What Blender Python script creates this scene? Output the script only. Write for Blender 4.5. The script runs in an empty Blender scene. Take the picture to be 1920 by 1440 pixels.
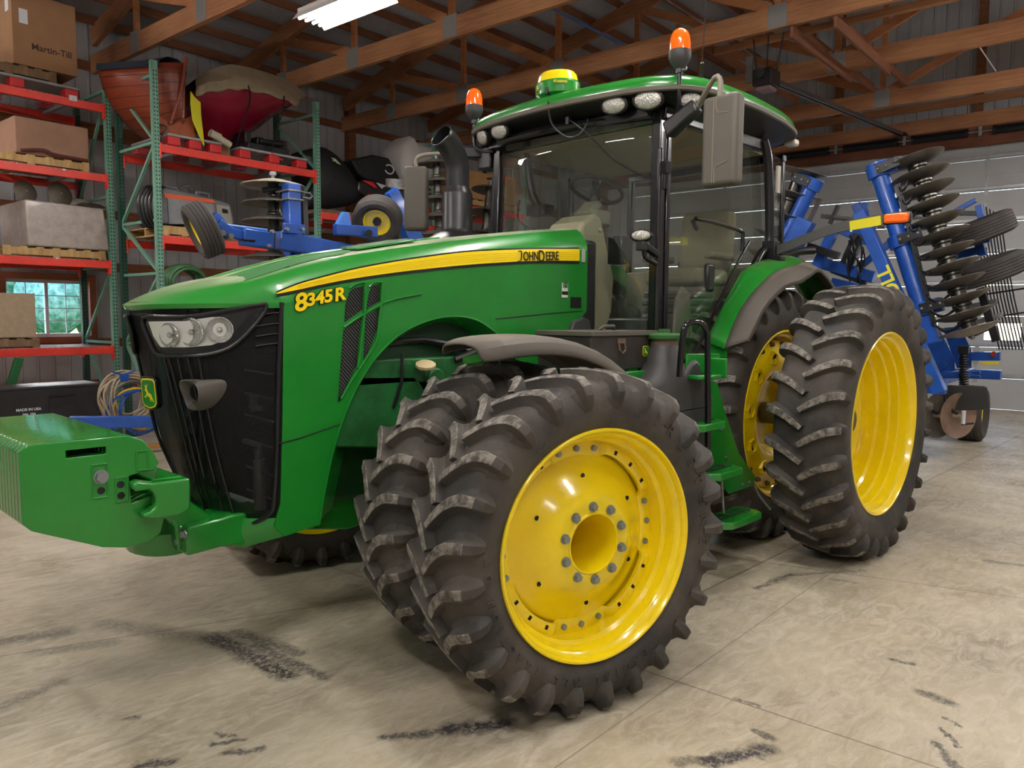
import bpy, bmesh, math, random
from math import sin, cos, pi, radians, sqrt, atan2
from mathutils import Vector as V, Matrix, Euler
random.seed(7)
S = bpy.context.scene
COL = S.collection
# ---------------------------------------------------------------- camera (measured from the photograph)
CP = V((5.9434, 3.8145, 1.7558)); YAW, PITCH, ROLL, FPX = 3.91001, -0.0866, 0.0066, 1453.21
FW = V((cos(YAW)*cos(PITCH), sin(YAW)*cos(PITCH), sin(PITCH)))
_r = FW.cross(V((0, 0, 1))).normalized(); _u = _r.cross(FW)
RI = cos(ROLL)*_r + sin(ROLL)*_u; UP = -sin(ROLL)*_r + cos(ROLL)*_u
cam = bpy.data.cameras.new('camera'); co = bpy.data.objects.new('camera', cam); COL.objects.link(co)
cam.sensor_width = 36; cam.lens = FPX/1920*36; cam.clip_start = .05; cam.clip_end = 200
m = Matrix((RI, UP, -FW)).transposed().to_4x4(); m.translation = CP; co.matrix_world = m
S.camera = co
RY = 3.2118 - pi
ROOM = Matrix.Rotation(RY, 4, 'Z')
EA = V((cos(RY), sin(RY), 0)); EB = V((-sin(RY), cos(RY), 0))
AX = dict(x=V((1, 0, 0)), y=V((0, 1, 0)), z=V((0, 0, 1)), p=EA, q=EB)
def at(px, py, ax, v):
    """where the sight line of a measured pixel meets the real plane ax=v (tractor frame)"""
    d = FW + RI*((px-960)/FPX) - UP*((py-720)/FPX); n = AX[ax]
    return CP + d*((v-CP.dot(n))/d.dot(n))
def ar(px, py, ax, v):
    P = at(px, py, ax, v); return V((P.dot(EA), P.dot(EB), P.z))
# ---------------------------------------------------------------- materials
MC = {}
def lin(c): return tuple((x/12.92 if x <= .04045 else ((x+.055)/1.055)**2.4) for x in (v/255 for v in c))
def mat(name, rgb, rough=.5, metal=0, bump=0, bscale=40, var=0, vscale=6, emit=0, spec=.5, coat=0, dust=None, alpha=1, rgb2=None, edge=None):
    if name in MC: return MC[name]
    M = bpy.data.materials.new(name); MC[name] = M; M.use_nodes = True
    nt = M.node_tree; N = nt.nodes; L = nt.links; b = N['Principled BSDF']
    c = lin(rgb)
    b.inputs['Base Color'].default_value = (*c, 1); b.inputs['Roughness'].default_value = rough
    b.inputs['Metallic'].default_value = metal; b.inputs['Specular IOR Level'].default_value = spec
    b.inputs['Coat Weight'].default_value = coat; b.inputs['Coat Roughness'].default_value = .08
    if emit: b.inputs['Emission Color'].default_value = (*c, 1); b.inputs['Emission Strength'].default_value = emit
    if alpha < 1: b.inputs['Alpha'].default_value = alpha
    tc = N.new('ShaderNodeTexCoord')
    out = None
    if var or rgb2:
        n = N.new('ShaderNodeTexNoise'); n.inputs['Scale'].default_value = vscale; n.inputs['Detail'].default_value = 6; n.inputs['Roughness'].default_value = .6
        L.new(tc.outputs['Object'], n.inputs['Vector'])
        mx = N.new('ShaderNodeMix'); mx.data_type = 'RGBA'
        r2 = lin(rgb2) if rgb2 else tuple(x*(1-var) for x in c); r1 = c if rgb2 else tuple(min(1, x*(1+var)) for x in c)
        mx.inputs[6].default_value = (*r1, 1); mx.inputs[7].default_value = (*r2, 1)
        mr = N.new('ShaderNodeMapRange'); mr.inputs[1].default_value = .38; mr.inputs[2].default_value = .62
        L.new(n.outputs['Fac'], mr.inputs[0]); L.new(mr.outputs[0], mx.inputs[0]); out = mx.outputs[2]
    if dust:   # settled dust on upward facing surfaces: (colour, amount)
        g = N.new('ShaderNodeNewGeometry'); sx = N.new('ShaderNodeSeparateXYZ'); L.new(g.outputs['Normal'], sx.inputs[0])
        mr = N.new('ShaderNodeMapRange'); mr.inputs[1].default_value = .86; mr.inputs[2].default_value = .985; L.new(sx.outputs['Z'], mr.inputs[0])
        n = N.new('ShaderNodeTexNoise'); n.inputs['Scale'].default_value = 5; n.inputs['Detail'].default_value = 5; L.new(tc.outputs['Object'], n.inputs['Vector'])
        m2 = N.new('ShaderNodeMapRange'); m2.inputs[1].default_value = .3; m2.inputs[2].default_value = .6; m2.inputs[3].default_value = .35; L.new(n.outputs['Fac'], m2.inputs[0])
        mu = N.new('ShaderNodeMath'); mu.operation = 'MULTIPLY'; L.new(mr.outputs[0], mu.inputs[0]); L.new(m2.outputs[0], mu.inputs[1])
        mv = N.new('ShaderNodeMath'); mv.operation = 'MULTIPLY'; L.new(mu.outputs[0], mv.inputs[0]); mv.inputs[1].default_value = dust[1]
        mx = N.new('ShaderNodeMix'); mx.data_type = 'RGBA'; mx.inputs[7].default_value = (*lin(dust[0]), 1)
        if out: L.new(out, mx.inputs[6])
        else: mx.inputs[6].default_value = (*c, 1)
        L.new(mv.outputs[0], mx.inputs[0]); out = mx.outputs[2]
        rr = N.new('ShaderNodeMapRange'); rr.inputs[3].default_value = rough; rr.inputs[4].default_value = .8; L.new(mv.outputs[0], rr.inputs[0]); L.new(rr.outputs[0], b.inputs['Roughness'])
    if out: L.new(out, b.inputs['Base Color'])
    if bump:
        n = N.new('ShaderNodeTexNoise'); n.inputs['Scale'].default_value = bscale; n.inputs['Detail'].default_value = 5
        L.new(tc.outputs['Object'], n.inputs['Vector'])
        bp = N.new('ShaderNodeBump'); bp.inputs['Strength'].default_value = bump; bp.inputs['Distance'].default_value = .01
        L.new(n.outputs['Fac'], bp.inputs['Height']); L.new(bp.outputs[0], b.inputs['Normal'])
    return M
def wood(name, rgb, rgb2, sc=(1, 1, 14), rough=.75):
    if name in MC: return MC[name]
    M = mat(name, rgb, rough); nt = M.node_tree; N = nt.nodes; L = nt.links; b = N['Principled BSDF']
    tc = N.new('ShaderNodeTexCoord'); mp = N.new('ShaderNodeMapping'); mp.inputs['Scale'].default_value = sc; L.new(tc.outputs['Object'], mp.inputs[0])
    n = N.new('ShaderNodeTexNoise'); n.inputs['Scale'].default_value = 3; n.inputs['Detail'].default_value = 8; n.inputs['Distortion'].default_value = 1.2; L.new(mp.outputs[0], n.inputs['Vector'])
    n2 = N.new('ShaderNodeTexNoise'); n2.inputs['Scale'].default_value = .8; L.new(tc.outputs['Object'], n2.inputs['Vector'])
    ad = N.new('ShaderNodeMath'); ad.operation = 'ADD'; L.new(n.outputs['Fac'], ad.inputs[0]); L.new(n2.outputs['Fac'], ad.inputs[1])
    cr = N.new('ShaderNodeMapRange'); cr.inputs[1].default_value = .75; cr.inputs[2].default_value = 1.25; L.new(ad.outputs[0], cr.inputs[0])
    mx = N.new('ShaderNodeMix'); mx.data_type = 'RGBA'; mx.inputs[6].default_value = (*lin(rgb), 1); mx.inputs[7].default_value = (*lin(rgb2), 1)
    L.new(cr.outputs[0], mx.inputs[0]); L.new(mx.outputs[2], b.inputs['Base Color'])
    return M
def glass(name, tint=(.75, .85, .78), refl=1.0, rough=.0, op=0.0, ior=1.45):
    if name in MC: return MC[name]
    M = bpy.data.materials.new(name); MC[name] = M; M.use_nodes = True; nt = M.node_tree; N = nt.nodes; L = nt.links; N.clear()
    o = N.new('ShaderNodeOutputMaterial'); t = N.new('ShaderNodeBsdfTransparent'); t.inputs[0].default_value = (*tint, 1)
    g = N.new('ShaderNodeBsdfGlossy'); g.inputs['Roughness'].default_value = rough
    f = N.new('ShaderNodeLayerWeight'); f.inputs[0].default_value = .5; pw = N.new('ShaderNodeMath'); pw.operation = 'POWER'; pw.inputs[1].default_value = 4.0; L.new(f.outputs['Facing'], pw.inputs[0])
    mu = N.new('ShaderNodeMath'); mu.operation = 'MULTIPLY_ADD'; mu.inputs[1].default_value = .7*refl; mu.inputs[2].default_value = .045*refl; mu.use_clamp = True; L.new(pw.outputs[0], mu.inputs[0])
    mx = N.new('ShaderNodeMixShader'); L.new(mu.outputs[0], mx.inputs[0]); L.new(t.outputs[0], mx.inputs[1]); L.new(g.outputs[0], mx.inputs[2])
    last = mx
    if op:
        d = N.new('ShaderNodeBsdfDiffuse'); d.inputs[0].default_value = (.35, .36, .32, 1)
        m2 = N.new('ShaderNodeMixShader'); m2.inputs[0].default_value = op; L.new(mx.outputs[0], m2.inputs[1]); L.new(d.outputs[0], m2.inputs[2]); last = m2
    L.new(last.outputs[0], o.inputs[0]); return M
# ---------------------------------------------------------------- mesh builder
class MB:
    def __init__(s): s.v = []; s.f = []; s.m = []; s.cm = 0
    def add(s, vs, fs, mi=None):
        o = len(s.v); s.v += [V(v) for v in vs]
        for f in fs: s.f.append([i+o for i in f]); s.m.append(s.cm if mi is None else mi)
        return s
    def box(s, a, b, R=None, c=None):
        x0, y0, z0 = a; x1, y1, z1 = b
        vs = [V(p) for p in ((x0,y0,z0),(x1,y0,z0),(x1,y1,z0),(x0,y1,z0),(x0,y0,z1),(x1,y0,z1),(x1,y1,z1),(x0,y1,z1))]
        if R is not None:
            c = V(c) if c is not None else (V(a)+V(b))/2; vs = [R @ (v-c)+c for v in vs]
        return s.add(vs, [(0,3,2,1),(4,5,6,7),(0,1,5,4),(1,2,6,5),(2,3,7,6),(3,0,4,7)])
    def beam(s, p0, p1, w, h, up=(0, 0, 1), w2=None, h2=None):
        """box bar from p0 to p1, w across, h along up"""
        p0 = V(p0); p1 = V(p1); d = (p1-p0).normalized(); sd = d.cross(V(up))
        if sd.length < 1e-4: sd = d.cross(V((0, 1, 0)))
        sd.normalize(); u = sd.cross(d); vs = []
        for P, ww, hh in ((p0, w, h), (p1, w2 or w, h2 or h)):
            for a, b in ((-1,-1),(1,-1),(1,1),(-1,1)): vs.append(P+sd*a*ww/2+u*b*hh/2)
        return s.add(vs, [(0,3,2,1),(4,5,6,7),(0,1,5,4),(1,2,6,5),(2,3,7,6),(3,0,4,7)])
    def cyl(s, p0, p1, r, r2=None, n=20, caps=True):
        p0 = V(p0); p1 = V(p1); r2 = r if r2 is None else r2; d = (p1-p0).normalized()
        a = d.orthogonal().normalized(); b = d.cross(a); vs = []
        for P, R in ((p0, r), (p1, r2)):
            for i in range(n): t = 2*pi*i/n; vs.append(P+a*R*cos(t)+b*R*sin(t))
        fs = [(i, (i+1) % n, n+(i+1) % n, n+i) for i in range(n)]
        if caps: fs += [tuple(range(n-1, -1, -1)), tuple(range(n, 2*n))]
        return s.add(vs, fs)
    def tube(s, pts, r, n=10, closed=False, smooth=0, flat=1):
        pts = [V(p) for p in pts]
        if smooth: pts = catmull(pts, smooth, closed)
        k = len(pts); vs = []; a = None
        for i, P in enumerate(pts):
            if closed: d = (pts[(i+1) % k]-pts[i-1])
            else: d = pts[min(i+1, k-1)]-pts[max(i-1, 0)]
            d = d.normalized() if d.length > 1e-9 else V((0, 0, 1))
            a = d.orthogonal().normalized() if a is None else (a-d*a.dot(d)).normalized()
            b = d.cross(a); rr = r[i*len(r)//k] if isinstance(r, (list, tuple)) else r
            for j in range(n): t = 2*pi*j/n; vs.append(P+a*rr*cos(t)+b*rr*sin(t)*flat)
        fs = [(i*n+j, i*n+(j+1) % n, ((i+1) % k)*n+(j+1) % n, ((i+1) % k)*n+j) for i in range(k if closed else k-1) for j in range(n)]
        if not closed: fs += [tuple(range(n-1, -1, -1)), tuple((k-1)*n+j for j in range(n))]
        return s.add(vs, fs)
    def lathe(s, prof, c=(0, 0, 0), ax=(0, 0, 1), n=48, mi=None, closed=False):
        """prof: (radius, height) pairs along ax"""
        c = V(c); ax = V(ax).normalized(); a = ax.orthogonal().normalized(); b = ax.cross(a); vs = []
        for r, h in prof:
            for i in range(n): t = 2*pi*i/n; vs.append(c+ax*h+(a*cos(t)+b*sin(t))*r)
        k = len(prof)
        fs = [(i*n+j, i*n+(j+1) % n, ((i+1) % k)*n+(j+1) % n, ((i+1) % k)*n+j) for i in range(k if closed else k-1) for j in range(n)]
        return s.add(vs, fs, mi)
    def prism(s, poly, off):
        """poly: 3d points of a flat outline; off: extrusion vector"""
        poly = [V(p) for p in poly]; off = V(off); n = len(poly)
        return s.add(poly+[p+off for p in poly], [tuple(range(n-1, -1, -1)), tuple(range(n, 2*n))]+[(i, (i+1) % n, n+(i+1) % n, n+i) for i in range(n)])
    def grid(s, rows, mi=None, closed=False, wrap=False):
        R = len(rows); Cn = len(rows[0]); vs = [p for r in rows for p in r]
        fs = [(i*Cn+j, i*Cn+(j+1) % Cn, ((i+1) % R)*Cn+(j+1) % Cn, ((i+1) % R)*Cn+j) for i in range(R if wrap else R-1) for j in range(Cn if closed else Cn-1)]
        return s.add(vs, fs, mi)
    def ball(s, c, r, n=16, m=10, R=None):
        c = V(c); r = V(r) if hasattr(r, '__len__') else V((r, r, r)); vs = []
        for i in range(m+1):
            a = pi*i/m
            for j in range(n): t = 2*pi*j/n; q = V((r.x*sin(a)*cos(t), r.y*sin(a)*sin(t), r.z*cos(a))); vs.append(c+(R @ q if R is not None else q))
        return s.add(vs, [(i*n+j, (i+1)*n+j, (i+1)*n+(j+1) % n, i*n+(j+1) % n) for i in range(m) for j in range(n)])
    def mirror_y(s):
        n = len(s.v); s.v += [V((v.x, -v.y, v.z)) for v in s.v]
        s.f += [[i+n for i in reversed(f)] for f in s.f]; s.m += list(s.m); return s
    def xf(s, M): s.v = [M @ v for v in s.v]; return s
    def build(s, name, mats, parent=None, frame=None, bevel=0, ang=35, solid=0, sub=0, seg=2, smooth=True, loc=None, weld=False):
        if not isinstance(mats, (list, tuple)): mats = [mats]
        me = bpy.data.meshes.new(name)
        if parent is not None: off = V(ROOTLOC.get(ROOTOF.get(parent.name, parent.name), (0, 0, 0)))
        else:
            if loc is None:
                lo = [min(v[i] for v in s.v) for i in range(3)]; hi = [max(v[i] for v in s.v) for i in range(3)]
                off = V(((lo[0]+hi[0])/2, (lo[1]+hi[1])/2, lo[2]))
            else: off = V(loc)
        me.from_pydata([v-off for v in s.v], [], [tuple(f) for f in s.f])
        for mm in mats: me.materials.append(mm)
        me.polygons.foreach_set('material_index', s.m)
        bm = bmesh.new(); bm.from_mesh(me)
        if weld: bmesh.ops.remove_doubles(bm, verts=bm.verts, dist=1e-5)
        bmesh.ops.recalc_face_normals(bm, faces=bm.faces); bm.to_mesh(me); bm.free()
        if smooth:
            me.polygons.foreach_set('use_smooth', [True]*len(me.polygons)); me.set_sharp_from_angle(angle=radians(ang))
        me.update(); o = bpy.data.objects.new(name, me); COL.objects.link(o)
        if parent is not None:
            o.parent = parent; ROOTOF[o.name] = ROOTOF.get(parent.name, parent.name)
        else:
            F = frame if frame is not None else Matrix()
            o.matrix_world = F @ Matrix.Translation(off); ROOTLOC[o.name] = off
        if solid:
            q = o.modifiers.new('thick', 'SOLIDIFY'); q.thickness = solid; q.offset = -1
        if bevel:
            q = o.modifiers.new('bevel', 'BEVEL'); q.width = bevel; q.segments = seg; q.limit_method = 'ANGLE'; q.angle_limit = radians(ang); q.harden_normals = False
        if sub: q = o.modifiers.new('sub', 'SUBSURF'); q.levels = q.render_levels = sub
        return o
ROOTLOC = {}; ROOTOF = {}
def catmull(p, k, closed=False):
    n = len(p); out = []
    for i in range(n if closed else n-1):
        a, b, c, d = (p[(i-1) % n], p[i], p[(i+1) % n], p[(i+2) % n]) if closed else (p[max(i-1, 0)], p[i], p[i+1], p[min(i+2, n-1)])
        for j in range(k):
            t = j/k; out.append(.5*((2*b)+(c-a)*t+(2*a-5*b+4*c-d)*t*t+(3*b-a-3*c+d)*t**3))
    if not closed: out.append(p[-1])
    return out
def lerp_tab(tab, x):
    if x <= tab[0][0]: return tab[0][1]
    for (a, b), (c, d) in zip(tab, tab[1:]):
        if x <= c: return b+(d-b)*(x-a)/(c-a)
    return tab[-1][1]
def thing(name, label, cat, loc=(0, 0, 0), frame=None, group=None):
    o = bpy.data.objects.new(name, None); COL.objects.link(o); o.empty_display_size = .2
    o.matrix_world = (frame if frame is not None else Matrix()) @ Matrix.Translation(V(loc)); ROOTLOC[o.name] = V(loc)
    return tag(o, label, cat, group)
def tag(o, label=None, cat=None, group=None, kind=None):
    if label: o['label'] = label
    if cat: o['category'] = cat
    if group: o['group'] = group
    if kind: o['kind'] = kind
    return o
def struct(o): o['kind'] = 'structure'; return o
def copy_tree(o, parent=None):
    c = o.copy(); COL.objects.link(c)
    ROOTOF[c.name] = ROOTOF.get(o.name, o.name)
    if parent is not None: c.parent = parent; ROOTOF[c.name] = ROOTOF.get(parent.name, parent.name)
    else: ROOTOF.pop(c.name, None); ROOTLOC[c.name] = ROOTLOC.get(o.name, V((0, 0, 0)))
    for ch in list(o.children): copy_tree(ch, c)
    return c
_GL = {}
def text_mb(txt, size, M, depth=.002, mb=None, shear=0, xs=1.0, bold=0, spacing=1.0):
    """lettering as extruded mesh, placed by matrix M (x right, y up, z out)"""
    mb = mb or MB(); cu = bpy.data.curves.new('t', 'FONT'); cu.body = txt; cu.size = size; cu.extrude = depth/2; cu.align_x = 'CENTER'; cu.align_y = 'CENTER'
    cu.shear = shear; cu.offset = bold; cu.space_character = spacing
    ob = bpy.data.objects.new('t', cu); COL.objects.link(ob); dg = bpy.context.evaluated_depsgraph_get()
    me = bpy.data.meshes.new_from_object(ob.evaluated_get(dg))
    mb.add([M @ V((v.co.x*xs, v.co.y, v.co.z)) for v in me.vertices], [tuple(p.vertices) for p in me.polygons])
    bpy.data.objects.remove(ob); bpy.data.curves.remove(cu); bpy.data.meshes.remove(me); return mb
def frame_m(o, x, y):
    x = V(x).normalized(); y = V(y); z = x.cross(y).normalized(); y = z.cross(x)
    m = Matrix((x, y, z)).transposed().to_4x4(); m.translation = V(o); return m
# common materials
GREEN = mat('green_paint', (26, 128, 40), .26, bump=.02, bscale=90, coat=.5, var=.06, vscale=3)
GREEND = mat('green_paint_dusty', (28, 134, 42), .3, coat=.4, dust=((206, 208, 176), .85))
YEL = mat('yellow_paint', (250, 222, 14), .22, coat=.6, var=.03, vscale=4)
BLUE = mat('blue_paint', (30, 84, 176), .35, coat=.3, var=.15, vscale=5)
RUB = mat('tyre_rubber', (80, 74, 67), .72, bump=.25, bscale=45, rgb2=(50, 48, 46), vscale=3.2)
LUG = mat('worn_lug_rubber', (142, 136, 127), .85, bump=.7, bscale=70, rgb2=(74, 70, 66), vscale=26)
BLK = mat('black_plastic', (28, 28, 30), .35, bump=.05, bscale=120)
BLKG = mat('black_gloss_paint', (16, 16, 19), .18, coat=.3)
GREYP = mat('grey_plastic', (82, 78, 73), .55, bump=.12, bscale=300)
DARKP = mat('dark_grey_plastic', (58, 57, 57), .5, bump=.1, bscale=200, var=.12)
STEEL = mat('bare_steel', (150, 150, 150), .35, metal=.8, var=.2, vscale=15)
BOLT = mat('zinc_bolt', (150, 156, 160), .38, metal=.7)
CHROME = mat('chrome', (225, 225, 225), .12, metal=1)
DSTEEL = mat('dark_steel', (58, 58, 60), .35, metal=.5, var=.2, vscale=8)
DEEP = mat('dark_cavity', (12, 12, 12), .8)
AMBER = mat('amber_lens', (255, 96, 6), .15, coat=.6, emit=.25)
BEIGE = mat('beige_trim', (150, 142, 118), .6, bump=.05, bscale=150)
# ================================================================ ROOM
QW = -9.95; PD = -11.6; PB = 10.5; QN = 8.45; ZH = 6.05; SL = .25; QR = (QW+QN)/2
def ribbed(name, rgb, axis, rough=.45):
    """ribbed steel liner: broad flats with narrow raised ribs, as bump"""
    M = mat(name, rgb, rough, var=.06, vscale=1.5); nt = M.node_tree; N = nt.nodes; L = nt.links; b = N['Principled BSDF']
    tc = N.new('ShaderNodeTexCoord'); sx = N.new('ShaderNodeSeparateXYZ'); L.new(tc.outputs['Object'], sx.inputs[0])
    mm = N.new('ShaderNodeMath'); mm.operation = 'MULTIPLY'; mm.inputs[1].default_value = 1/.2286; L.new(sx.outputs[axis], mm.inputs[0])
    fr = N.new('ShaderNodeMath'); fr.operation = 'FRACT'; L.new(mm.outputs[0], fr.inputs[0])
    pp = N.new('ShaderNodeMath'); pp.operation = 'PINGPONG'; pp.inputs[1].default_value = .5; L.new(fr.outputs[0], pp.inputs[0])
    mr = N.new('ShaderNodeMapRange'); mr.inputs[1].default_value = .06; mr.inputs[2].default_value = .11; mr.inputs[3].default_value = 1; mr.inputs[4].default_value = 0; L.new(pp.outputs[0], mr.inputs[0])
    bp = N.new('ShaderNodeBump'); bp.inputs['Distance'].default_value = .02; bp.inputs['Strength'].default_value = .9
    L.new(mr.outputs[0], bp.inputs['Height']); L.new(bp.outputs[0], b.inputs['Normal']); return M
WALLM = ribbed('wall_steel', (176, 176, 178), 'X'); WALLE = ribbed('gable_steel', (178, 180, 184), 'Y'); ROOFM = mat('roof_insulation', (166, 164, 170), .8, bump=.3, bscale=1.5, var=.05)
LUM = wood('lumber', (188, 128, 82), (148, 92, 58), (1.5, 1.5, 12)); LUMD = wood('lumber_girt', (150, 96, 60), (110, 66, 42), (1, 1, 10))
LUMX = wood('lumber_long', (184, 130, 88), (144, 94, 62), (12, .6, 12)); LUMP = wood('lumber_purlin', (150, 96, 66), (112, 70, 48), (.6, 12, 12))
HEAD = wood('lumber_header', (128, 76, 50), (92, 52, 36), (12, .6, 12))
# ---- floor
def floor_mat():
    M = mat('concrete_floor', (190, 178, 158), .42); nt = M.node_tree; N = nt.nodes; L = nt.links; b = N['Principled BSDF']
    tc = N.new('ShaderNodeTexCoord'); P = tc.outputs['Object']
    def math(op, a, c=None, clamp=False):
        n = N.new('ShaderNodeMath'); n.operation = op; n.use_clamp = clamp
        for i, x in enumerate((a, c)):
            if x is None: continue
            if isinstance(x, (int, float)): n.inputs[i].default_value = x
            else: L.new(x, n.inputs[i])
        return n.outputs[0]
    def noise(s, d=6, r=.6, vec=P, dist=0):
        n = N.new('ShaderNodeTexNoise'); n.inputs['Scale'].default_value = s; n.inputs['Detail'].default_value = d; n.inputs['Roughness'].default_value = r; n.inputs['Distortion'].default_value = dist
        L.new(vec, n.inputs['Vector']); return n.outputs['Fac']
    def ramp(x, a, c, o0=0, o1=1):
        n = N.new('ShaderNodeMapRange'); n.inputs[1].default_value = a; n.inputs[2].default_value = c; n.inputs[3].default_value = o0; n.inputs[4].default_value = o1; L.new(x, n.inputs[0]); return n.outputs[0]
    def mix(f, a, c):
        n = N.new('ShaderNodeMix'); n.data_type = 'RGBA'
        for i, x in ((0, f), (6, a), (7, c)):
            if isinstance(x, tuple): n.inputs[i].default_value = (*lin(x), 1)
            elif isinstance(x, (int, float)): n.inputs[i].default_value = x
            else: L.new(x, n.inputs[i])
        return n.outputs[2]
    mp = N.new('ShaderNodeMapping'); mp.inputs['Scale'].default_value = (1, 2.6, 1); mp.inputs['Rotation'].default_value = (0, 0, .7); L.new(P, mp.inputs[0])
    base = mix(ramp(noise(1.1, 8, .62), .35, .65), (198, 186, 160), (156, 145, 124))
    base = mix(ramp(noise(4.5, 8, .7, mp.outputs[0], 1.5), .42, .62, 0, .6), base, (214, 205, 186))
    base = mix(ramp(noise(9, 10, .75, mp.outputs[0], 2), .55, .72, 0, .45), base, (134, 124, 110))
    base = mix(ramp(noise(60, 3, .6), .6, .8, 0, .25), base, (120, 112, 100))
    sx = N.new('ShaderNodeSeparateXYZ'); L.new(P, sx.inputs[0]); X, Y = sx.outputs[0], sx.outputs[1]
    wob = noise(3, 4); wob2 = math('MULTIPLY', math('SUBTRACT', noise(14, 5, .7), .5), .12)
    grit = noise(38, 8, .8)
    def seg(a, c, w, strength, gritlo=.36):
        """scuff mark: soft capsule from a to c (metres on the floor), width w"""
        nonlocal base
        ax, ay = a; cx, cy = c; dx, dy = cx-ax, cy-ay; l = sqrt(dx*dx+dy*dy)+1e-6; ux, uy = dx/l, dy/l
        rx = math('SUBTRACT', X, ax); ry = math('SUBTRACT', Y, ay)
        t = math('ADD', math('MULTIPLY', rx, ux), math('MULTIPLY', ry, uy)); s_ = math('ADD', math('MULTIPLY', rx, -uy), math('MULTIPLY', ry, ux))
        s_ = math('ADD', s_, wob2)
        e = math('SUBTRACT', math('ABSOLUTE', math('SUBTRACT', t, l/2)), l/2); e = math('MAXIMUM', e, 0)
        d = math('SQRT', math('ADD', math('MULTIPLY', e, e), math('MULTIPLY', s_, s_)))
        k = ramp(d, w*.4, w*1.35, strength, 0); g = ramp(grit, gritlo, gritlo+.16, 0, 1)
        base = mix(math('MULTIPLY', k, g, True), base, (52, 50, 54))
    def f(px, py): q = at(px, py, 'z', 0); return (q.x, q.y)
    for a, c, w, s_ in (((400, 1195), (540, 1265), .07, .95), ((440, 1185), (560, 1225), .05, .7), ((480, 1210), (610, 1270), .035, .8), ((200, 1170), (400, 1200), .08, .5), ((0, 1205), (120, 1185), .07, .6),
        ((60, 1225), (210, 1205), .05, .45), ((0, 1325), (110, 1280), .05, .5), ((720, 1383), (850, 1368), .03, .9), ((850, 1366), (950, 1356), .055, 1), ((400, 1395), (455, 1388), .02, .9), ((420, 1412), (490, 1405), .02, .8), ((260, 1436), (320, 1428), .03, 1),
        ((235, 1348), (255, 1345), .02, .8), ((405, 1376), (440, 1380), .015, .8), ((1330, 1428), (1440, 1405), .045, 1), ((1270, 1430), (1330, 1425), .035, .7), ((1415, 1370), (1450, 1385), .02, .8), ((1672, 1236), (1712, 1245), .018, .9), ((1728, 1297), (1780, 1318), .035, .8), ((1770, 1345), (1800, 1362), .01, .9), ((1762, 1365), (1800, 1400), .012, .9), ((1752, 1392), (1790, 1438), .018, .8),
        ((1420, 1103), (1480, 1078), .03, .7), ((1480, 1078), (1620, 1070), .025, .5), ((1380, 1310), (1420, 1325), .015, .7), ((1560, 1086), (1600, 1092), .03, .5), ((640, 1045), (520, 1030), .04, .3), ((1850, 1052), (1920, 1060), .04, .6)):
        seg(f(*a), f(*c), w, s_)
    # saw cut joints
    for a, c, w, col in (((-60, 1240), (1000, 1073), .006, (96, 88, 78)), ((1040, 1440), (1560, 1072), .006, (140, 128, 110)), ((1240, 1268), (1760, 1440), .007, (112, 102, 90)), ((1560, 1072), (1920, 1122), .008, (120, 110, 98)), ((1620, 960), (1920, 812), .01, (110, 102, 94))):
        (ax, ay), (cx, cy) = f(*a), f(*c); l = sqrt((cx-ax)**2+(cy-ay)**2); ux, uy = (cx-ax)/l, (cy-ay)/l
        s_ = math('ABSOLUTE', math('ADD', math('MULTIPLY', math('SUBTRACT', X, ax), -uy), math('MULTIPLY', math('SUBTRACT', Y, ay), ux)))
        k = ramp(s_, w*.4, w, .75, 0)
        if col == (112, 102, 90) or col == (140, 128, 110) or True:
            t = math('ADD', math('MULTIPLY', math('SUBTRACT', X, ax), ux), math('MULTIPLY', math('SUBTRACT', Y, ay), uy))
            k = math('MULTIPLY', k, math('MULTIPLY', math('GREATER_THAN', t, -3), math('LESS_THAN', t, l+3)))
        base = mix(k, base, col)
    L.new(base, b.inputs['Base Color'])
    L.new(ramp(noise(2.2, 6), .35, .65, .34, .6), b.inputs['Roughness'])
    bp = N.new('ShaderNodeBump'); bp.inputs['Strength'].default_value = .25; bp.inputs['Distance'].default_value = .01; L.new(noise(25, 8, .7), bp.inputs['Height']); L.new(bp.outputs[0], b.inputs['Normal'])
    return M
mb = MB(); c4 = [ROOM @ V(p) for p in ((PD, QW, 0), (PB, QW, 0), (PB, QN, 0), (PD, QN, 0))]
mb.prism([p-V((0, 0, .15)) for p in c4], (0, 0, .15)); struct(mb.build('floor', floor_mat(), loc=(0, 0, 0)))
# ---- walls (room frame: p along the rack wall, q across)
WZ0, WZ1, WP0, WP1 = 1.40, 2.28, .98, 2.16      # window opening in the rack wall
mb = MB(); T = .08
mb.box((PD, QW-T, 0), (WP0, QW, ZH+.3)).box((WP1, QW-T, 0), (PB, QW, ZH+.3)).box((WP0, QW-T, 0), (WP1, QW, WZ0)).box((WP0, QW-T, WZ1), (WP1, QW, ZH+.3))
struct(mb.build('wall_left', WALLM, frame=ROOM, smooth=False))
zr = ZH+SL*(QN-QW)/2
D0, D1, DZ = -7.4, 3.2, 5.15     # overhead door opening
mb = MB()
mb.prism([(PD, QW, 0), (PD, D0, 0), (PD, D0, ZH+.3+SL*(D0-QW)), (PD, QW, ZH+.3)], (-T, 0, 0)).prism([(PD, D1, 0), (PD, QN, 0), (PD, QN, ZH+.3), (PD, D1, ZH+.3+SL*(QN-D1))], (-T, 0, 0))
mb.prism([(PD, D0, DZ), (PD, D1, DZ), (PD, D1, ZH+.3+SL*(QN-D1)), (PD, QR, zr+.3), (PD, D0, ZH+.3+SL*(D0-QW))], (-T, 0, 0))
struct(mb.build('wall_back', WALLE, frame=ROOM, smooth=False))
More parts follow.
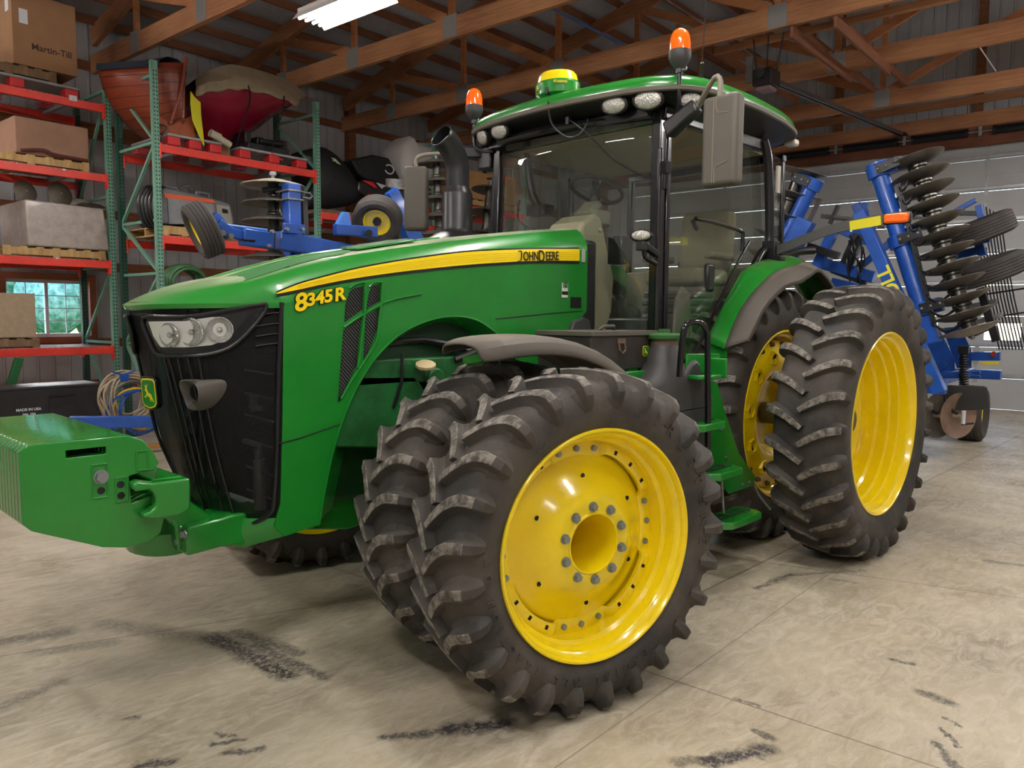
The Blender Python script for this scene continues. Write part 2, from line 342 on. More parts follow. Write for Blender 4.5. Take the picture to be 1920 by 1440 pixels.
mb = MB().box((PD, QN, 0), (PB, QN+T, ZH+.3)); struct(mb.build('wall_right', WALLM, frame=ROOM, smooth=False))
mb = MB().prism([(PB, QW, 0), (PB, QN, 0), (PB, QN, ZH+.3), (PB, QR, zr+.3), (PB, QW, ZH+.3)], (T, 0, 0)); struct(mb.build('wall_front', WALLE, frame=ROOM, smooth=False))
mb = MB().prism([(PD, QW-.1, ZH+.27), (PD, QR, zr+.3), (PD, QN+.1, ZH+.27), (PD, QN+.1, ZH+.33), (PD, QR, zr+.36), (PD, QW-.1, ZH+.33)], (PB-PD, 0, 0))
struct(mb.build('ceiling', ROOFM, frame=ROOM, smooth=False))
# ---- trusses
PLATE = mat('truss_plate', (150, 148, 146), .5, metal=.5, bump=.5, bscale=80)
def roofz(q): return ZH+SL*(q-QW) if q < QR else ZH+SL*(QN-q)
def make_truss(p):
    t = thing('roof_truss', 'x', 'truss', (p, QW, 5.55), ROOM, 'timber trusses under the roof')
    w = .076
    MB().box((p-w/2, QW+.05, 5.55), (p+w/2, QN-.05, 5.83)).build('bottom_chord', LUMX, t, smooth=False)
    for a, c in ((QW+.1, QR), (QN-.1, QR)):
        MB().beam((p, a, roofz(a)+.02), (p, c, roofz(c)-.02), w, .28).build('top_chord', LUMX, t, smooth=False)
    qs = [QW+1.6, QW+3.5, QW+5.6, QR, QN-5.6, QN-3.5, QN-1.6]
    for q in qs: MB().box((p-.03, q-.045, 5.8), (p+.03, q+.045, roofz(q)-.1)).build('web_post', LUM, t, smooth=False)
    for a, c in zip(qs[:3], qs[1:4]): MB().beam((p, a+.1, roofz(a)-.1), (p, c-.1, 5.83), .05, .14, up=(1, 0, 0) if False else (0, 0, 1)).build('web_diagonal', LUM, t, smooth=False)
    for a, c in zip(qs[6:3:-1], qs[5:2:-1]): MB().beam((p, a-.1, roofz(a)-.1), (p, c+.1, 5.83), .05, .14).build('web_diagonal', LUM, t, smooth=False)
    for q in qs:
        MB().box((p-w/2-.006, q-.13, 5.56), (p+w/2+.006, q+.13, 5.86)).build('gusset_plate', PLATE, t, smooth=False)
    return t
TL = {.77: 'timber roof truss nearest the camera, above the boats on the rack', -1.69: 'timber roof truss right behind the hanging light fixture', -4.13: 'timber roof truss passing above the tractor cab roof and GPS dome', -6.54: 'timber roof truss carrying the black door opener', -9.05: 'last timber roof truss before the overhead door wall', 3.23: 'timber roof truss over the front weights of the tractor'}
tr = None
for p, l in TL.items():
    t = make_truss(p); t['label'] = l
for p in (5.7, 8.15): t = make_truss(p); t['label'] = 'timber roof truss behind the camera position'
# ---- purlins along p
for i, q in enumerate([QW+.25+k*.62 for k in range(30)]):
    if abs(q-QR) < .2: q = QR+.2
    if q > QN-.2: continue
    z = roofz(q)+.19
    struct(MB().box((PD+.01, q-.019, z-.06), (PB-.01, q+.019, z+.07)).build('trim_%d' % (i+1), LUMP, frame=ROOM, smooth=False))
# ---- wall framing: posts and girts on rack wall and gable
k = 40
for p in (-9.0, -4.3, 5.3, 8.1):
    k += 1; struct(MB().box((p-.09, QW+.001, 0), (p+.09, QW+.15, 6.2)).build('trim_%d' % k, LUMD, frame=ROOM, smooth=False))
for z in (.55, 2.45, 3.3, 4.55, 5.6):
    if z == 4.55: h = .24
    else: h = .14
    k += 1; struct(MB().box((PD+.02, QW+.001, z), (PB-.02, QW+.04, z+h)).build('trim_%d' % k, LUMD, frame=ROOM, smooth=False))
k += 1; struct(MB().box((PD+.02, QW+.001, 1.22), (PB-.02, QW+.04, 1.36)).build('trim_%d' % k, LUMD, frame=ROOM, smooth=False))
for q, z1 in ((-8.3, 8), (-5.0, 8), (-2.3, 8), (.35, 8), (3.4, 8)):
    k += 1; struct(MB().box((PD+.001, q-.07, DZ if D0 < q < D1 else 0), (PD+.12, q+.07, roofz(q)+.1)).build('trim_%d' % k, LUMD, frame=ROOM, smooth=False))
for z in (6.35, 7.1):
    k += 1; struct(MB().box((PD+.001, QW+(z-ZH)/SL+.3, z), (PD+.05, QN-(z-ZH)/SL-.3, z+.14)).build('trim_%d' % k, LUMD, frame=ROOM, smooth=False))
k += 1; struct(MB().box((PD+.121, -8.2, 5.12), (PD+.2, 4.2, 5.5)).build('trim_%d' % k, HEAD, frame=ROOM, smooth=False))
k += 1; struct(MB().box((PD+.121, -8.2, 5.502), (PD+.16, 4.2, 5.78)).build('trim_%d' % k, LUMX, frame=ROOM, smooth=False))
k += 1; struct(MB().box((PD+.121, -8.2, 5.95), (PD+.16, 4.2, 6.1)).build('trim_%d' % k, LUMX, frame=ROOM, smooth=False))
# ---- window in the rack wall
WHITE = mat('white_vinyl', (222, 226, 232), .4)
mb = MB(); a, c, z0, z1 = WP0, WP1, WZ0, WZ1; y = QW-.04
for x0, x1 in ((a, a+.05), (c-.05, c), ((a+c)/2-.025, (a+c)/2+.025)): mb.box((x0, y-.035, z0), (x1, y+.035, z1))
mb.box((a+.05, y-.03, z0), (c-.05, y+.03, z0+.05)).box((a+.05, y-.03, z1-.05), (c-.05, y+.03, z1))
w1 = struct(mb.build('window_1', WHITE, frame=ROOM, bevel=.004))
mb = MB()
for h in (0, 1):
    x0 = a+.05+h*((c-a)/2-.025); x1 = x0+(c-a)/2-.075
    mb.box(((x0+x1)/2-.006, y-.008, z0+.05), ((x0+x1)/2+.006, y+.008, z1-.05))
    for i in (1, 2, 3): zz = z0+.05+(z1-z0-.1)*i/4; mb.box((x0, y-.007, zz-.006), (x1, y+.007, zz+.006))
w1.name = 'window_1'
o = mb.build('window_grille', WHITE, w1); MB().box((a+.05, y-.003, z0+.05), (c-.05, y+.003, z1-.05)).build('pane', glass('window_glass', (.92, .96, 1), .8), w1)
mb = MB()
for x0, x1, zz0, zz1 in ((a-.1, a, z0-.1, z1+.1), (c, c+.1, z0-.1, z1+.1), (a, c, z1, z1+.1), (a, c, z0-.1, z0)): mb.box((x0, QW+.041, zz0), (x1, QW+.12, zz1))
k += 1; struct(mb.build('trim_%d' % k, wood('window_casing', (158, 92, 62), (120, 66, 44)), frame=ROOM, smooth=False))
# ---- overhead door: stacked panels with steel struts, hinges, a row of windows
DOORM = mat('door_panel', (196, 198, 200), .45, bump=.06, bscale=60, var=.05, vscale=1); STRUT = mat('galvanised_strut', (200, 204, 208), .3, metal=.6, var=.08)
seams = [0, .6096, 1.2192, 1.8288, 2.4384, 3.048, 3.6576, 4.2672, 4.8768, 5.18]
mb = MB()
for a_, c_ in zip(seams, seams[1:]):
    if a_ == .6096*2 or False:
        pass
    mid = (a_+c_)/2
    if abs(a_-1.2192) < .01:
        wins = [-6.6+1.45*i for i in range(7)]; prev = D0
        for wq in wins: mb.box((PD-.05, prev, a_+.004), (PD-.005, wq, c_-.004)).box((PD-.05, wq, a_+.004), (PD-.005, wq+.62, a_+.14)).box((PD-.05, wq, c_-.14), (PD-.005, wq+.62, c_-.004)); prev = wq+.62
        mb.box((PD-.05, prev, a_+.004), (PD-.005, D1, c_-.004))
    else: mb.box((PD-.05, D0, a_+.004), (PD-.005, D1, mid-.003)).box((PD-.05, D0, mid+.003), (PD-.005, D1, c_-.004)).box((PD-.045, D0, mid-.004), (PD-.012, D1, mid+.004))
d1 = struct(mb.build('door_1', DOORM, frame=ROOM, smooth=False))
for z in seams[1:-1]:
    MB().box((PD-.004, D0+.02, z+.02), (PD+.045, D1-.02, z+.085)).build('strut', STRUT, d1, bevel=.006)
mb = MB()
for z in seams[1:-1]:
    for q in (-6.9, -4.9, -3.1, -1.2, .55, 2.4): mb.box((PD-.003, q-.035, z-.09), (PD+.012, q+.035, z+.16)).box((PD+.046, q-.02, z+.01), (PD+.056, q+.02, z+.1)).prism([(PD-.003, q, z+.2), (PD-.003, q+.05, z+.3), (PD-.003, q, z+.4), (PD-.003, q-.05, z+.3)], (.012, 0, 0))
mb.build('hinge', STRUT, d1, bevel=.002)['kind'] = 'stuff'
for wq in [-6.6+1.45*i for i in range(7)]:
    MB().box((PD-.03, wq, 1.2192+.14), (PD-.02, wq+.62, 1.8288-.14)).build('pane', glass('window_glass'), d1)
# ---- outdoors beyond the windows
mb = MB().box((-25, -40, -.3), (25, QW-.2, -.05)); struct(mb.build('ground', mat('lawn', (70, 110, 52), .9, var=.3), frame=ROOM))
mb = MB().box((-60, -20, -.3), (PD-.3, 20, -.05)); struct(mb.build('ground', mat('gravel', (150, 146, 140), .9, var=.2), frame=ROOM))
LEAF = mat('foliage', (150, 190, 170), .7, bump=1, bscale=8, rgb2=(70, 130, 100), vscale=9)
for i, (p, q, r) in enumerate(((-1.5, -16, 2.0), (3.4, -17, 2.0), (-6.4, -17.5, 2.0), (1.0, -23.5, 3.2), (-7.2, -26, 3.2))):
    mb = MB(); rr = random.Random(i)
    for j in range(40):
        a = rr.uniform(0, 6.28); b = rr.uniform(-.2, 1.2); d = r*rr.uniform(.5, .95)
        mb.ball((p+d*cos(a)*cos(b), q+d*sin(a)*cos(b), r*.9+d*sin(b)), r*rr.uniform(.18, .32), 10, 7)
    mb.cyl((p, q, -.1), (p, q, r*.8), .2)
    tag(mb.build('tree', LEAF, frame=ROOM), ('round leafy tree left of centre through the window', 'leafy tree at the left side of the window view', 'leafy tree at the right side of the window view', 'tall tree behind the others seen through the window', 'far leafy tree at the back right of the window view')[i], 'tree')
# ================================================================ LIGHTS
FIX = mat('fixture_white', (235, 235, 235), .4); TUBE = mat('fluorescent_tube', (255, 250, 240), .4, emit=1)
def tube_mat(name, k, c=(1, .96, .9)):
    M = mat(name, (255, 255, 255), .5); b = M.node_tree.nodes['Principled BSDF']; b.inputs['Emission Color'].default_value = (*c, 1); b.inputs['Emission Strength'].default_value = k; return M
TUBE = tube_mat('lit_tube', 75.0, (1, .965, .92))
def fixture(p, q, z, label, grp=None, L_=1.22, W_=.42, strip=False):
    t = thing('shop_light', label, 'light', (p, q, z), ROOM, grp)
    mb = MB(); h = .09
    prof = [(-W_/2, 0), (-W_/2+.07, h), (W_/2-.07, h), (W_/2, 0), (W_/2-.006, 0), (W_/2-.075, h-.006), (-W_/2+.075, h-.006), (-W_/2+.006, 0)]
    mb.prism([(p+x, q-L_/2, z+y) for x, y in prof], (0, L_, 0)).box((p-W_/2+.07, q-L_/2, z+h), (p+W_/2-.07, q+L_/2, z+h+.04))
    if strip: mb = MB().box((p-.03, q-L_/2, z+.06), (p+.03, q+L_/2, z+.12))  # narrow channel on the unseen lights, so their tubes also brighten the ceiling
    mb.build('reflector_housing', FIX, t, smooth=False)
    for x in (-.13, -.045, .045, .13): MB().cyl((p+x, q-L_/2+.02, z+.03), (p+x, q+L_/2-.02, z+.03), .016, n=10).build('lamp_tube', TUBE, t)
    mb = MB()
    for dy in (-.45, .45):
        mb.tube([(p-.1, q+dy, z+h+.03), (p, q+dy, z+h+.2), (p+.1, q+dy, z+h+.03)], .002, 5); mb.cyl((p, q+dy, z+h+.2), (p, q+dy, 5.56 if z < 5.5 else z+.5), .002, n=5)
    mb.build('hanging_chain', STEEL, t)
    return t
fixture(.945, -3.33, 4.9, 'lit four-tube shop light hanging at the top of the picture')
BL = 'unseen lit four-tube shop light, from a set partly added for fill'  # some inferred from reflections; others added to brighten cab, racks and ceiling
for p, q in ((3.6, 1.9), (3.4, 4.6), (7.0, 2.2), (7.2, 5.4), (-1.9, 4.4), (6.2, -1.6), (-7.2, 3.6), (-4.2, 4.6), (4.8, -5.2), (5.0, -8.3), (.945, 1.0)): fixture(p, q, 4.9, BL, 'unseen shop lights, partly added for fill', strip=True)
W = bpy.data.worlds.new('World'); S.world = W; W.use_nodes = True; nt = W.node_tree
sk = nt.nodes.new('ShaderNodeTexSky'); sk.sky_type = 'NISHITA'; sk.sun_elevation = radians(28); sk.sun_rotation = radians(200); sk.sun_disc = False
nt.links.new(sk.outputs[0], nt.nodes['Background'].inputs[0]); nt.nodes['Background'].inputs[1].default_value = 1.3
S.view_settings.view_transform = 'Standard'; S.view_settings.look = 'None'; S.view_settings.gamma = 1; S.view_settings.exposure = 0.6; S.view_settings.use_curve_mapping = False
S.render.use_motion_blur = False
S.cycles.max_bounces = 8; S.cycles.transparent_max_bounces = 12; S.cycles.sample_clamp_indirect = 6; S.cycles.caustics_reflective = False; S.cycles.caustics_refractive = False
try: S.cycles.use_denoising = True
except Exception: pass
# ================================================================ TRACTOR WHEELS (local: +y outboard, x forward)
def tyre_mb(prof, R, nl, sh, rise, wt, crown, phase=0, text=None, curve=1.6, tail=.085, flare=.03):
    """prof: (y, r) half profile from centre to bead; lugs rise from the carcass to radius R"""
    mb = MB(); N = 128
    full = [(-y, r) for y, r in reversed(prof)]+list(prof[1:])
    # smooth the carcass profile
    pf = [(p.x, p.y) for p in catmull([V((y, r, 0)) for y, r in full], 3)]
    rows = [[V((r*cos(2*pi*j/N), y, r*sin(2*pi*j/N))) for j in range(N)] for y, r in pf]
    mb.grid(rows, 0, closed=True)
    half = [(p.x, p.y) for p in catmull([V((y, r, 0)) for y, r in prof], 6)]
    arc = [0]
    for (a, b), (c, d) in zip(half, half[1:]): arc.append(arc[-1]+sqrt((c-a)**2+(d-b)**2))
    def sp(a):
        sg = -1 if a < 0 else 1; a = abs(a)
        i = 0
        while i < len(arc)-2 and arc[i+1] < a: i += 1
        t = (a-arc[i])/(arc[i+1]-arc[i]); (y0, r0), (y1, r1) = half[i], half[i+1]
        dy, dr = y1-y0, r1-r0; l = sqrt(dy*dy+dr*dr)
        return sg*(y0+dy*t), r0+dr*t, sg*(-dr/l), dy/l      # y, r, outward normal
    def surf(side, a, th, h):
        y, r, ny, nr = sp(a); y += ny*h; r += nr*h
        return V((r*cos(th), side*y, r*sin(th)))
    a0 = -.012; K = 9
    for side in (1, -1):
        for k in range(nl):
            th0 = 2*pi*k/nl+(pi/nl if side < 0 else 0)+phase
            st = []
            for i in range(K+1):
                u = i/K; a = a0+u*(sh-a0); t = rise*(1-(1-u)**curve)
                dt = rise*curve*(1-u)**(curve-1)/(sh-a0); l = sqrt(1+dt*dt)
                y, r, ny, nr = sp(a); h = (R-crown*(a/sh)**2-r)/max(nr, .5); h = max(.012, min(h, .055))
                hw = wt*(.95+.35*u)
                if i == 0: hw *= .82
                st.append((a, t, -dt/l, 1/l, hw, h, hw+.012+flare*u*u))
            nt = len(st)
            for j, (da, hh, ww) in enumerate(((.35, .86, 1.0), (.7, .5, .9), (1.0, .05, .62))):
                a = sh+tail*da; st.append((a, rise, 0, 1, wt*1.3*ww, st[nt-1][5]*hh, wt*1.3*ww+.012+flare*(1-da*.6)))
            base = len(mb.v); vs = []
            for a, t, wa, wtt, hw, h, hb in st:
                for s_, w_, h_ in ((-1, hb, -.006), (-1, hw+(hb-hw)*.30, h*.30), (-1, hw, h), (-.8, hw, h+.0025), (.8, hw, h+.0025), (1, hw, h), (1, hw+(hb-hw)*.30, h*.30), (1, hb, -.006)):
                    aa = max(-sh*.9, a+s_*w_*wa); tt = t+s_*w_*wtt
                    vs.append(surf(side, aa, th0+tt/R, h_))
            fs = []; ms = []
            for i in range(len(st)-1):
                for j in range(7):
                    fs.append((i*8+j, i*8+j+1, (i+1)*8+j+1, (i+1)*8+j)); ms.append(1 if j in (2, 3, 4) and i < nt-1 else 0)
            fs += [(7, 6, 5, 4, 3, 2, 1, 0)]; ms += [0]
            o = len(mb.v); mb.v += vs
            for f, m_ in zip(fs, ms): mb.f.append([q+o for q in f]); mb.m.append(m_)
    if text:
        for txt, r, deg0, step, size, zoff in text:
            for i, ch in enumerate(txt):
                if ch == ' ': continue
                a = radians(deg0-step*i)     # clockwise seen from outboard; letter tops point outward
                # outboard view: x forward is left, so right on the picture is -x
                # find y on profile at this radius
                yy = max(y for y, rr in half if abs(rr-r) < .02)+zoff
                up_ = V((cos(a), 0, sin(a))); rt = V((sin(a), 0, -cos(a)))*-1
                M_ = frame_m(V((r*cos(a), yy, r*sin(a))), -rt if False else up_.cross(V((0, 1, 0))), up_)
                text_mb(ch, size, M_, .006, mb)
    return mb
PF = [(0, .730), (.06, .729), (.12, .722), (.16, .708), (.184, .684), (.203, .645), (.210, .605), (.205, .57), (.195, .545), (.186, .527), (.18, .505)]
PR = [(0, .965), (.08, .963), (.15, .956), (.195, .938), (.22, .905), (.242, .85), (.246, .79), (.238, .735), (.226, .70), (.218, .68), (.21, .655)]
tf_txt = [('RADIAL ALL TRACTION DT', .60, -56, -5.0, .052, .001), ('FIRESTONE', .635, 0, 0, .07, .001)]
def sidewall_text(mb, prof, txt, r, a0, step, size):
    """letters round the sidewall; angle measured clockwise from straight up as seen by someone facing the outboard side"""
    half = [(p.x, p.y) for p in catmull([V((y, rr, 0)) for y, rr in prof], 8)]
    yy = max(y for y, rr in half if abs(rr-r) < .02)+.001
    for i, ch in enumerate(txt):
        if ch == ' ': continue
        a = radians(a0+step*i)
        # viewer facing the outboard (+y) side sees forward (+x) on the left: right = -x
        d = V((-sin(a), 0, cos(a))); right = V((-cos(a), 0, -sin(a)))
        text_mb(ch, size, frame_m(d*r+V((0, yy, 0)), right, d), .006, mb, bold=.001)
def wheel_disc_front():
    mb = MB(); n = 96; F = .19
    bar = [(.5214, -.012), (.5214, .003), (.517, .008), (.509, .007), (.502, -.004), (.497, -.02), (.483, -.032), (.474, -.045), (.468, -.09), (.452, -.105), (.447, -.16), (.437, -.185), (.430, -.30), (.452, -.33), (.48, -.35), (.5, -.372), (.52, -.38)]
    mb.lathe([(r, F+h) for r, h in bar], ax=(0, 1, 0), n=n)
    dome = [(.40, -.185), (.392, -.178), (.384, -.172), (.365, -.166), (.33, -.150), (.29, -.122), (.255, -.094), (.225, -.072), (.20, -.060), (.185, -.056), (.142, -.056), (.137, -.050), (.131, -.050), (.128, -.056), (.128, -.34), (0, -.34)]
    mb.lathe([(r, F+h) for r, h in dome], ax=(0, 1, 0), n=n)
    # mounting ring on the barrel: four bolted pads, four raised segments with square holes
    rows = []
    def ss(x): x = max(0, min(1, x)); return x*x*(3-2*x)
    for i in range(180):
        a = 2*pi*i/180; q = (math.degrees(a)+45) % 90-45       # pads centred on 0,90,180,270
        k = ss((abs(q)-19)/4.5)                                  # 0 pad, 1 raised
        h = -.170+.026*k; ri = .378+.020*k
        rows.append([V((r*cos(a), F+hh, r*sin(a))) for r, hh in ((.449, h-.03), (.449, h), (.440, h+.004), (ri+.008, h+.004), (ri, h), (ri, h-.02))])
    mb.grid(rows, wrap=True)
    return mb
def bolt(mb, c, ax, r=.014, h=.012, washer=True):
    c = V(c); ax = V(ax).normalized()
    if washer: mb.cyl(c, c+ax*h*.3, r*1.35, n=14)
    mb.cyl(c+ax*h*.3, c+ax*h, r, n=6)
    return mb
def place(o, loc, rz=0, sy=1, ry=0):
    o.matrix_local = Matrix.Translation(V(loc)) @ Matrix.Rotation(rz, 4, 'Z') @ Matrix.Diagonal((1, sy, 1, 1)) @ Matrix.Rotation(ry, 4, 'Y')
tractor = thing('tractor', 'large green row-crop tractor with yellow wheels, dual tyres and black cab', 'tractor')
def front_wheel():
    w = wheel_disc_front().build('front_wheel', YEL, tractor, ang=30)
    mb = tyre_mb(PF, .772, 25, .190, .155, .0185, .022, curve=1.75, flare=.048); sidewall_text(mb, PF, 'RADIAL ALL TRACTION DT', .592, 158, 5.6, .05); sidewall_text(mb, PF, 'FIRESTONE', .61, 22, 9.6, .07)
    for a in (-33,):
        d = V((-sin(radians(a)), 0, cos(radians(a)))); mb.tube([d*.595+V((0, .2065, 0))+V((.03*cos(t*pi/4), 0, .03*sin(t*pi/4))) for t in range(8)], .003, 6, closed=True)
    mb.build('tyre', [RUB, LUG], w, ang=28)
    F = .19
    for i in range(10):
        a = 2*pi*(i+.5)/10; mb = MB(); bolt(mb, (.166*cos(a), F-.056, .166*sin(a)), (0, 1, 0), .0165, .022); mb.build('wheel_bolt', BOLT, w, ang=25)
    for k in range(4):
        for q in (-14, 0, 14):
            a = radians(90*k+q); mb = MB(); mb.cyl((.412*cos(a), F-.168, .412*sin(a)), (.412*cos(a), F-.156, .412*sin(a)), .0145, n=14); mb.cyl((.412*cos(a), F-.156, .412*sin(a)), (.412*cos(a), F-.153, .412*sin(a)), .010, n=14); mb.build('rim_bolt', BOLT, w, ang=25)
    mb = MB()
    for i in range(6):
        a = radians(30+60*i); mb.cyl((.295*cos(a), F-.122, .295*sin(a)), (.295*cos(a), F-.1195, .295*sin(a)), .011, n=12)
    for k in range(4):
        for q in (30, 45, 60):
            a = radians(90*k+q); c = V((.420*cos(a), F-.1400, .420*sin(a))); u = V((cos(a), 0, sin(a))); t = V((-sin(a), 0, cos(a)))
            mb.prism([c+u*x*.010+t*y*.008 for x, y in ((-1, -1), (1, -1), (1, 1), (-1, 1))], (0, .0015, 0))
    mb.build('bolt_hole', DEEP, w, smooth=False)['kind'] = 'stuff'
    mb = MB(); mb.cyl((.43, F-.16, -.03), (.455, F-.115, -.03), .005, n=8); mb.build('valve_stem', mat('brass', (160, 130, 80), .4, metal=.6), w)
    return w
RRIM = [(.6729, -.012), (.6729, .003), (.668, .008), (.659, .007), (.652, -.004), (.648, -.02), (.640, -.035), (.622, -.046), (.618, -.10), (.606, -.112), (.603, -.165), (.588, -.18), (.584, -.25), (.570, -.27), (.566, -.36), (.60, -.385), (.64, -.41), (.672, -.43)]
def rear_wheel(outer):
    mb = MB(); F = .215
    mb.lathe([(r, F+h) for r, h in RRIM], ax=(0, 1, 0), n=112)
    if outer:
        mb.lathe([(r, F+h) for r, h in ((.572, -.345), (.52, -.352), (.46, -.345), (.40, -.375), (.30, -.385), (.24, -.385), (.155, -.385), (.15, -.39), (.15, -.5), (0, -.5))], ax=(0, 1, 0), n=80)
    else:
        mb.lathe([(r, F+h) for r, h in ((.605, -.13), (.60, -.10), (.585, -.088), (.54, -.082), (.50, -.07), (.44, -.055), (.38, -.05), (.34, -.06), (.30, -.10), (.26, -.16), (.20, -.18), (0, -.18))], ax=(0, 1, 0), n=96)
    w = mb.build('rear_wheel', [YEL, mat('rusty_hub', (120, 84, 50), .7, bump=.4, bscale=60)], tractor, ang=30)
    mb = tyre_mb(PR, 1.011, 27, .222, .125, .0205, .022, curve=1.35, tail=.10, flare=.022); mb.build('tyre', [RUB, LUG], w, ang=28)
    if not outer:
        for i in range(10):      # cast bosses with six sided openings
            a = 2*pi*(i+.2)/10; u = V((cos(a), 0, sin(a))); t = V((-sin(a), 0, cos(a))); c = u*.452+V((0, F-.062, 0)); mb = MB()
            hx = [(1, 0), (.5, .87), (-.5, .87), (-1, 0), (-.5, -.87), (.5, -.87)]
            rows = [[c+u*x*s_*.9+t*y*s_+V((0, h, 0)) for x, y in hx] for s_, h in ((.074, -.01), (.062, .018), (.050, .018), (.046, -.005))]
            mb.grid([list(r) for r in rows], closed=True, mi=0); mb.add([c+u*x*.047+t*y*.047+V((0, .004, 0)) for x, y in hx], [(0, 1, 2, 3, 4, 5)], 1)
            mb.build('disc_opening', [YEL, DEEP], w, ang=20)
        for i in range(20):
            a = 2*pi*(i+.5)/20; mb = MB(); bolt(mb, (.565*cos(a), F-.086, .565*sin(a)), (0, 1, 0), .016, .03); mb.build('wheel_bolt', mat('rusty_bolt', (96, 78, 60), .6, metal=.4), w, ang=25)
    else:
        mb = MB(); bolt(mb, (.5, F-.352, .2), (0, 1, 0), .014, .02); mb.build('valve_stem', BOLT, w)
    return w
DEL = -.2303; KP = V((3.0478, .8, .757))
nF = V((-sin(DEL), cos(DEL), 0))
fw = front_wheel()
for i, (d, s_) in enumerate(((1.0196-.19, 1), (1.0196-.19-.62, 1), (0, -1), (0, -2))):
    w = fw if i == 0 else copy_tree(fw, tractor)
    if s_ == 1: place(w, KP+nF*d, DEL, 1, radians(3+9*i))
    else:
        k2 = V((3.0478, -.8, .757)); dd = {-1: -.21, -2: -.83}[s_]
        place(w, k2+nF*dd, DEL, -1, radians(11*i))
ro = rear_wheel(True); ri_ = rear_wheel(False)
for w, y, s_, r in ((ro, 1.8748-.215, 1, 4), (ri_, 1.0962-.215, 1, 0), (copy_tree(ro, tractor), -(1.8748-.215), -1, 7), (copy_tree(ri_, tractor), -(1.0962-.215), -1, 2)):
    place(w, (0, y, .992), 0, s_, radians(r))
# ================================================================ TRACTOR BODY
Tp = tractor
def part(mb, name, mats, parent=None, **k): return mb.build(name, mats, parent or Tp, **k)
def AY(pts, y): return [at(px, py, 'y', y) for px, py in pts]
# ---- hood top: lofted crown from the nose to the cab (z along the near top edge measured from the photo)
ZT = [(1.72, 2.362), (2.2, 2.30), (2.66, 2.232), (3.0, 2.178), (3.32, 2.122), (3.55, 2.078), (3.73, 2.043), (3.88, 2.003), (4.01, 1.962), (4.15, 1.915), (4.31, 1.853)]
SW = .445
def nose(y, z):
    """front face of the hood: plan curve wraps round to the side panels"""
    xf = lerp_tab([(.66, 4.17), (.75, 4.25), (.92, 4.35), (1.2, 4.43), (1.47, 4.495), (1.62, 4.52), (1.80, 4.56)], z)
    xs = lerp_tab([(.66, 4.07), (1.2, 4.05), (1.8, 4.02)], z)
    return V((xf-(xf-xs)*min(1.1, abs(y)/SW)**3.0, y, z))
def nose_hit(px, py):
    """point of the nose surface seen at a measured pixel"""
    best = None; lo, hi = -.44, .445
    f = lambda y: (lambda P: nose(P.y, P.z).x-P.x)(at(px, py, 'y', y))
    ys = [lo+(hi-lo)*i/80 for i in range(81)]; ys.reverse()
    v0 = f(ys[0])
    for a, b in zip(ys, ys[1:]):
        v1 = f(b)
        if v0*v1 <= 0:
            for _ in range(30):
                m_ = (a+b)/2; vm = f(m_)
                if v0*vm <= 0: b = m_
                else: a, v0 = m_, vm
            P = at(px, py, 'y', (a+b)/2); return nose(P.y, P.z)
        v0 = v1
    P = at(px, py, 'y', .44); return nose(.44, P.z)
def zt(x): return lerp_tab(ZT, x)
rows = []
xs = [1.72, 1.9, 2.1, 2.3, 2.5, 2.7, 2.9, 3.1, 3.3, 3.45, 3.6, 3.73, 3.83, 3.93, 4.02, 4.1]
YY = [-SW, -.437, -.41, -.38, -.345, -.30, -.24, -.16, -.08, 0, .08, .16, .24, .30, .345, .38, .41, .437, SW]
def dz(y):
    y = abs(y); return lerp_tab([(0, .022), (.16, .02), (.24, .014), (.30, .006), (.345, 0), (.38, -.022), (.41, -.055), (.437, -.10), (SW, -.15)], y)
for x in xs:
    r = []
    for y in YY: x_ = min(x, nose(y, 1.8).x-.006*(4.1-x)/.1) if x > 3.9 else x; r.append(V((x_, y, zt(x_)+dz(y))))
    rows.append(r)
# nose cap: blend down to the lip over the grille
for k in range(1, 9):
    u = k/8; r = []
    for y in YY:
        xa = min(4.1, nose(y, 1.8).x); a = V((xa, y, zt(xa)+dz(y))); b = nose(y, 1.800); b = V((b.x+.012, b.y, lerp_tab([(0, 1.795), (.445, 1.812)], abs(y))))
        w_ = u**.9; p = a.lerp(b, w_); hump = (1-(2*u-1)**2)
        p.z += .030*hump*(1-abs(y)/SW*.6) if b.x-a.x > .05 else .0
        if u > .85: p.z = p.z*(1)+0
        r.append(p)
    rows.append(r)
rows.append([V((p.x-.012, p.y, p.z-.022)) for p in rows[-1]])
rows.append([V((p.x-.04, p.y*.98, p.z)) for p in rows[-1]])
hood = part(MB().grid(rows), 'hood', GREEND, ang=24)
# darker decal panels on the front of the bonnet
for s_ in (1, -1):
    rws = []
    for i in range(9):
        x = 4.16-(4.16-3.45)*i/8; y1 = lerp_tab([(3.45, .20), (3.6, .30), (4.16, .32)], x)
        rws.append([V((x, s_*(.105+(y1-.105)*j/6), zt(x)+dz(.105+(y1-.105)*j/6)+.0035)) for j in range(7)])
    part(MB().grid(rws), 'anti_glare_panel', mat('panel_dark_green', (40, 112, 46), .7, bump=.05), hood)
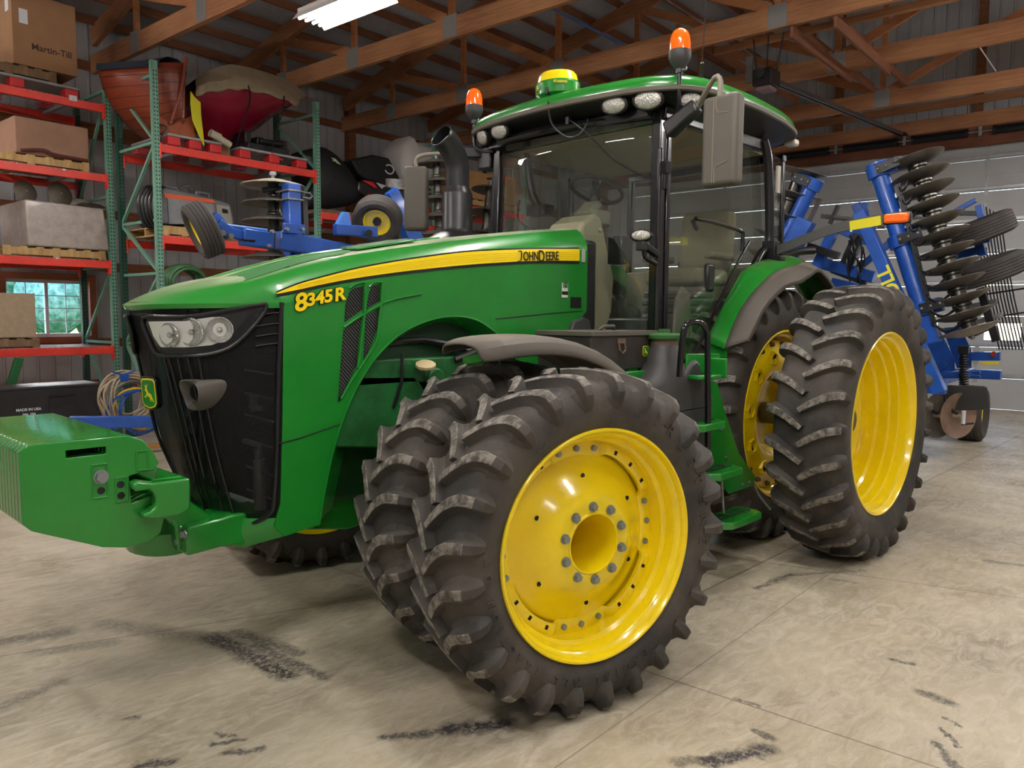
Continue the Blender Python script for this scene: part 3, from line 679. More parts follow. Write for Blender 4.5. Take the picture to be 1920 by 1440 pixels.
# raised centre panel with grooves and air intake (the front part of the bonnet top)
mb = MB()
for s_ in (1, -1):
    pts = [V((x, s_*(.085+.0*x), zt(x)+.024)) for x in (2.75, 3.1, 3.4, 3.7, 3.95, 4.15)]
    mb.tube(pts, .007, 6)
part(mb, 'hood_crease', GREEND, hood)
mb = MB().prism([(3.42, .03, zt(3.42)+.028), (3.05, .03, zt(3.05)+.030), (3.05, -.20, zt(3.05)+.024), (3.36, -.20, zt(3.36)+.022)], (0, 0, .004))
part(mb, 'air_intake_grille', mat('intake_mesh', (34, 34, 30), .6, bump=.8, bscale=120), hood, smooth=False)
mb = MB().prism([(3.48, .26, zt(3.48)+.018), (3.05, .24, zt(3.05)+.022), (2.98, .05, zt(2.98)+.03), (3.08, .05, zt(3.08)+.034), (3.45, .05, zt(3.45)+.03)], (0, 0, .012))
part(mb, 'intake_cover', GREEN, hood, bevel=.004)
# ---- side panels (left from the photo, right mirrored)
top_px = [(533, 563), (560, 554), (600, 540), (650, 520), (720, 500), (800, 484), (900, 470), (1000, 463), (1098, 462)]
bot_px = [(515, 962), (555, 1010), (597, 985), (606, 930), (620, 860), (640, 790), (668, 725), (705, 668), (750, 625), (800, 601), (850, 592), (895, 600), (935, 627), (965, 660), (1000, 668), (1062, 655), (1060, 620), (1090, 595)]
def sampled(px, n, y=SW):
    P = AY(px, y); P = catmull(P, 6); L_ = [0]
    for a, b in zip(P, P[1:]): L_.append(L_[-1]+(b-a).length)
    out = []
    for i in range(n):
        t = L_[-1]*i/(n-1); j = 0
        while j < len(L_)-2 and L_[j+1] < t: j += 1
        out.append(P[j].lerp(P[j+1], (t-L_[j])/max(1e-9, L_[j+1]-L_[j])))
    return out
def side_panel(sy):
    # upper strip: from the hood shoulder down to the side crease, follows the top edge
    mb = MB(); n = 40
    xt = [1.72+(4.075-1.72)*i/(n-1) for i in range(n)]
    archpx = AY([(597, 985), (606, 930), (620, 860), (640, 790), (668, 725), (705, 668), (750, 625), (800, 601), (850, 592), (895, 600), (935, 627), (968, 655), (1000, 700)], SW)
    arch = catmull(archpx, 8)
    # outline polygon, triangle filled
    x1 = nose(SW, 1.3).x+.004
    top = [V((x, SW, zt(x)-.149)) for x in xt]
    rear = [V((1.72, SW, 1.80)), V((1.80, SW, 1.73)), V((1.90, SW, 1.62)), V((1.97, SW, 1.36)), V((2.35, SW, 1.36))]
    front = [V((4.055, SW, .80)), V((4.062, SW, 1.3))]
    low = AY([(555, 1005), (597, 985)], SW)
    poly = top+[V((4.03, SW, 1.79)), V((4.045, SW, 1.3)), V((4.065, SW, .84)), V((4.10, SW, .74)), V((4.05, SW, .68))]+[V((3.86, SW, .70))]+arch+rear[::-1]
    poly = [p for i, p in enumerate(poly) if i == 0 or (p-poly[i-1]).length > .004]
    bm = bmesh.new(); vs = [bm.verts.new(p) for p in poly]; es = [bm.edges.new((vs[i], vs[(i+1) % len(vs)])) for i in range(len(vs))]
    g = bmesh.ops.triangle_fill(bm, edges=es, use_beauty=True, normal=(0, 1, 0))
    bm.verts.index_update(); o = [tuple(v.index for v in f.verts) for f in bm.faces]; vv = [v.co.copy() for v in bm.verts]; bm.free()
    mb.add([V((v.x, v.y*sy, v.z)) for v in vv], o)
    sp = part(mb, 'side_panel', GREEN, hood, smooth=False, solid=.012)
    # arch lip flange and inner liner
    mb = MB()
    rows = []
    for p in arch:
        c = V((2.95, 0, .95)); d = V((p.x-c.x, 0, p.z-c.z)).normalized()
        rows.append([V((p.x+d.x*.004, (SW+.004)*sy, p.z+d.z*.004)), V((p.x-d.x*.006, (SW+.006)*sy, p.z-d.z*.006)), V((p.x-d.x*.03, (SW-.025)*sy, p.z-d.z*.03)), V((p.x-d.x*.12, (SW-.12)*sy, p.z-d.z*.05)), V((p.x-d.x*.2, .27*sy, p.z-d.z*.06))])
    mb.grid(rows); part(mb, 'wheel_arch_liner', GREEN, hood)
    return sp
sl = side_panel(1); side_panel(-1)
# seams in the side panel
mb = MB()
y = SW+.0015
for px in ([(518, 833), (560, 822), (600, 808), (638, 795)], [(930, 598), (990, 592), (1040, 587), (1092, 583)]):
    part(MB().tube(AY(px, y), .0028, 5), 'panel_seam', DEEP, sl)
# ---- side vents: black mesh with green frames
MESHB = mat('vent_mesh', (20, 21, 20), .45); nt = MESHB.node_tree
_tc = nt.nodes.new('ShaderNodeTexCoord'); _mp = nt.nodes.new('ShaderNodeMapping'); _mp.inputs['Rotation'].default_value = (0, .8, 0); _mp.inputs['Scale'].default_value = (1, 1, 1)
_w = nt.nodes.new('ShaderNodeTexWave'); _w.inputs['Scale'].default_value = 22; _w.bands_direction = 'Z'
_b = nt.nodes.new('ShaderNodeBump'); _b.inputs['Distance'].default_value = .01; nt.links.new(_tc.outputs['Object'], _mp.inputs[0]); nt.links.new(_mp.outputs[0], _w.inputs[0]); nt.links.new(_w.outputs['Fac'], _b.inputs['Height']); nt.links.new(_b.outputs[0], nt.nodes['Principled BSDF'].inputs['Normal'])
vents = [[(655, 548), (663, 541), (680, 537), (679, 580), (646, 604), (648, 570)], [(644, 620), (678, 592), (672, 640), (668, 685), (634, 756), (638, 690)], [(692, 548), (698, 536), (712, 533), (712, 563), (687, 580)], [(686, 592), (710, 578), (708, 610), (700, 636), (681, 680), (684, 630)]]
for v in vents:
    P = AY(v, SW+.001); part(MB().prism(P, (0, .003, 0)), 'vent_mesh', MESHB, sl, smooth=False)
mb = MB()
for px, r in (([(684, 531), (685, 560), (682, 600), (676, 650), (671, 690)], .0095), ([(717, 531), (716, 560), (711, 600), (706, 637), (684, 676), (660, 712), (640, 748)], .0095), ([(645, 614), (665, 600), (690, 585), (712, 571), (745, 560), (790, 551)], .008), ([(690, 584), (720, 570)], .008), ([(655, 541), (668, 533), (684, 529)], .006), ([(692, 538), (702, 530), (717, 529)], .006)):
    mb.tube(AY(px, SW+.004), r, 8, smooth=4, flat=.8)
part(mb, 'vent_frame', GREEN, sl)
# ---- yellow stripe with black shadow lines, badges
DECY = mat('decal_yellow', (252, 222, 8), .3); DECB = mat('decal_black', (18, 18, 18), .35)
y = SW+.002
st_top = [(520, 549), (560, 533), (610, 519), (670, 504), (740, 491), (800, 482), (870, 473), (940, 469), (1010, 467), (1086, 467)]
st_bot = [(520, 551), (560, 543), (610, 532), (670, 521), (740, 511), (800, 504), (870, 497), (940, 492), (1010, 489), (1086, 489)]
def strip(tp, bt, y, name, m, off=0):
    A = catmull(AY(tp, y), 4); B = catmull(AY(bt, y), 4)
    # keep the decal on the hood shoulder where it curves in
    def fit(p): p = p.copy(); over = p.z-(zt(p.x)-.15); p.y -= max(0, over)*.12; return p+V((0, off, 0))
    rows = [[fit(a.lerp(b, k/4)) for k in range(5)] for a, b in zip(A, B)]
    return part(MB().grid(rows), name, m, sl, smooth=True)
strip(st_top, st_bot, y, 'yellow_stripe', DECY, .004)
strip([(x, py-3) for x, py in st_top], [(x, py+5) for x, py in st_bot], y, 'stripe_outline', DECB, .002)
mb = MB()
for k in (.28, .45, .62, .79):
    A = catmull(AY(st_top[1:], y), 4); B = catmull(AY(st_bot[1:], y), 4)
    P = [a.lerp(b, k) for a, b in zip(A, B)]; mb.tube([V((p.x, p.y+.0045-max(0, p.z-(zt(p.x)-.15))*.12, p.z)) for p in P], .0012, 4)
part(mb, 'stripe_pinline', mat('decal_gold', (226, 188, 4), .35), sl)
def side_text(txt, p0, p1, size, m, name, off, shear=0, bold=0, xs=1):
    a = at(*p0, 'y', y); b = at(*p1, 'y', y); c = (a+b)/2+V((0, off, 0))
    right = (b-a).normalized(); M_ = frame_m(c, right, V((0, 0, 1))); return part(text_mb(txt, size, M_, .002, shear=shear, bold=bold, xs=xs), name, m, sl, smooth=False)
for tx, c0, c1, sz in (('OHN', (981, 481.5), (1007, 481), .078), ('D', (1008, 481.5), (1020, 481.5), .104), ('EERE', (1019.5, 481), (1048, 480.5), .078)):
    side_text(tx, c0, c1, sz, DECB, 'brand_lettering', .008, bold=.001, xs=.80)
for tx, c0, c1, sz in (('8', (548, 571), (574, 566), .118), ('345', (579, 563), (615, 556), .084), ('R', (624, 555), (645, 551), .088)):
    side_text(tx, c0, c1, sz, DECB, 'model_number', .003, shear=.2, bold=.007, xs=1.2)
    side_text(tx, c0, c1, sz, DECY, 'model_number', .0055, shear=.2, bold=.003, xs=1.2)
for a, c, m_ in (((1053, 530), (1064, 558), mat('decal_white', (214, 224, 206), .4)), ((1053, 546), (1064, 553), DECB), ((1070, 557), (1089, 577), DECB)):
    A, B = at(*a, 'y', y), at(*c, 'y', y); part(MB().box((min(A.x, B.x), y+.001, min(A.z, B.z)), (max(A.x, B.x), y+(.0035 if m_ is DECB else .003), max(A.z, B.z))), 'sticker', m_, sl, smooth=False)
_P = [at(x_, y_, 'y', y)+V((0, .009, 0)) for x_, y_ in ((970, 471.5), (975.5, 471.5), (975.5, 485), (973.5, 489), (969, 490))]
part(MB().tube(_P, .0042, 6, smooth=3, flat=.5), 'brand_lettering', DECB, sl)
side_text('100', (1053, 535), (1064, 535), .05, mat('decal_green', (30, 90, 40), .4), 'sticker_text', .0045, bold=.002, xs=.7)
A = at(1096, 470, 'y', y); part(MB().box((A.x-.005, SW+.001, 2.13), (A.x+.03, SW+.006, 2.22)), 'rear_trim', mat('decal_grey', (170, 176, 170), .4), sl, smooth=False)
# ---- black rear shroud below the side panel
P = AY([(1062, 655), (1058, 630), (1066, 603), (1085, 594), (1096, 600), (1103, 660), (1106, 700), (1075, 690)], SW-.02)
part(MB().prism(P, (0, .05, 0)), 'side_shroud', DARKP, hood, bevel=.012)
# ---- grille
GR = mat('grille_plastic', (26, 26, 28), .32, bump=.12, bscale=160); GRM = mat('grille_mesh', (12, 12, 13), .5, bump=.4, bscale=350, spec=.25)
nt = GRM.node_tree; _o = nt.nodes['Material Output']; _t = nt.nodes.new('ShaderNodeBsdfTransparent'); _x = nt.nodes.new('ShaderNodeMixShader'); _x.inputs[0].default_value = .74
nt.links.new(_t.outputs[0], _x.inputs[1]); nt.links.new(nt.nodes['Principled BSDF'].outputs[0], _x.inputs[2]); nt.links.new(_x.outputs[0], _o.inputs[0])
rows = []
for i in range(24):
    z = .74+(1.812-.74)*i/23; rows.append([nose(SW*(-1+2*j/40), z)-V((.012, 0, 0)) for j in range(41)])
grille = part(MB().grid(rows), 'grille', GRM, ang=60)
def on_nose(pts, out=.0):
    r = []
    for p in pts: q = nose(p[0], p[1]); e = 1e-3; n_ = (nose(p[0]+e, p[1])-nose(p[0]-e, p[1])).cross(nose(p[0], p[1]+e)-nose(p[0], p[1]-e)).normalized(); n_ = n_ if n_.x > 0 else -n_; r.append(q+n_*out)
    return r
def nose_px(px, out=0): return [(lambda q: q)(nose_hit(*p)) for p in px]
def ntube(mb, px, r, sy=1, out=.0, smooth=4, flat=1, k=8, closed=False):
    P = [nose_hit(*p) for p in px]; P = [nose(v.y, v.z)+V((out, out*.3, 0)) for v in P]
    P = [V((v.x, v.y*sy, v.z)) for v in P]; mb.tube(P, r, k, smooth=smooth, flat=flat, closed=closed); return mb
# vertical ridges sweeping down from under the lamps
for sy in (1, -1):
    for px in ([(303, 650), (325, 740), (352, 850), (382, 950), (386, 966)], [(316, 668), (340, 760), (362, 850), (392, 968)], [(333, 668), (352, 760), (375, 860), (403, 972)], [(352, 668), (372, 760), (392, 860), (424, 977)], [(372, 668), (392, 780), (412, 870), (443, 978)]):
        part(ntube(MB(), px, .006, sy, .001), 'grille_rib', GR, grille)
    mb = MB(); ntube(mb, [(529, 567), (524, 700), (521, 830), (516, 930), (508, 962), (470, 982), (420, 979), (384, 968)], .011, sy, .004); part(mb, 'grille_frame', GR, grille)
    for py in (588, 608, 627, 645):
        part(ntube(MB(), [(524, py-2), (505, py), (480, py+4)], .004, sy, .002, 0), 'grille_slat', GR, grille)
# cooler parts behind the mesh
mb = MB(); mb.box((4.02, -.40, .80), (4.05, .40, 1.62)); core = part(mb, 'radiator_core', mat('radiator', (40, 40, 40), .5, metal=.2, bump=.8, bscale=60), grille, smooth=False)
mb = MB()
for z in (.86, .98, 1.12, 1.25, 1.36, 1.48): mb.cyl((4.06, .10, z), (4.06, .38, z-.01), .006, n=8)
mb.cyl((4.10, .31, .80), (4.10, .31, 1.05), .03, n=16); mb.cyl((4.10, .30, 1.05), (4.10, .30, 1.10), .02, n=12).cyl((4.09, .14, 1.12), (4.09, .30, 1.115), .014, n=10).cyl((4.09, .22, 1.30), (4.09, .34, 1.30), .014, n=10).box((4.08, .33, .98), (4.11, .37, 1.0)).box((4.08, .24, 1.28), (4.11, .27, 1.36))
part(mb, 'cooler_pipe', mat('pipe_grey', (170, 170, 168), .35, metal=.5), core)
# ---- headlights
LENS = glass('lamp_lens', (.95, .95, .95), 1.2); REFL = mat('lamp_reflector', (244, 244, 240), .3, metal=.15, bump=.1, bscale=60)
for sy in (1, -1):
    hl = [(281, 603), (350, 602), (420, 592), (480, 582), (478, 589), (455, 612), (432, 635), (400, 648), (360, 651), (304, 651), (290, 630)]
    P = [nose_hit(*p) for p in hl]; P = [V((v.x+.004, v.y*sy, v.z)) for v in P]; c = sum(P, V((0, 0, 0)))/len(P)
    bez = [(272, 596), (350, 594), (420, 584), (490, 572), (502, 571), (498, 588), (470, 622), (440, 648), (405, 662), (360, 667), (300, 665), (285, 640)]
    Q = [nose_hit(*p) for p in bez]; Q = [V((v.x+.006, v.y*sy, v.z)) for v in Q]
    mb = MB(); n = len(Q)
    def dens(P_): return catmull(P_, 3, True)
    def nz(P_, d): return [V((nose(p.y, p.z).x+d, p.y, p.z)) for p in P_]
    Qd = nz(dens(Q), .010); mb.tube(Qd, .010, 8, closed=True)
    h = part(mb, 'headlight', GR)
    # bezel surface following the nose, with a recessed reflector
    def blanket(poly, d, nm, m_, par):
        """fill a nose-surface polygon with strips that follow the curve"""
        ys = [p.y for p in poly]; y0, y1 = min(ys), max(ys); rows = []; N_ = 30
        for i in range(N_+1):
            yy = y0+1e-4+(y1-y0-2e-4)*i/N_; zz = []
            for a, b in zip(poly, poly[1:]+poly[:1]):
                if (a.y-yy)*(b.y-yy) <= 0 and abs(a.y-b.y) > 1e-9: zz.append(a.z+(b.z-a.z)*(yy-a.y)/(b.y-a.y))
            if len(zz) < 2: continue
            lo_, hi_ = min(zz), max(zz); rows.append([V((nose(yy, lo_+(hi_-lo_)*k/6).x+d, yy, lo_+(hi_-lo_)*k/6)) for k in range(7)])
        return part(MB().grid(rows), nm, m_, par)
    blanket(dens(Q), .004, 'lamp_bezel', BLKG, h)
    silver = [(281, 603), (350, 602), (405, 594), (432, 598), (436, 618), (428, 636), (400, 647), (360, 651), (304, 651), (290, 630)]
    S_ = [nose_hit(*p) for p in silver]; S_ = [V((v.x, v.y*sy, v.z)) for v in S_]
    blanket(S_, .007, 'reflector', REFL, h)
    Ld = [V((v.x, v.y, v.z)) for v in P]; blanket(dens(P), .016, 'lens', LENS, h)
    for (cx, cy, rx) in ((320, 628, .056), (360, 622, .066), (412, 618, .060)):
        cc = nose_hit(cx, cy); e = 1e-3; nn = (nose(cc.y+e, cc.z)-nose(cc.y-e, cc.z)).cross(nose(cc.y, cc.z+e)-nose(cc.y, cc.z-e)).normalized()
        if nn.x < 0: nn = -nn
        nn = (nn*.6+V((1, 0, 0))*.4).normalized() if cx < 400 else nn
        cc = V((cc.x, cc.y*sy, cc.z)); nn = V((nn.x, nn.y*sy, nn.z))
        mb = MB(); mb.lathe([(rx, -.002), (rx, .008), (rx*.9, .010), (rx*.85, .002), (rx*.45, -.004), (0, -.004)], c=cc+nn*.006, ax=nn, n=32); mb.ball(cc+nn*.005, (.014, .014, .014), 10, 6)
        part(mb, 'bulb_bowl', mat('faceted_reflector', (190, 190, 188), .15, metal=.9, bump=1.0, bscale=130), h)
# tow hook bezel (grey, round opening) right of centre and the emblem on the nose
hk = [(346, 714), (380, 712), (412, 712), (421, 720), (418, 735), (404, 755), (385, 768), (364, 767), (354, 745)]
P = [nose_hit(*p) for p in hk]; P = [V((v.x, v.y, v.z)) for v in P]; Pd = catmull(P, 4, True)
mb = MB(); c = sum(Pd, V((0, 0, 0)))/len(Pd); hc = nose_hit(376, 738)+V((.02, 0, 0))
rows = [[V((p.x-.01, p.y, p.z)) for p in Pd], [V((p.x+.022, p.y, p.z)) for p in Pd], [c+(p-c)*.93+V((.032, .004, 0)) for p in Pd]]
N_ = len(Pd); ring = []
for i, p in enumerate(Pd):
    d = V((0, p.y-hc.y, p.z-hc.z)).normalized(); ring.append(hc+V((.012, 0, 0))+d*.045)
rows += [ring, [q-V((.05, 0, 0)) for q in ring], [hc-V((.05, 0, 0)) for q in ring]]
mb.grid(rows, closed=True); part(mb, 'horn_bezel', GREYP, grille, ang=40)
part(MB().ball(hc-V((.02, -.015, -.005)), (.012, .02, .03), 12, 8), 'horn', BLKG, grille)
# emblem: rounded shield with leaping deer
def emblem(c, right, up_, w, h, parent, thick=.02, name='emblem'):
    M_ = frame_m(c, right, up_)
    def shield(s, t): return [M_ @ V((x*w/2*s, y_*h/2*s, t)) for x, y_ in ((-.8, 1), (0, 1.03), (.8, 1), (1, .8), (1, -.6), (.75, -.85), (0, -1), (-.75, -.85), (-1, -.6), (-1, .8))]
    n_ = M_.to_3x3() @ V((0, 0, 1))
    def pr(s, t0, t1): return MB().prism(shield(s, t0), n_*(t1-t0))
    e = part(pr(1.12, -thick, 0), name, BLKG, parent, bevel=.002)
    part(pr(1.0, 0, .002), 'emblem_border', DECY, e, smooth=False); part(pr(.9, .002, .003), 'emblem_field', GREEN, e, smooth=False)
    deer = [(-.52, .24), (-.38, .36), (-.42, .62), (-.34, .60), (-.28, .46), (-.10, .68), (-.04, .62), (-.20, .40), (-.14, .26), (.0, .08), (.28, .02), (.46, -.10), (.60, -.34), (.78, -.52), (.70, -.58), (.46, -.42), (.30, -.28), (.34, -.52), (.26, -.54), (.16, -.24), (-.06, -.18), (-.22, -.12), (-.46, -.30), (-.62, -.22), (-.58, -.16), (-.44, -.20), (-.30, -.02), (-.28, .12), (-.38, .18)]
    part(MB().prism([M_ @ V((x*w/2*.95, y_*h/2*.95, .003)) for x, y_ in deer], n_*.001), 'leaping_deer', DECY, e, smooth=False)
    return e
e0 = V((4.507, .035, 1.385))
emblem(e0+V((.020, .045, .0)), V((-.22, 1, 0)), V((.07, 0, 1)), .105, .142, grille, .028)
# ---- front frame casting, bracket, lower front panel
mb = MB()
yy = .36
prof = [(4.44, .66), (4.42, .62), (4.30, .62), (4.2, .60), (3.85, .62), (3.5, .55), (3.0, .60), (3.0, .95), (3.9, .95), (4.08, .78), (4.35, .79), (4.44, .80)]
mb.prism([V((x, -.17, z)) for x, z in prof], (0, .34, 0)); part(mb, 'front_frame', GREEN, bevel=.012)
mb = MB()   # block at the outer corner holding the weight bracket arm
P = [(4.47, .645), (4.30, .655), (4.05, .63), (4.05, .80), (4.25, .80), (4.47, .78)]
mb.prism([V((x, .10, z)) for x, z in P], (0, .22, 0)).prism([V((x, -.32, z)) for x, z in P], (0, .22, 0)); part(mb, 'frame_block', GREEN, bevel=.012)
# lower nose apron sweeping back below the grille to the side panels
rows = []
for i in range(11):
    u = i/10; rows.append([])
    for j in range(31):
        y_ = SW*(-1+2*j/30); t = nose(y_, .80); b = V((min(t.x-.02, lerp_tab([(0, 4.2), (.30, 4.22), (.445, 4.04)], abs(y_))), y_*.99, lerp_tab([(0, .62), (.3, .62), (.445, .68)], abs(y_)))); p = V((t.x-.004, y_, .775)).lerp(b, u); p.x += .02*sin(u*pi); rows[-1].append(p)
part(MB().grid(rows), 'front_apron', GREEN, hood)
# bracket arms and weight carrier box
for s_ in (1, -1):
    A = [V((4.485, s_*.21, .655)), V((4.33, s_*.21, .67)), V((4.33, s_*.21, .80)), V((4.44, s_*.21, .90)), V((4.53, s_*.21, .97)), V((4.68, s_*.21, .97)), V((4.60, s_*.21, .88)), V((4.50, s_*.21, .79))]
    part(MB().prism([v-V((0, .05, 0)) for v in A], (0, .10, 0)), 'weight_bracket', GREEN, bevel=.01)
mb = MB(); ww = .37
bx = MB().box((4.545, -.50, .925), (4.69, .50, 1.062)); part(bx, 'weight_carrier', GREEN, bevel=.02, seg=3)
for z in (.69, .75):
    pass

# front hitch cradle ring under the bracket
mb = MB(); rows = []
for i in range(13):
    a = -pi*.1+pi*1.2*i/12; rows.append([V((4.47+.16*sin(a)*.9, .20*cos(a), z)) for z in (.625, .735)]+[V((4.47+.10*sin(a)*.9, .14*cos(a), z)) for z in (.735, .625)])
mb.grid(rows, closed=True); mb.add(rows[0], [(0, 1, 2, 3)]); mb.add(rows[-1], [(3, 2, 1, 0)]); part(mb, 'tow_cradle', GREEN, bevel=.006)
# ---- suitcase weights: 22 plates across, hung on the carrier
wp = [(4.775, 1.262), (5.135, 1.262), (5.165, 1.235), (5.165, .965), (5.135, .93), (4.885, .815), (4.80, .795), (4.70, .80), (4.655, .83), (4.635, .90), (4.66, .985), (4.70, 1.0), (4.77, .975), (4.775, 1.09), (4.73, 1.10), (4.675, 1.10), (4.655, 1.13), (4.67, 1.17), (4.715, 1.235)]
wp = [(x, z+.0) for x, z in wp]
def weight(y0, t, outer):
    hx0, hx1, hz0, hz1 = 4.86, 5.005, 1.195, 1.225
    mb = MB(); outl = catmull([V((x, 0, z)) for x, z in wp], 1, True)
    outl = [V((x, 0, z)) for x, z in wp]
    # handle slot through the plate near the top: build as outline with a bridge
    hole = [V((hx0, 0, hz0)), V((hx0, 0, hz1)), V((hx1, 0, hz1)), V((hx1, 0, hz0))]
    bm = bmesh.new(); vo = [bm.verts.new(p) for p in outl]; vh = [bm.verts.new(p) for p in hole]
    eo = [bm.edges.new((vo[i], vo[(i+1) % len(vo)])) for i in range(len(vo))]+[bm.edges.new((vh[i], vh[(i+1) % 4])) for i in range(4)]
    bmesh.ops.triangle_fill(bm, edges=eo, use_beauty=True, normal=(0, 1, 0)); bm.verts.index_update()
    fs = [tuple(v.index for v in f.verts) for f in bm.faces]; vv = [v.co.copy() for v in bm.verts]; bm.free(); n = len(vv)
    mb.add([v+V((0, y0, 0)) for v in vv]+[v+V((0, y0+t, 0)) for v in vv], [f[::-1] for f in fs]+[tuple(q+n for q in f) for f in fs])
    k = len(outl); mb.f += [[i, (i+1) % k, n+(i+1) % k, n+i] for i in range(k)]+[[k+i, k+(i+1) % 4, n+k+(i+1) % 4, n+k+i] for i in range(4)]; mb.m += [0]*(k+4)
    return part(mb, 'suitcase_weight', GREEN, bevel=.0045, seg=2)
t_ = 1.0/22
for i in range(22):
    w_ = weight(-.5+i*t_+.002, t_-.004, i == 21)
mb = MB()
for x0, x1, z0, z1 in ((4.86, 4.915, 1.02, 1.155), (4.755+.03, 4.83, .99, 1.09), (4.70, 4.745, 1.11, 1.19)):
    for a, b in (((x0, z0), (x1, z0)), ((x1, z0), (x1, z1)), ((x1, z1), (x0, z1)), ((x0, z1), (x0, z0))): mb.tube([V((a[0], .4985, a[1])), V((b[0], .4985, b[1]))], .004, 6)
part(mb, 'cast_relief', GREEN, w_)
for x, z in ((4.885, 1.048), (4.81, 1.062), (4.81, 1.016)): part(MB().cyl((x, .497, z), (x, .4995, z), .015, n=16), 'bolt_hole', DEEP, w_)
mb = MB(); bolt(mb, (4.885, .498, 1.105), (0, 1, 0), .022, .022); part(mb, 'weight_bolt', BOLT, w_)
# hook of the carrier seen through the side of the pack
mb = MB(); rows = []
for s0 in (1,):
    prof = [(4.55, .925), (4.55, 1.06), (4.70, 1.062), (4.765, 1.08), (4.79, 1.065), (4.775, 1.035), (4.72, 1.035), (4.695, 1.01), (4.695, .965), (4.72, .945), (4.75, .94), (4.75, .92), (4.69, .905), (4.60, .905)]
    mb.prism([V((x, .502, z)) for x, z in prof], (0, .06, 0))
part(mb, 'carrier_end_hook', GREEN, bevel=.01)
# ---- engine / axle underneath
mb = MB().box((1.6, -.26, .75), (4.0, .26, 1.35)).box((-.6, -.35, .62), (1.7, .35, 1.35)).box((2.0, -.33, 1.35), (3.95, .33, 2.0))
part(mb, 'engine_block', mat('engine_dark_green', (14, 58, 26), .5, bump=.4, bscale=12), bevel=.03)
mb = MB().cyl((KP.x, -1.05, .757), (KP.x, 1.05, .757), .12, n=20).box((KP.x-.17, -.62, .60), (KP.x+.17, .62, .95)); mb.ball((KP.x, .72, .757), .2, 16, 10).ball((KP.x, -.72, .757), .2, 16, 10)
part(mb, 'front_axle', GREEN, bevel=.02)
mb = MB().cyl((0, -1.62, .992), (0, 1.635, .992), .085, n=24).cyl((0, -.62, .992), (0, .62, .992), .21, n=20); part(mb, 'rear_axle', mat('axle_steel', (96, 90, 60), .5, metal=.4))
mb = MB()
mb.box((2.35, .15, 1.38), (3.75, .40, 1.52)).prism([(3.75, .28, 1.08), (3.75, .28, 1.36), (3.62, .28, 1.44), (3.2, .28, 1.42), (3.0, .28, 1.2), (3.3, .28, 1.02)], (0, .12, 0)); mb.cyl((3.05, .30, 1.40), (3.05, .42, 1.40), .06, n=20).cyl((2.7, .30, 1.36), (2.7, .44, 1.36), .09, n=20)
mb.prism([(3.82, .36, 1.12), (3.70, .36, 1.12), (3.70, .36, 1.26), (3.82, .36, 1.26)], (0, .05, 0)); mb.beam((2.6, .3, 1.55), (2.1, .5, 1.25), .12, .05); part(mb, 'engine_side', mat('green_cast', (26, 92, 42), .5, bump=.4, bscale=25, var=.25), bevel=.01)
mb = MB().lathe([(0, 0), (.05, 0), (.058, .01), (.058, .025), (.04, .035), (0, .035)], c=at(798, 690, 'y', .46), ax=(.2, .3, 1), n=10); part(mb, 'filler_cap', mat('tan_cap', (206, 186, 140), .5))
mb = MB().tube([(3.3, .42, 1.55), (3.32, .44, 1.4), (3.35, .40, 1.25)], .01, 8).tube([(2.9, .4, 1.5), (2.5, .5, 1.62), (2.2, .6, 1.6)], .022, 8, smooth=4).tube([(3.6, .3, 1.55), (3.1, .35, 1.62), (2.6, .4, 1.5)], .02, 8, smooth=4); part(mb, 'hydraulic_hose', BLK)
# ---- front fender over the near front wheels (turns with the wheel)
def front_fender():
    mb = MB(); c = V((3.1, 0, .757)); R_ = .93
    rows = []
    # plan and rise measured: nose tip (882,632), crest (1000,627), tail (1128,687)
    tab = [(3.50, 1.625), (3.42, 1.655), (3.2, 1.668), (2.95, 1.655), (2.7, 1.60), (2.45, 1.48), (2.25, 1.34), (2.15, 1.22)]
    for x, z in tab:
        w0, w1 = .93, 1.33
        if x > 3.45: w0, w1 = .97, 1.22
        rows.append([V((x, w0-.005, z-.07)), V((x, w0, z-.012)), V((x, w0+.03, z)), V((x, (w0+w1)/2, z+.012)), V((x, w1-.05, z)), V((x, w1, z-.02)), V((x, w1+.012, z-.095))])
    return part(mb.grid(rows), 'front_fender', mat('fender_rubber', (92, 86, 78), .6, bump=.2, bscale=160, dust=((150, 138, 120), .45)), solid=.02, bevel=.0, sub=1)
front_fender()
mb = MB().prism(AY([(930, 655), (1000, 660), (1060, 690), (1090, 700), (1060, 705), (1000, 690), (940, 665)], .60), (0, .03, 0)).beam((2.95, .55, 1.5), (2.9, 1.1, 1.62), .05, .05)
part(mb, 'fender_bracket', GREEN, bevel=.004)
for x, y_, z in ((4.49, .30, .745), (4.49, .24, .70), (4.49, .245, .765)): part(bolt(MB(), (x-.02, y_, z), (1, 0, 0), .015, .022), 'bracket_bolt', BOLT)
# ================================================================ CAB
ROOFU = mat('roof_lining_black', (24, 24, 25), .4, bump=.1, bscale=150)
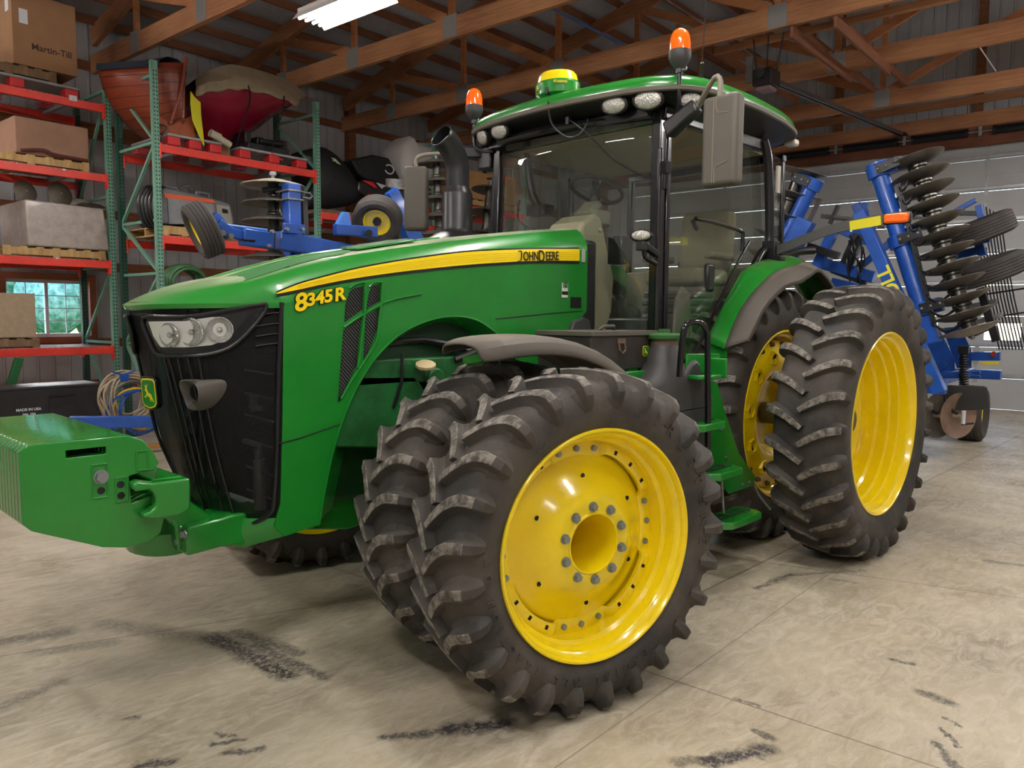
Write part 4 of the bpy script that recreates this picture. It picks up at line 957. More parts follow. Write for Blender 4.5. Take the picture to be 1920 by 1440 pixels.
# roof plan (half): x at the edge against y
def roof_xf(y): return lerp_tab([(0, 1.71), (.34, 1.68), (.7, 1.62), (.9, 1.56), (1.0, 1.47), (1.08, 1.2)], abs(y))
RO = [(-.62, 0), (-.62, .3), (-.60, .58), (-.52, .80), (-.34, .95), (-.05, 1.02), (.3, 1.06), (.7, 1.08), (1.1, 1.08), (1.32, 1.045), (1.46, .97), (1.56, .84), (1.62, .68), (1.66, .45), (1.69, .2), (1.70, 0)]
half = catmull([V((x, y, 0)) for x, y in RO], 3)
ring = half+[V((v.x, -v.y, 0)) for v in half[-2:0:-1]]
cx = .5
def rr(s, z, bow=0): return [V((cx+(v.x-cx)*s, v.y*s, z+bow*(1-(v.y/1.1)**2)*.3)) for v in ring]
edge = 3.265
def zedge(v): return -.03*max(0, (v.x-.6))/1.1-.035*max(0, -v.x)
def rz(s, z): return [V((cx+(v.x-cx)*s, v.y*s, z+zedge(v))) for v in ring]
rows = [rz(.985, 3.288), rz(1.0, 3.294), rz(1.0, 3.322), rz(.988, 3.350), rz(.95, 3.376), rz(.88, 3.392), rz(.78, 3.398), rz(.55, 3.412), rz(.3, 3.418), rz(.02, 3.42)]
roof = part(MB().grid(rows, closed=True), 'cab_roof', GREEN, ang=40)
rows = [rz(.985, 3.293), rz(1.005, 3.288), rz(1.006, 3.268), rz(.985, 3.255), rz(.92, 3.238), rz(.86, 3.215), rz(.79, 3.165), rz(.76, 3.14), rz(.02, 3.14)]
brim = part(MB().grid(rows, closed=True), 'roof_brim', [ROOFU], roof, ang=40)
rows = [rz(1.006, 3.292), rz(1.016, 3.285), rz(1.012, 3.262), rz(1.0, 3.255)]
part(MB().grid(rows, closed=True), 'brim_trim', mat('taupe_trim', (104, 98, 88), .5, bump=.1, bscale=200), roof, ang=40)
# notch line and rear light cluster on the roof
part(MB().box((-.55, .80, 3.20), (-.44, .90, 3.26)), 'rear_roof_lamp', mat('clear_lens', (210, 205, 190), .2), roof, bevel=.02)
# ---- work lamps in the brim
CL = mat('work_lamp_glass', (214, 212, 206), .12, metal=.55, bump=1.2, bscale=70)
def lamp(c, n_, rx, rz_, nm='work_lamp', par=None, tint=CL):
    n_ = V(n_).normalized(); mb = MB(); up_ = V((0, 0, 1)); r_ = up_.cross(n_).normalized(); u_ = n_.cross(r_)
    M_ = Matrix((r_, u_, n_)).transposed().to_4x4(); M_.translation = V(c); k = 28
    rows = [[M_ @ V((rx*s*cos(2*pi*i/k), rz_*s*sin(2*pi*i/k), h)) for i in range(k)] for s, h in ((1.25, -.03), (1.22, .0), (1.08, .010), (1.0, .004))]
    o = part(mb.grid(rows, closed=True), nm, BLK, par or roof)
    rows = [[M_ @ V((rx*s*cos(2*pi*i/k), rz_*s*sin(2*pi*i/k), h)) for i in range(k)] for s, h in ((1.02, .004), (.9, .014), (.6, .022), (.02, .026))]
    part(MB().grid(rows, closed=True), 'lamp_lens', tint, o)
    return o
for sy in (1, -1):
    lamp((1.590, sy*.55, 3.190), (1, sy*.10, -.45), .086, .055)
    lamp((1.540, sy*.79, 3.190), (1, sy*.40, -.45), .088, .058)
    lamp((1.33, sy*.99, 3.190), (.55, sy*1, -.40), .080, .052)
# ---- pillars and frame (left side measured, right mirrored)
PIL = mat('cab_frame_black', (20, 20, 22), .25, coat=.3)
def pillar(sy):
    mb = MB()
    mb.beam((1.41, .80*sy, 1.40), (1.36, .765*sy, 3.17), .075, .075, up=(1, 0, 0))
    mb.beam((1.35, .835*sy, 1.42), (1.30, .80*sy, 3.17), .03, .045, up=(1, 0, 0)); mb.cyl((1.445, .83*sy, 1.62), (1.395, .80*sy, 2.9), .017, n=12)
    part(mb, 'front_pillar', PIL, bevel=.008)
    rear = [V((x, y_*sy, z)) for x, y_, z in ((.02, .86, 3.17), (-.04, .87, 3.02), (-.08, .875, 2.7), (-.10, .875, 2.42), (-.08, .875, 2.33))]
    mb = MB(); mb.tube(rear, .036, 12, smooth=4)
    low = [V((x, y_*sy, z)) for x, y_, z in ((-.08, .87, 2.33), (.05, .87, 2.25), (.22, .87, 2.05), (.42, .87, 1.76), (.56, .87, 1.53), (.62, .87, 1.46))]
    mb.tube(low, .036, 12, smooth=4); part(mb, 'rear_pillar', PIL)
    part(MB().box((.50, .60*sy if sy > 0 else -.86, 1.36), (1.45, .86 if sy > 0 else -.6, 1.46)), 'door_sill', PIL, bevel=.01)
    # fender side window pillar continuing down
    mb = MB().tube([V((x, .835*sy, z)) for x, z in ((-.02, 2.1), (.15, 1.88), (.34, 1.62), (.44, 1.42))], .02, 10, smooth=3); part(mb, 'window_frame', PIL)
    mb = MB().beam((1.38, .80*sy, 3.14), (0, .83*sy, 3.13), .06, .09); part(mb, 'roof_rail', PIL, bevel=.01)
pillar(1); pillar(-1)
CG = glass('cab_glass', (.955, .975, .95), 1.25, op=.018)
def sgl(sy):
    P = [(1.36, 1.46), (1.31, 3.13), (.04, 3.13), (-.02, 3.0), (-.07, 2.42), (-.05, 2.31), (.2, 2.05), (.42, 1.74), (.60, 1.46)]
    return part(MB().prism([V((x, (.845-(z-1.5)*.02)*sy, z)) for x, z in P], (0, -.004*sy, 0)), 'door_glass', CG, smooth=False)
sgl(1); sgl(-1)
# windshield: bows forward
rows = []
for i in range(13):
    z = 1.45+(3.12-1.45)*i/12; rows.append([V((1.41-.035*(z-1.4)/1.7*1.0+.10*(1-(yy/.76)**2), yy, z)) for yy in [.765*(-1+2*j/20) for j in range(21)]])
part(MB().grid(rows), 'windshield', CG, solid=.004)
part(MB().box((-.49, -.78, 2.2), (-.485, .78, 3.1)), 'rear_window', CG)
for sy in (1, -1): part(MB().prism([(-.09, .85*sy, 2.35), (-.48, .79*sy, 2.3), (-.48, .78*sy, 3.1), (-.0, .84*sy, 3.1)], (0, .004*sy, 0)), 'quarter_glass', CG, smooth=False); part(MB().beam((-.49, .79*sy, 2.2), (-.49, .77*sy, 3.12), .05, .05), 'rear_corner_post', PIL, bevel=.01)
part(MB().box((-.53, -.80, 1.4), (-.46, .80, 2.2)), 'cab_rear_panel', BEIGE, bevel=.01); part(MB().box((-.53, -.80, 3.08), (-.46, .80, 3.14)), 'rear_header', PIL, bevel=.01)
mb = MB().tube([(1.52, -.62, 3.13), (1.54, 0, 3.135), (1.40, .76, 3.12)], .03, 8, smooth=5).box((1.30, -.76, 3.10), (1.5, .76, 3.16)); part(mb, 'windshield_header', PIL)
part(MB().box((.0, -.85, 1.30), (1.42, .85, 1.385)), 'cab_floor', BLK, bevel=.01)
# lower windshield black firewall gap beside the hood
mb = MB().box((1.50, -.40, 1.35), (1.70, .36, 2.30)); part(mb, 'firewall', BLK, bevel=.03)
# ---- interior
part(MB().box((-.12, -.78, 3.085), (1.28, .78, 3.10)), 'headliner', mat('headliner_beige', (168, 160, 134), .8, bump=.1), bevel=.004)
CONS = mat('console_beige', (150, 144, 118), .6, bump=.05, bscale=150)
mb = MB()
prof = [(1.16, 1.40), (1.16, 1.6), (1.06, 1.8), (1.04, 2.05), (1.12, 2.25), (1.18, 2.42), (1.22, 2.50), (1.30, 2.52), (1.44, 2.44), (1.48, 2.38), (1.48, 1.4)]
mb.prism([V((x+.06, -.10, z)) for x, z in prof], (0, .32, 0)); con = part(mb, 'dash_console', CONS, bevel=.03, seg=3)
part(MB().ball((1.30, .225, 2.40), .018, 12, 8), 'console_knob', mat('knob', (170, 165, 120), .4), con)
mb = MB().box((1.02, -.11, 2.45), (1.22, .12, 2.58)).prism([(1.20, -.08, 2.5), (1.06, -.08, 2.62), (1.12, -.08, 2.66), (1.24, -.08, 2.56)], (0, .16, 0)); part(mb, 'instrument_pod', mat('pod_grey', (112, 108, 92), .5), con, bevel=.025)
mb = MB(); wc = V((1.06, 0, 2.745)); wn = V((-.42, 0, 1)).normalized(); a_ = V((0, 1, 0)); b_ = wn.cross(a_)
mb.tube([wc+a_*.205*cos(2*pi*i/32)+b_*.205*sin(2*pi*i/32) for i in range(32)], .016, 10, closed=True)
for t in (90, 215, 325): mb.beam(wc-wn*.03, wc+(a_*cos(radians(t))+b_*sin(radians(t)))*.2, .03, .014)
mb.cyl(wc-wn*.06, wc-wn*.01, .045, n=16); mb.cyl(wc-wn*.22, wc-wn*.05, .03, n=12); part(mb, 'steering_wheel', mat('steering_rubber', (44, 40, 36), .5))
SEAT = mat('seat_fabric', (150, 142, 116), .85, bump=.3, bscale=60)
mb = MB(); 
def cushion(c, s, R=None, m_=6):
    mbb = MB(); mbb.box((c[0]-s[0], c[1]-s[1], c[2]-s[2]), (c[0]+s[0], c[1]+s[1], c[2]+s[2]), R=R); return mbb
seat = part(cushion((.08, .22, 2.10), (.27, .26, .07)), 'seat_cushion', SEAT, bevel=.05, seg=4)
part(cushion((-.24, .22, 2.42), (.075, .25, .27), Matrix.Rotation(radians(-8), 3, 'Y')), 'seat_backrest', SEAT, seat, bevel=.06, seg=4)
part(cushion((.06, .52, 2.27), (.2, .045, .03)), 'armrest', SEAT, seat, bevel=.025, seg=3); part(cushion((.06, -.08, 2.27), (.2, .055, .03)), 'armrest', SEAT, seat, bevel=.025, seg=3)
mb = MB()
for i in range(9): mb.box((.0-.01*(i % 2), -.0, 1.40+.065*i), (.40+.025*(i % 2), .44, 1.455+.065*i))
part(mb, 'seat_suspension', mat('suspension_grey', (66, 68, 62), .5), seat, bevel=.015)  # seat bellows; grey-green ribs also stand in for a windshield reflection
part(MB().prism([(.9, .58, 1.39), (.55, .58, 1.39), (.65, .58, 1.95), (.76, .58, 2.0), (.84, .58, 1.9)], (0, .03, 0)), 'door_inner_panel', mat('trim_grey', (120, 120, 104), .6), seat, bevel=.02)
# monitors and brackets by the right front pillar
mb = MB().tube([(1.2, -.62, 3.1), (1.2, -.55, 2.75), (1.15, -.45, 2.6)], .03, 8, smooth=3).box((1.1, -.60, 2.58), (1.22, -.40, 2.66)).tube([(1.3, -.6, 2.7), (1.2, -.7, 2.55), (1.15, -.5, 2.45)], .006, 6, smooth=4)
mb.box((1.12, -.30, 2.55), (1.14, -.22, 2.85)); mb.tube([(1.13, -.18, 2.84), (1.13, -.24, 2.85), (1.13, -.25, 2.6), (1.13, -.18, 2.58)], .006, 6, closed=True); part(mb, 'monitor_mount', BLK, bevel=.004)
part(MB().box((1.28, .34, 2.14), (1.36, .47, 2.34)), 'display_screen', BLKG, bevel=.01)
part(MB().tube([(.9, .80, 2.40), (.95, .82, 2.47), (.35, .84, 2.44), (.28, .84, 2.38), (.28, .84, 2.28)], .016, 8, smooth=3), 'grab_bar', BLKG)
part(MB().box((.70, .80, 1.95), (.80, .85, 2.16)), 'door_handle', BLK, bevel=.02)
part(MB().tube([(.75, .875, 1.47), (.80, .88, 1.475), (1.2, .88, 1.475)], .010, 8).ball((.95, .885, 1.475), .022, 10, 8), 'door_latch', BLK)
part(MB().tube([(1.0, .84, 1.46), (.86, .845, 1.60), (.46, .86, 2.10), (.2, .86, 2.36)], .012, 8, smooth=3), 'door_stay', PIL)
# wiper and antenna cable on the windshield
part(MB().tube([at(1068, 225, 'x', 1.60), at(1095, 245, 'x', 1.54), at(1150, 300, 'x', 1.53), at(1198, 328, 'x', 1.53)], .006, 8), 'wiper', BLK)
part(MB().tube([at(1028, 190, 'x', 1.70), at(1034, 230, 'x', 1.68), at(1060, 255, 'x', 1.66), at(1085, 253, 'x', 1.63), at(1100, 232, 'x', 1.58), at(1102, 222, 'x', 1.56)], .007, 8, smooth=5).box((1.57, .13, 3.13), (1.6, .16, 3.18)), 'antenna_cable', BLK)
# ---- GPS receiver dome on the roof
g = V((1.50, -.035, 3.385)); mb = MB()
def oval(z, sx, sy): return [g+V((sx*1.12*cos(2*pi*i/36), sy*1.15*sin(2*pi*i/36), z*1.25)) for i in range(36)]
gp = part(MB().grid([oval(-.03, .10, .11), oval(-.01, .13, .15), oval(.05, .135, .155), oval(.062, .125, .145)], closed=True), 'gps_receiver', GREEN)
part(MB().grid([oval(.058, .122, .142), oval(.10, .115, .132), oval(.118, .10, .115), oval(.124, .06, .07), oval(.125, .002, .002)], closed=True), 'receiver_cap', YEL, gp)
M_ = frame_m(g+V((.118, .128, .045)), V((-.78, .62, 0)), V((0, 0, 1))); part(text_mb('STARFIRE', .024, M_, .012), 'receiver_lettering', DECY, gp, smooth=False)
emblem(g+V((.146, -.06, .03)), V((.2, 1, 0)), V((0, 0, 1)), .036, .036, gp, .01)
part(MB().box(g+V((.11, .01, -.03)), g+V((.15, .04, .02))), 'receiver_plug', BLK, gp, bevel=.005)
# ---- beacons
for sy in (1, -1):
    b = V((1.458, .975*sy, 3.375)); mb = MB()
    if sy > 0: mb.tube([b+V((0, 0, -.01)), b+V((0, 0, -.15)), b+V((-.02, -.01, -.22)), b+V((-.05, -.04, -.27))], .014, 10, smooth=4)
    else: mb.tube([b+V((0, 0, -.01)), b+V((0, 0, -.15)), b+V((0, .02, -.23)), b+V((-.02, .10, -.27)), b+V((-.05, .18, -.27))], .014, 10, smooth=4)
    mb.cyl(b+V((0, 0, -.035)), b+V((0, 0, .0)), .024, n=16)
    st = part(mb, 'beacon', BLK)
    part(MB().lathe([(.022, -.01), (.045, .012), (.066, .045), (.073, .062), (.073, .104), (.068, .108), (0, .108)], c=b, n=28), 'beacon_base', DARKP, st)
    part(MB().lathe([(.069, .108), (.068, .155), (.062, .195), (.049, .225), (.028, .242), (.001, .247)], c=b, n=28), 'amber_dome', AMBER, st)
    part(MB().cyl(b+V((0, 0, .10)), b+V((0, 0, .17)), .025, n=14).cyl(b+V((0, .02, -.02)), b+V((0, .05, -.02)), .007, n=8).ball(b+V((0, .05, -.012)), (.004, .008, .014)), 'wing_screw', BOLT, st)
part(MB().tube([(1.2, .98, 3.33), (1.22, 1.0, 3.42), (1.24, 1.01, 3.45)], .012, 8).tube([(1.24, 1.01, 3.45), (1.30, 1.06, 3.75), (1.34, 1.10, 4.05)], .003, 6), 'radio_antenna', BLK)
# ---- mirrors
mm = mat('mirror_housing', (92, 86, 78), .55, bump=.12, bscale=260)
mc = at(1355, 265, 'y', 1.38)
mirr = part(MB().box(mc-V((.05, .125, .27)), mc+V((.05, .125, .27)), R=Matrix.Rotation(radians(-6), 3, 'Z'), c=mc), 'mirror', mm, bevel=.03, seg=4)
Rm = Matrix.Rotation(radians(-6), 3, 'Z')
mb = MB()
for pts in (((.051, -.02, .26), (.051, -.02, .20), (.051, .0, .16), (.051, .07, .155)), ((.051, -.02, -.25), (.051, -.02, -.17), (.051, .0, -.15), (.051, .07, -.13)), ((.051, -.035, .25), (.051, -.035, -.25))):
    mb.tube([mc+Rm @ V(p) for p in pts], .0035, 6)
part(mb, 'housing_crease', mat('mirror_crease', (128, 120, 106), .6), mirr)
mb = MB().tube([mc+Rm @ V((0, -.03, .27)), mc+Rm @ V((0, -.03, .36)), mc+Rm @ V((0, -.07, .39)), (1.46, 1.13, 3.12), (1.44, 1.10, 3.10)], .017, 10, smooth=3); part(mb, 'mirror_bracket', mat('bracket_grey', (138, 130, 116), .45), mirr)
mb = MB().beam((1.40, .86, 3.00), (1.44, 1.11, 3.12), .09, .12, w2=.07, h2=.10); part(mb, 'mirror_arm', BLK, bevel=.02)
part(MB().cyl((1.41, .85, 2.62), (1.40, .85, 3.0), .02, n=12).box((1.38, .83, 2.72), (1.44, .88, 2.80)), 'mirror_pivot', BLKG)
# far (right side) mirror, seen edge on beside the exhaust
mb = MB().box((1.70, -1.47, 2.47), (1.80, -1.27, 3.0), R=Matrix.Rotation(radians(40), 3, 'Z')); m2 = part(mb, 'mirror', mm, bevel=.03, seg=4)
part(MB().tube([(1.75, -1.37, 3.0), (1.75, -1.37, 3.06), (1.70, -1.30, 3.10), (1.45, -1.12, 3.13)], .017, 10, smooth=3), 'mirror_bracket', mat('bracket_grey', (138, 130, 116), .45), m2)
part(MB().beam((1.48, -1.17, 3.13), (1.30, -.92, 3.12), .08, .10).box((1.22, -1.02, 2.98), (1.38, -.86, 3.16)), 'mirror_arm', BLK, bevel=.015)
# ---- exhaust stack
ex = V((2.07, -.5, 0)); mb = MB()
pr = [(.17, 2.30), (.155, 2.34), (.125, 2.375), (.112, 2.40), (.112, 2.645), (.105, 2.66), (.085, 2.70), (.08, 2.74)]
mb.lathe([(r, z) for r, z in pr], c=ex, n=36); xh = part(mb, 'exhaust_stack', mat('exhaust_black', (38, 38, 40), .35, metal=.3, bump=.05, bscale=80))
P = [V((0, 0, 2.66)), V((0, 0, 2.80)), V((.01, .0, 2.88)), V((.05, 0, 2.955)), V((.105, 0, 3.01)), V((.165, 0, 3.045))]
P = catmull(P, 4); rows = []; nrm0 = None
for i, p in enumerate(P):
    d = (P[min(i+1, len(P)-1)]-P[max(i-1, 0)]).normalized(); a_ = V((0, 1, 0)); b_ = d.cross(a_).normalized(); a_ = b_.cross(d)
    rows.append([ex+p+(a_*cos(2*pi*j/24)+b_*sin(2*pi*j/24))*(.080+.004*i/len(P)) for j in range(24)])
last = rows[-1]; rows[-1] = [q+V((-.3, 0, .0))*max(0, (q-ex).z-3.0) for q in last]
part(MB().grid(rows, closed=True), 'exhaust_tip', MC['exhaust_black'], xh, solid=.006)
# intake pre-cleaner shroud base
part(MB().lathe([(.30, 2.26), (.24, 2.31), (.16, 2.36), (.12, 2.37)], c=ex, n=24), 'stack_shroud', BLK, xh)
# small lamp ahead of the front pillar with its mirror bracket
lp = V((1.60, .80, 2.30)); sl_ = lamp(lp, (.9, .45, .05), .062, .034, 'side_work_lamp', Tp)
part(MB().beam((1.60, .80, 2.25), (1.45, .83, 2.18), .05, .04).tube([(1.58, .80, 2.26), (1.55, .80, 2.16), (1.45, .82, 2.12)], .018, 8).box((1.56, .77, 2.20), (1.62, .83, 2.26)), 'lamp_bracket', BLK, sl_, bevel=.006)
# ---- rear fenders: green inner, black flared outer
FI = [(1322, 645), (1346, 589), (1385, 516), (1405, 497), (1419, 490), (1445, 484), (1480, 483)]
FM = [(1357, 653), (1389, 576), (1432, 525), (1450, 511), (1466, 503), (1490, 496), (1514, 492)]
FO = [(1410, 651), (1441, 611), (1466, 563), (1485, 541), (1501, 524), (1520, 512), (1540, 505)]
def fender(sy):
    def prep(px, y_):
        P = AY(px, y_); out = []
        for p in P:
            d = V((p.x, 0, p.z-.992)); r = max(1.06, d.length); out.append(V((d.x/d.length*r, y_, .992+d.z/d.length*r)))
        l = out[-1]
        for t in (20, 40, 58, 76):      # carry on over the top and down the back
            a0 = atan2(l.z-.992, l.x)+radians(t); r = (V((l.x, 0, l.z-.992))).length; out.append(V((r*cos(a0), y_, .992+r*sin(a0))))
        return catmull(out, 3)
    A, B, Cc = prep(FI, .88), prep(FM, 1.07), prep(FO, 1.21)
    f_ = lambda p, dz_=0, dy=0: V((p.x, (p.y+dy)*sy, p.z+dz_))
    rows = []
    for a, b in zip(A, B):
        d = V((a.x, 0, a.z-.992)).normalized(); m_ = a.lerp(b, .5)+d*.014
        rows.append([f_(a-d*.16, 0, .0), f_(a-d*.01), f_(a.lerp(b, .12)+d*.006), f_(m_), f_(a.lerp(b, .85)+d*.008), f_(b), f_(b-d*.008)])
    f = part(MB().grid(rows), 'rear_fender', mat('green_fender', (26, 134, 38), .3, coat=.3, dust=((150, 160, 110), .35)), solid=.012, ang=40)
    rows = []
    for b, c in zip(B, Cc):
        d = V((b.x, 0, b.z-.992)).normalized(); rows.append([f_(b-d*.004), f_(b.lerp(c, .35)+d*.004), f_(b.lerp(c, .8)), f_(c), f_(c-d*.03, 0, .006)])
    part(MB().grid(rows), 'fender_extension', mat('fender_rubber', (92, 86, 78), .6), f, solid=.012, ang=40)
    a = A[0]; b = B[0]; part(MB().box((a.x-.02, min(.9*sy, 1.06*sy), a.z-.10), (a.x+.012, max(.9*sy, 1.06*sy), a.z+.01)), 'fender_foot', GREEN, f, bevel=.004)
    return f
fender(1); fender(-1)
part(MB().box((-.55, -.62, 1.35), (.52, .62, 1.75)), 'rear_body', BLK, bevel=.02)
# ---- extremity light arm at the rear left
lb = V((-.12, .86, 2.29)); mb = MB()
P = catmull([V((-.10, .90, 2.29)), V((-.10, 1.10, 2.355)), V((-.10, 1.36, 2.435)), V((-.10, 1.60, 2.475)), V((-.10, 1.76, 2.487))], 4)
mb.grid([[p+V((a, 0, b)) for a, b in ((-.012, -.037), (.012, -.037), (.012, .037), (-.012, .037))] for p in P], closed=True)
arm_ = part(mb, 'warning_light_arm', mat('arm_grey', (74, 74, 72), .5), ang=40)
part(MB().box((-.086, 1.52, 2.432), (-.082, 1.745, 2.502), R=Matrix.Rotation(radians(6), 3, 'X')), 'reflector_strip', mat('reflective_yellow', (220, 210, 40), .3, bump=.3, bscale=200), arm_, smooth=False)
part(MB().box((-.10, 1.765, 2.452), (-.068, 1.935, 2.522)), 'amber_marker_lamp', mat('amber_marker', (250, 104, 24), .15, coat=.6, emit=.08, bump=.6, bscale=40), arm_, bevel=.028, seg=4)
part(MB().box((-.115, 1.755, 2.444), (-.085, 1.95, 2.53)), 'marker_housing', BLK, arm_, bevel=.03, seg=4)
part(MB().box((-.14, .84, 2.20), (-.04, .95, 2.38)).box((-.14, .86, 2.26), (-.05, 1.0, 2.22)), 'arm_bracket', BLK, arm_, bevel=.006)
part(MB().box((-.25, .86, 2.78), (-.20, .885, 3.0)), 'rear_reflector', mat('clear_lens', (210, 205, 190), .2), bevel=.004)
part(MB().tube([(-.5, .8, 2.28), (-.62, .9, 2.33), (-.70, 1.0, 2.34)], .035, 10, smooth=3), 'fender_cable', BLK)
# ---- platform, toolbox, tank, steps, handrail
pl = part(MB().box((1.42, .42, 1.36), (2.42, 1.06, 1.405)).box((1.42, 1.03, 1.36), (2.42, 1.07, 1.43)).box((1.7, .4, 1.25), (1.95, 1.0, 1.36)), 'platform', GREEN, bevel=.008)
tb = part(MB().box((1.76, .62, 1.44), (2.42, 1.04, 1.655)), 'toolbox', mat('toolbox_black', (36, 34, 32), .5, bump=.3, bscale=30, rgb2=(52, 46, 40), vscale=12), bevel=.008)
part(MB().box((1.75, .61, 1.645), (2.43, 1.05, 1.675)), 'toolbox_lid', mat('dusty_lid', (86, 82, 72), .7), tb, bevel=.004)
part(MB().tube([(2.16, 1.045, 1.60), (2.16, 1.052, 1.56), (2.13, 1.052, 1.54), (2.10, 1.052, 1.56), (2.10, 1.045, 1.60)], .006, 8).box((2.09, 1.04, 1.60), (2.17, 1.046, 1.63)), 'hasp', mat('rusty_hasp', (100, 78, 60), .6), tb)
emblem(V((1.875, 1.0425, 1.545)), V((-1, 0, 0)), V((0, 0, 1)), .062, .068, tb, .002)
part(MB().tube([(2.1, .85, 1.68), (2.08, .87, 1.70), (1.98, .87, 1.70), (1.95, .85, 1.68)], .012, 8), 'lid_handle', GREYP, tb)
mb = MB()
for x in (1.66, 1.71, 1.80, 1.86): mb.ball((x, 1.06, 1.405-.02*(x > 1.75)), .018, 12, 8)
part(mb, 'platform_bolt', BOLT)
# fuel tank: tapering moulded neck with a green cap, shoulder and body
TK = mat('tank_plastic', (66, 65, 66), .5, bump=.15, bscale=260, rgb2=(56, 55, 56), vscale=3)
def loop(cx_, cy_, z, ax_, ay_, e=2.6, n=40):
    r = []
    for i in range(n):
        t = 2*pi*i/n; c_, s_ = cos(t), sin(t); r.append(V((cx_+ax_*(abs(c_)**(2/e))*(1 if c_ > 0 else -1), cy_+ay_*(abs(s_)**(2/e))*(1 if s_ > 0 else -1), z)))
    return r
tk = part(MB().grid([loop(1.66, 1.0, .55, .42, .22, 5), loop(1.66, 1.0, 1.17, .42, .22, 5)], closed=True).add(loop(1.66, 1.0, .55, .42, .22, 5), [tuple(range(40))]), 'fuel_tank', TK, ang=40)
part(MB().grid([loop(1.66, 1.0, 1.175, .42, .22, 5), loop(1.66, 1.0, 1.22, .42, .22, 5), loop(1.69, 1.03, 1.33, .36, .20, 4), loop(1.75, 1.08, 1.40, .19, .14, 2.6), loop(1.755, 1.10, 1.48, .13, .11, 2.2), loop(1.76, 1.10, 1.57, .10, .09, 2), loop(1.76, 1.10, 1.585, .085, .085, 2)], closed=True), 'tank_shoulder', TK, tk, ang=40)
part(MB().prism(AY([(1268, 728), (1271, 700), (1282, 680), (1292, 673), (1300, 682), (1304, 730)], 1.17), (0, .06, 0)), 'tank_flank', TK, tk, bevel=.02)
part(MB().lathe([(.084, 1.575), (.084, 1.625), (0, 1.625)], c=(1.76, 1.10, 0), n=32), 'filler_neck', mat('dusty_neck', (112, 98, 82), .7), tk)
part(MB().lathe([(.104, 1.622), (.108, 1.63), (.108, 1.648), (.098, 1.658), (0, 1.662)], c=(1.76, 1.10, 0), n=32).box((1.71, 1.085, 1.66), (1.80, 1.115, 1.685)), 'tank_cap', mat('green_cap', (52, 104, 48), .6), tk)
# ladder
sp_ = part(MB().prism([V((1.56, 1.19, 1.40)), V((1.25, 1.19, 1.32)), V((1.18, 1.19, 1.18)), V((.92, 1.19, .80)), V((.66, 1.19, .60)), V((.66, 1.19, .53)), V((1.05, 1.19, .53)), V((1.56, 1.19, .9))], (0, .012, 0)), 'step_side_plate', GREEN, bevel=.003)
def step(x0, x1, y0, y1, z, h=.05, back=0):
    mb = MB()
    mb.prism([(x0, y0, z), (x1, y0, z), (x1+.0, y1-.06, z), (x1-.05, y1, z), (x0+.05, y1, z), (x0, y1-.06, z)], (0, 0, -h))
    s_ = part(mb, 'step', GREEN, sp_, bevel=.008)
    g_ = MB()
    n_ = 7
    for i in range(n_):
        for j in range(2):
            xx = x0+.04+(x1-x0-.08)*(i+.5)/n_; yy0 = y0+.03+(y1-y0-.1)*j/2; g_.box((xx-.016, yy0, z), (xx+.012, yy0+(y1-y0-.12)/2, z+.0015))
    part(g_, 'tread_slot', DEEP, s_, smooth=False); return s_
step(1.43, 1.68, 1.20, 1.36, 1.40, .03); part(MB().box((1.415, 1.20, 1.37), (1.43, 1.36, 1.50)), 'step_guard', GREEN, sp_, bevel=.01)
mb = MB().prism([(1.66, 1.195, 1.38), (1.26, 1.195, 1.38), (1.235, 1.195, 1.45), (1.245, 1.195, 1.52), (1.66, 1.195, 1.53)], (0, .015, 0)); part(mb, 'step_back_plate', GREEN, sp_, bevel=.005)
step(1.40, 1.76, 1.20, 1.38, 1.10); step(1.19, 1.58, 1.20, 1.40, .77); step(.94, 1.44, 1.20, 1.42, .43)
mb = MB()
for i in range(14):
    z = .76-i*.022; mb.ball((.72+.012*i*.9, 1.24, .56+.0*z-.0-(i*.0)), .001, 4, 3)
mb = MB().tube([(.70, 1.215, .56), (.80, 1.30, .50), (.905, 1.44, .44)], .008, 6, smooth=4).tube([(1.35, 1.3, .75), (1.3, 1.3, .46)], .008, 6); part(mb, 'step_chain', STEEL, sp_)
mb = MB()
for x, z in ((1.0, .72), (1.12, .80), (.76, .57), (.86, .57), (1.2, 1.0)): bolt(mb, (x, 1.203, z), (0, 1, 0), .009, .012)
part(mb, 'plate_bolt', BOLT, sp_)
part(MB().tube([(1.42, 1.35, .80), (1.62, 1.35, .95), (1.655, 1.35, 1.55), (1.665, 1.35, 1.66), (1.72, 1.34, 1.725), (1.83, 1.32, 1.725), (1.875, 1.31, 1.66), (1.86, 1.28, 1.40)][1:], .019, 12, smooth=4), 'handrail', BLKG)
# ---- three point hitch hints and drawbar behind
part(MB().box((-1.5, -.10, .45), (-.5, .10, .58)).beam((-.55, .3, 1.5), (-1.1, .45, .95), .06, .08).beam((-.55, -.3, 1.5), (-1.1, -.45, .95), .06, .08), 'drawbar', BLK, bevel=.01)
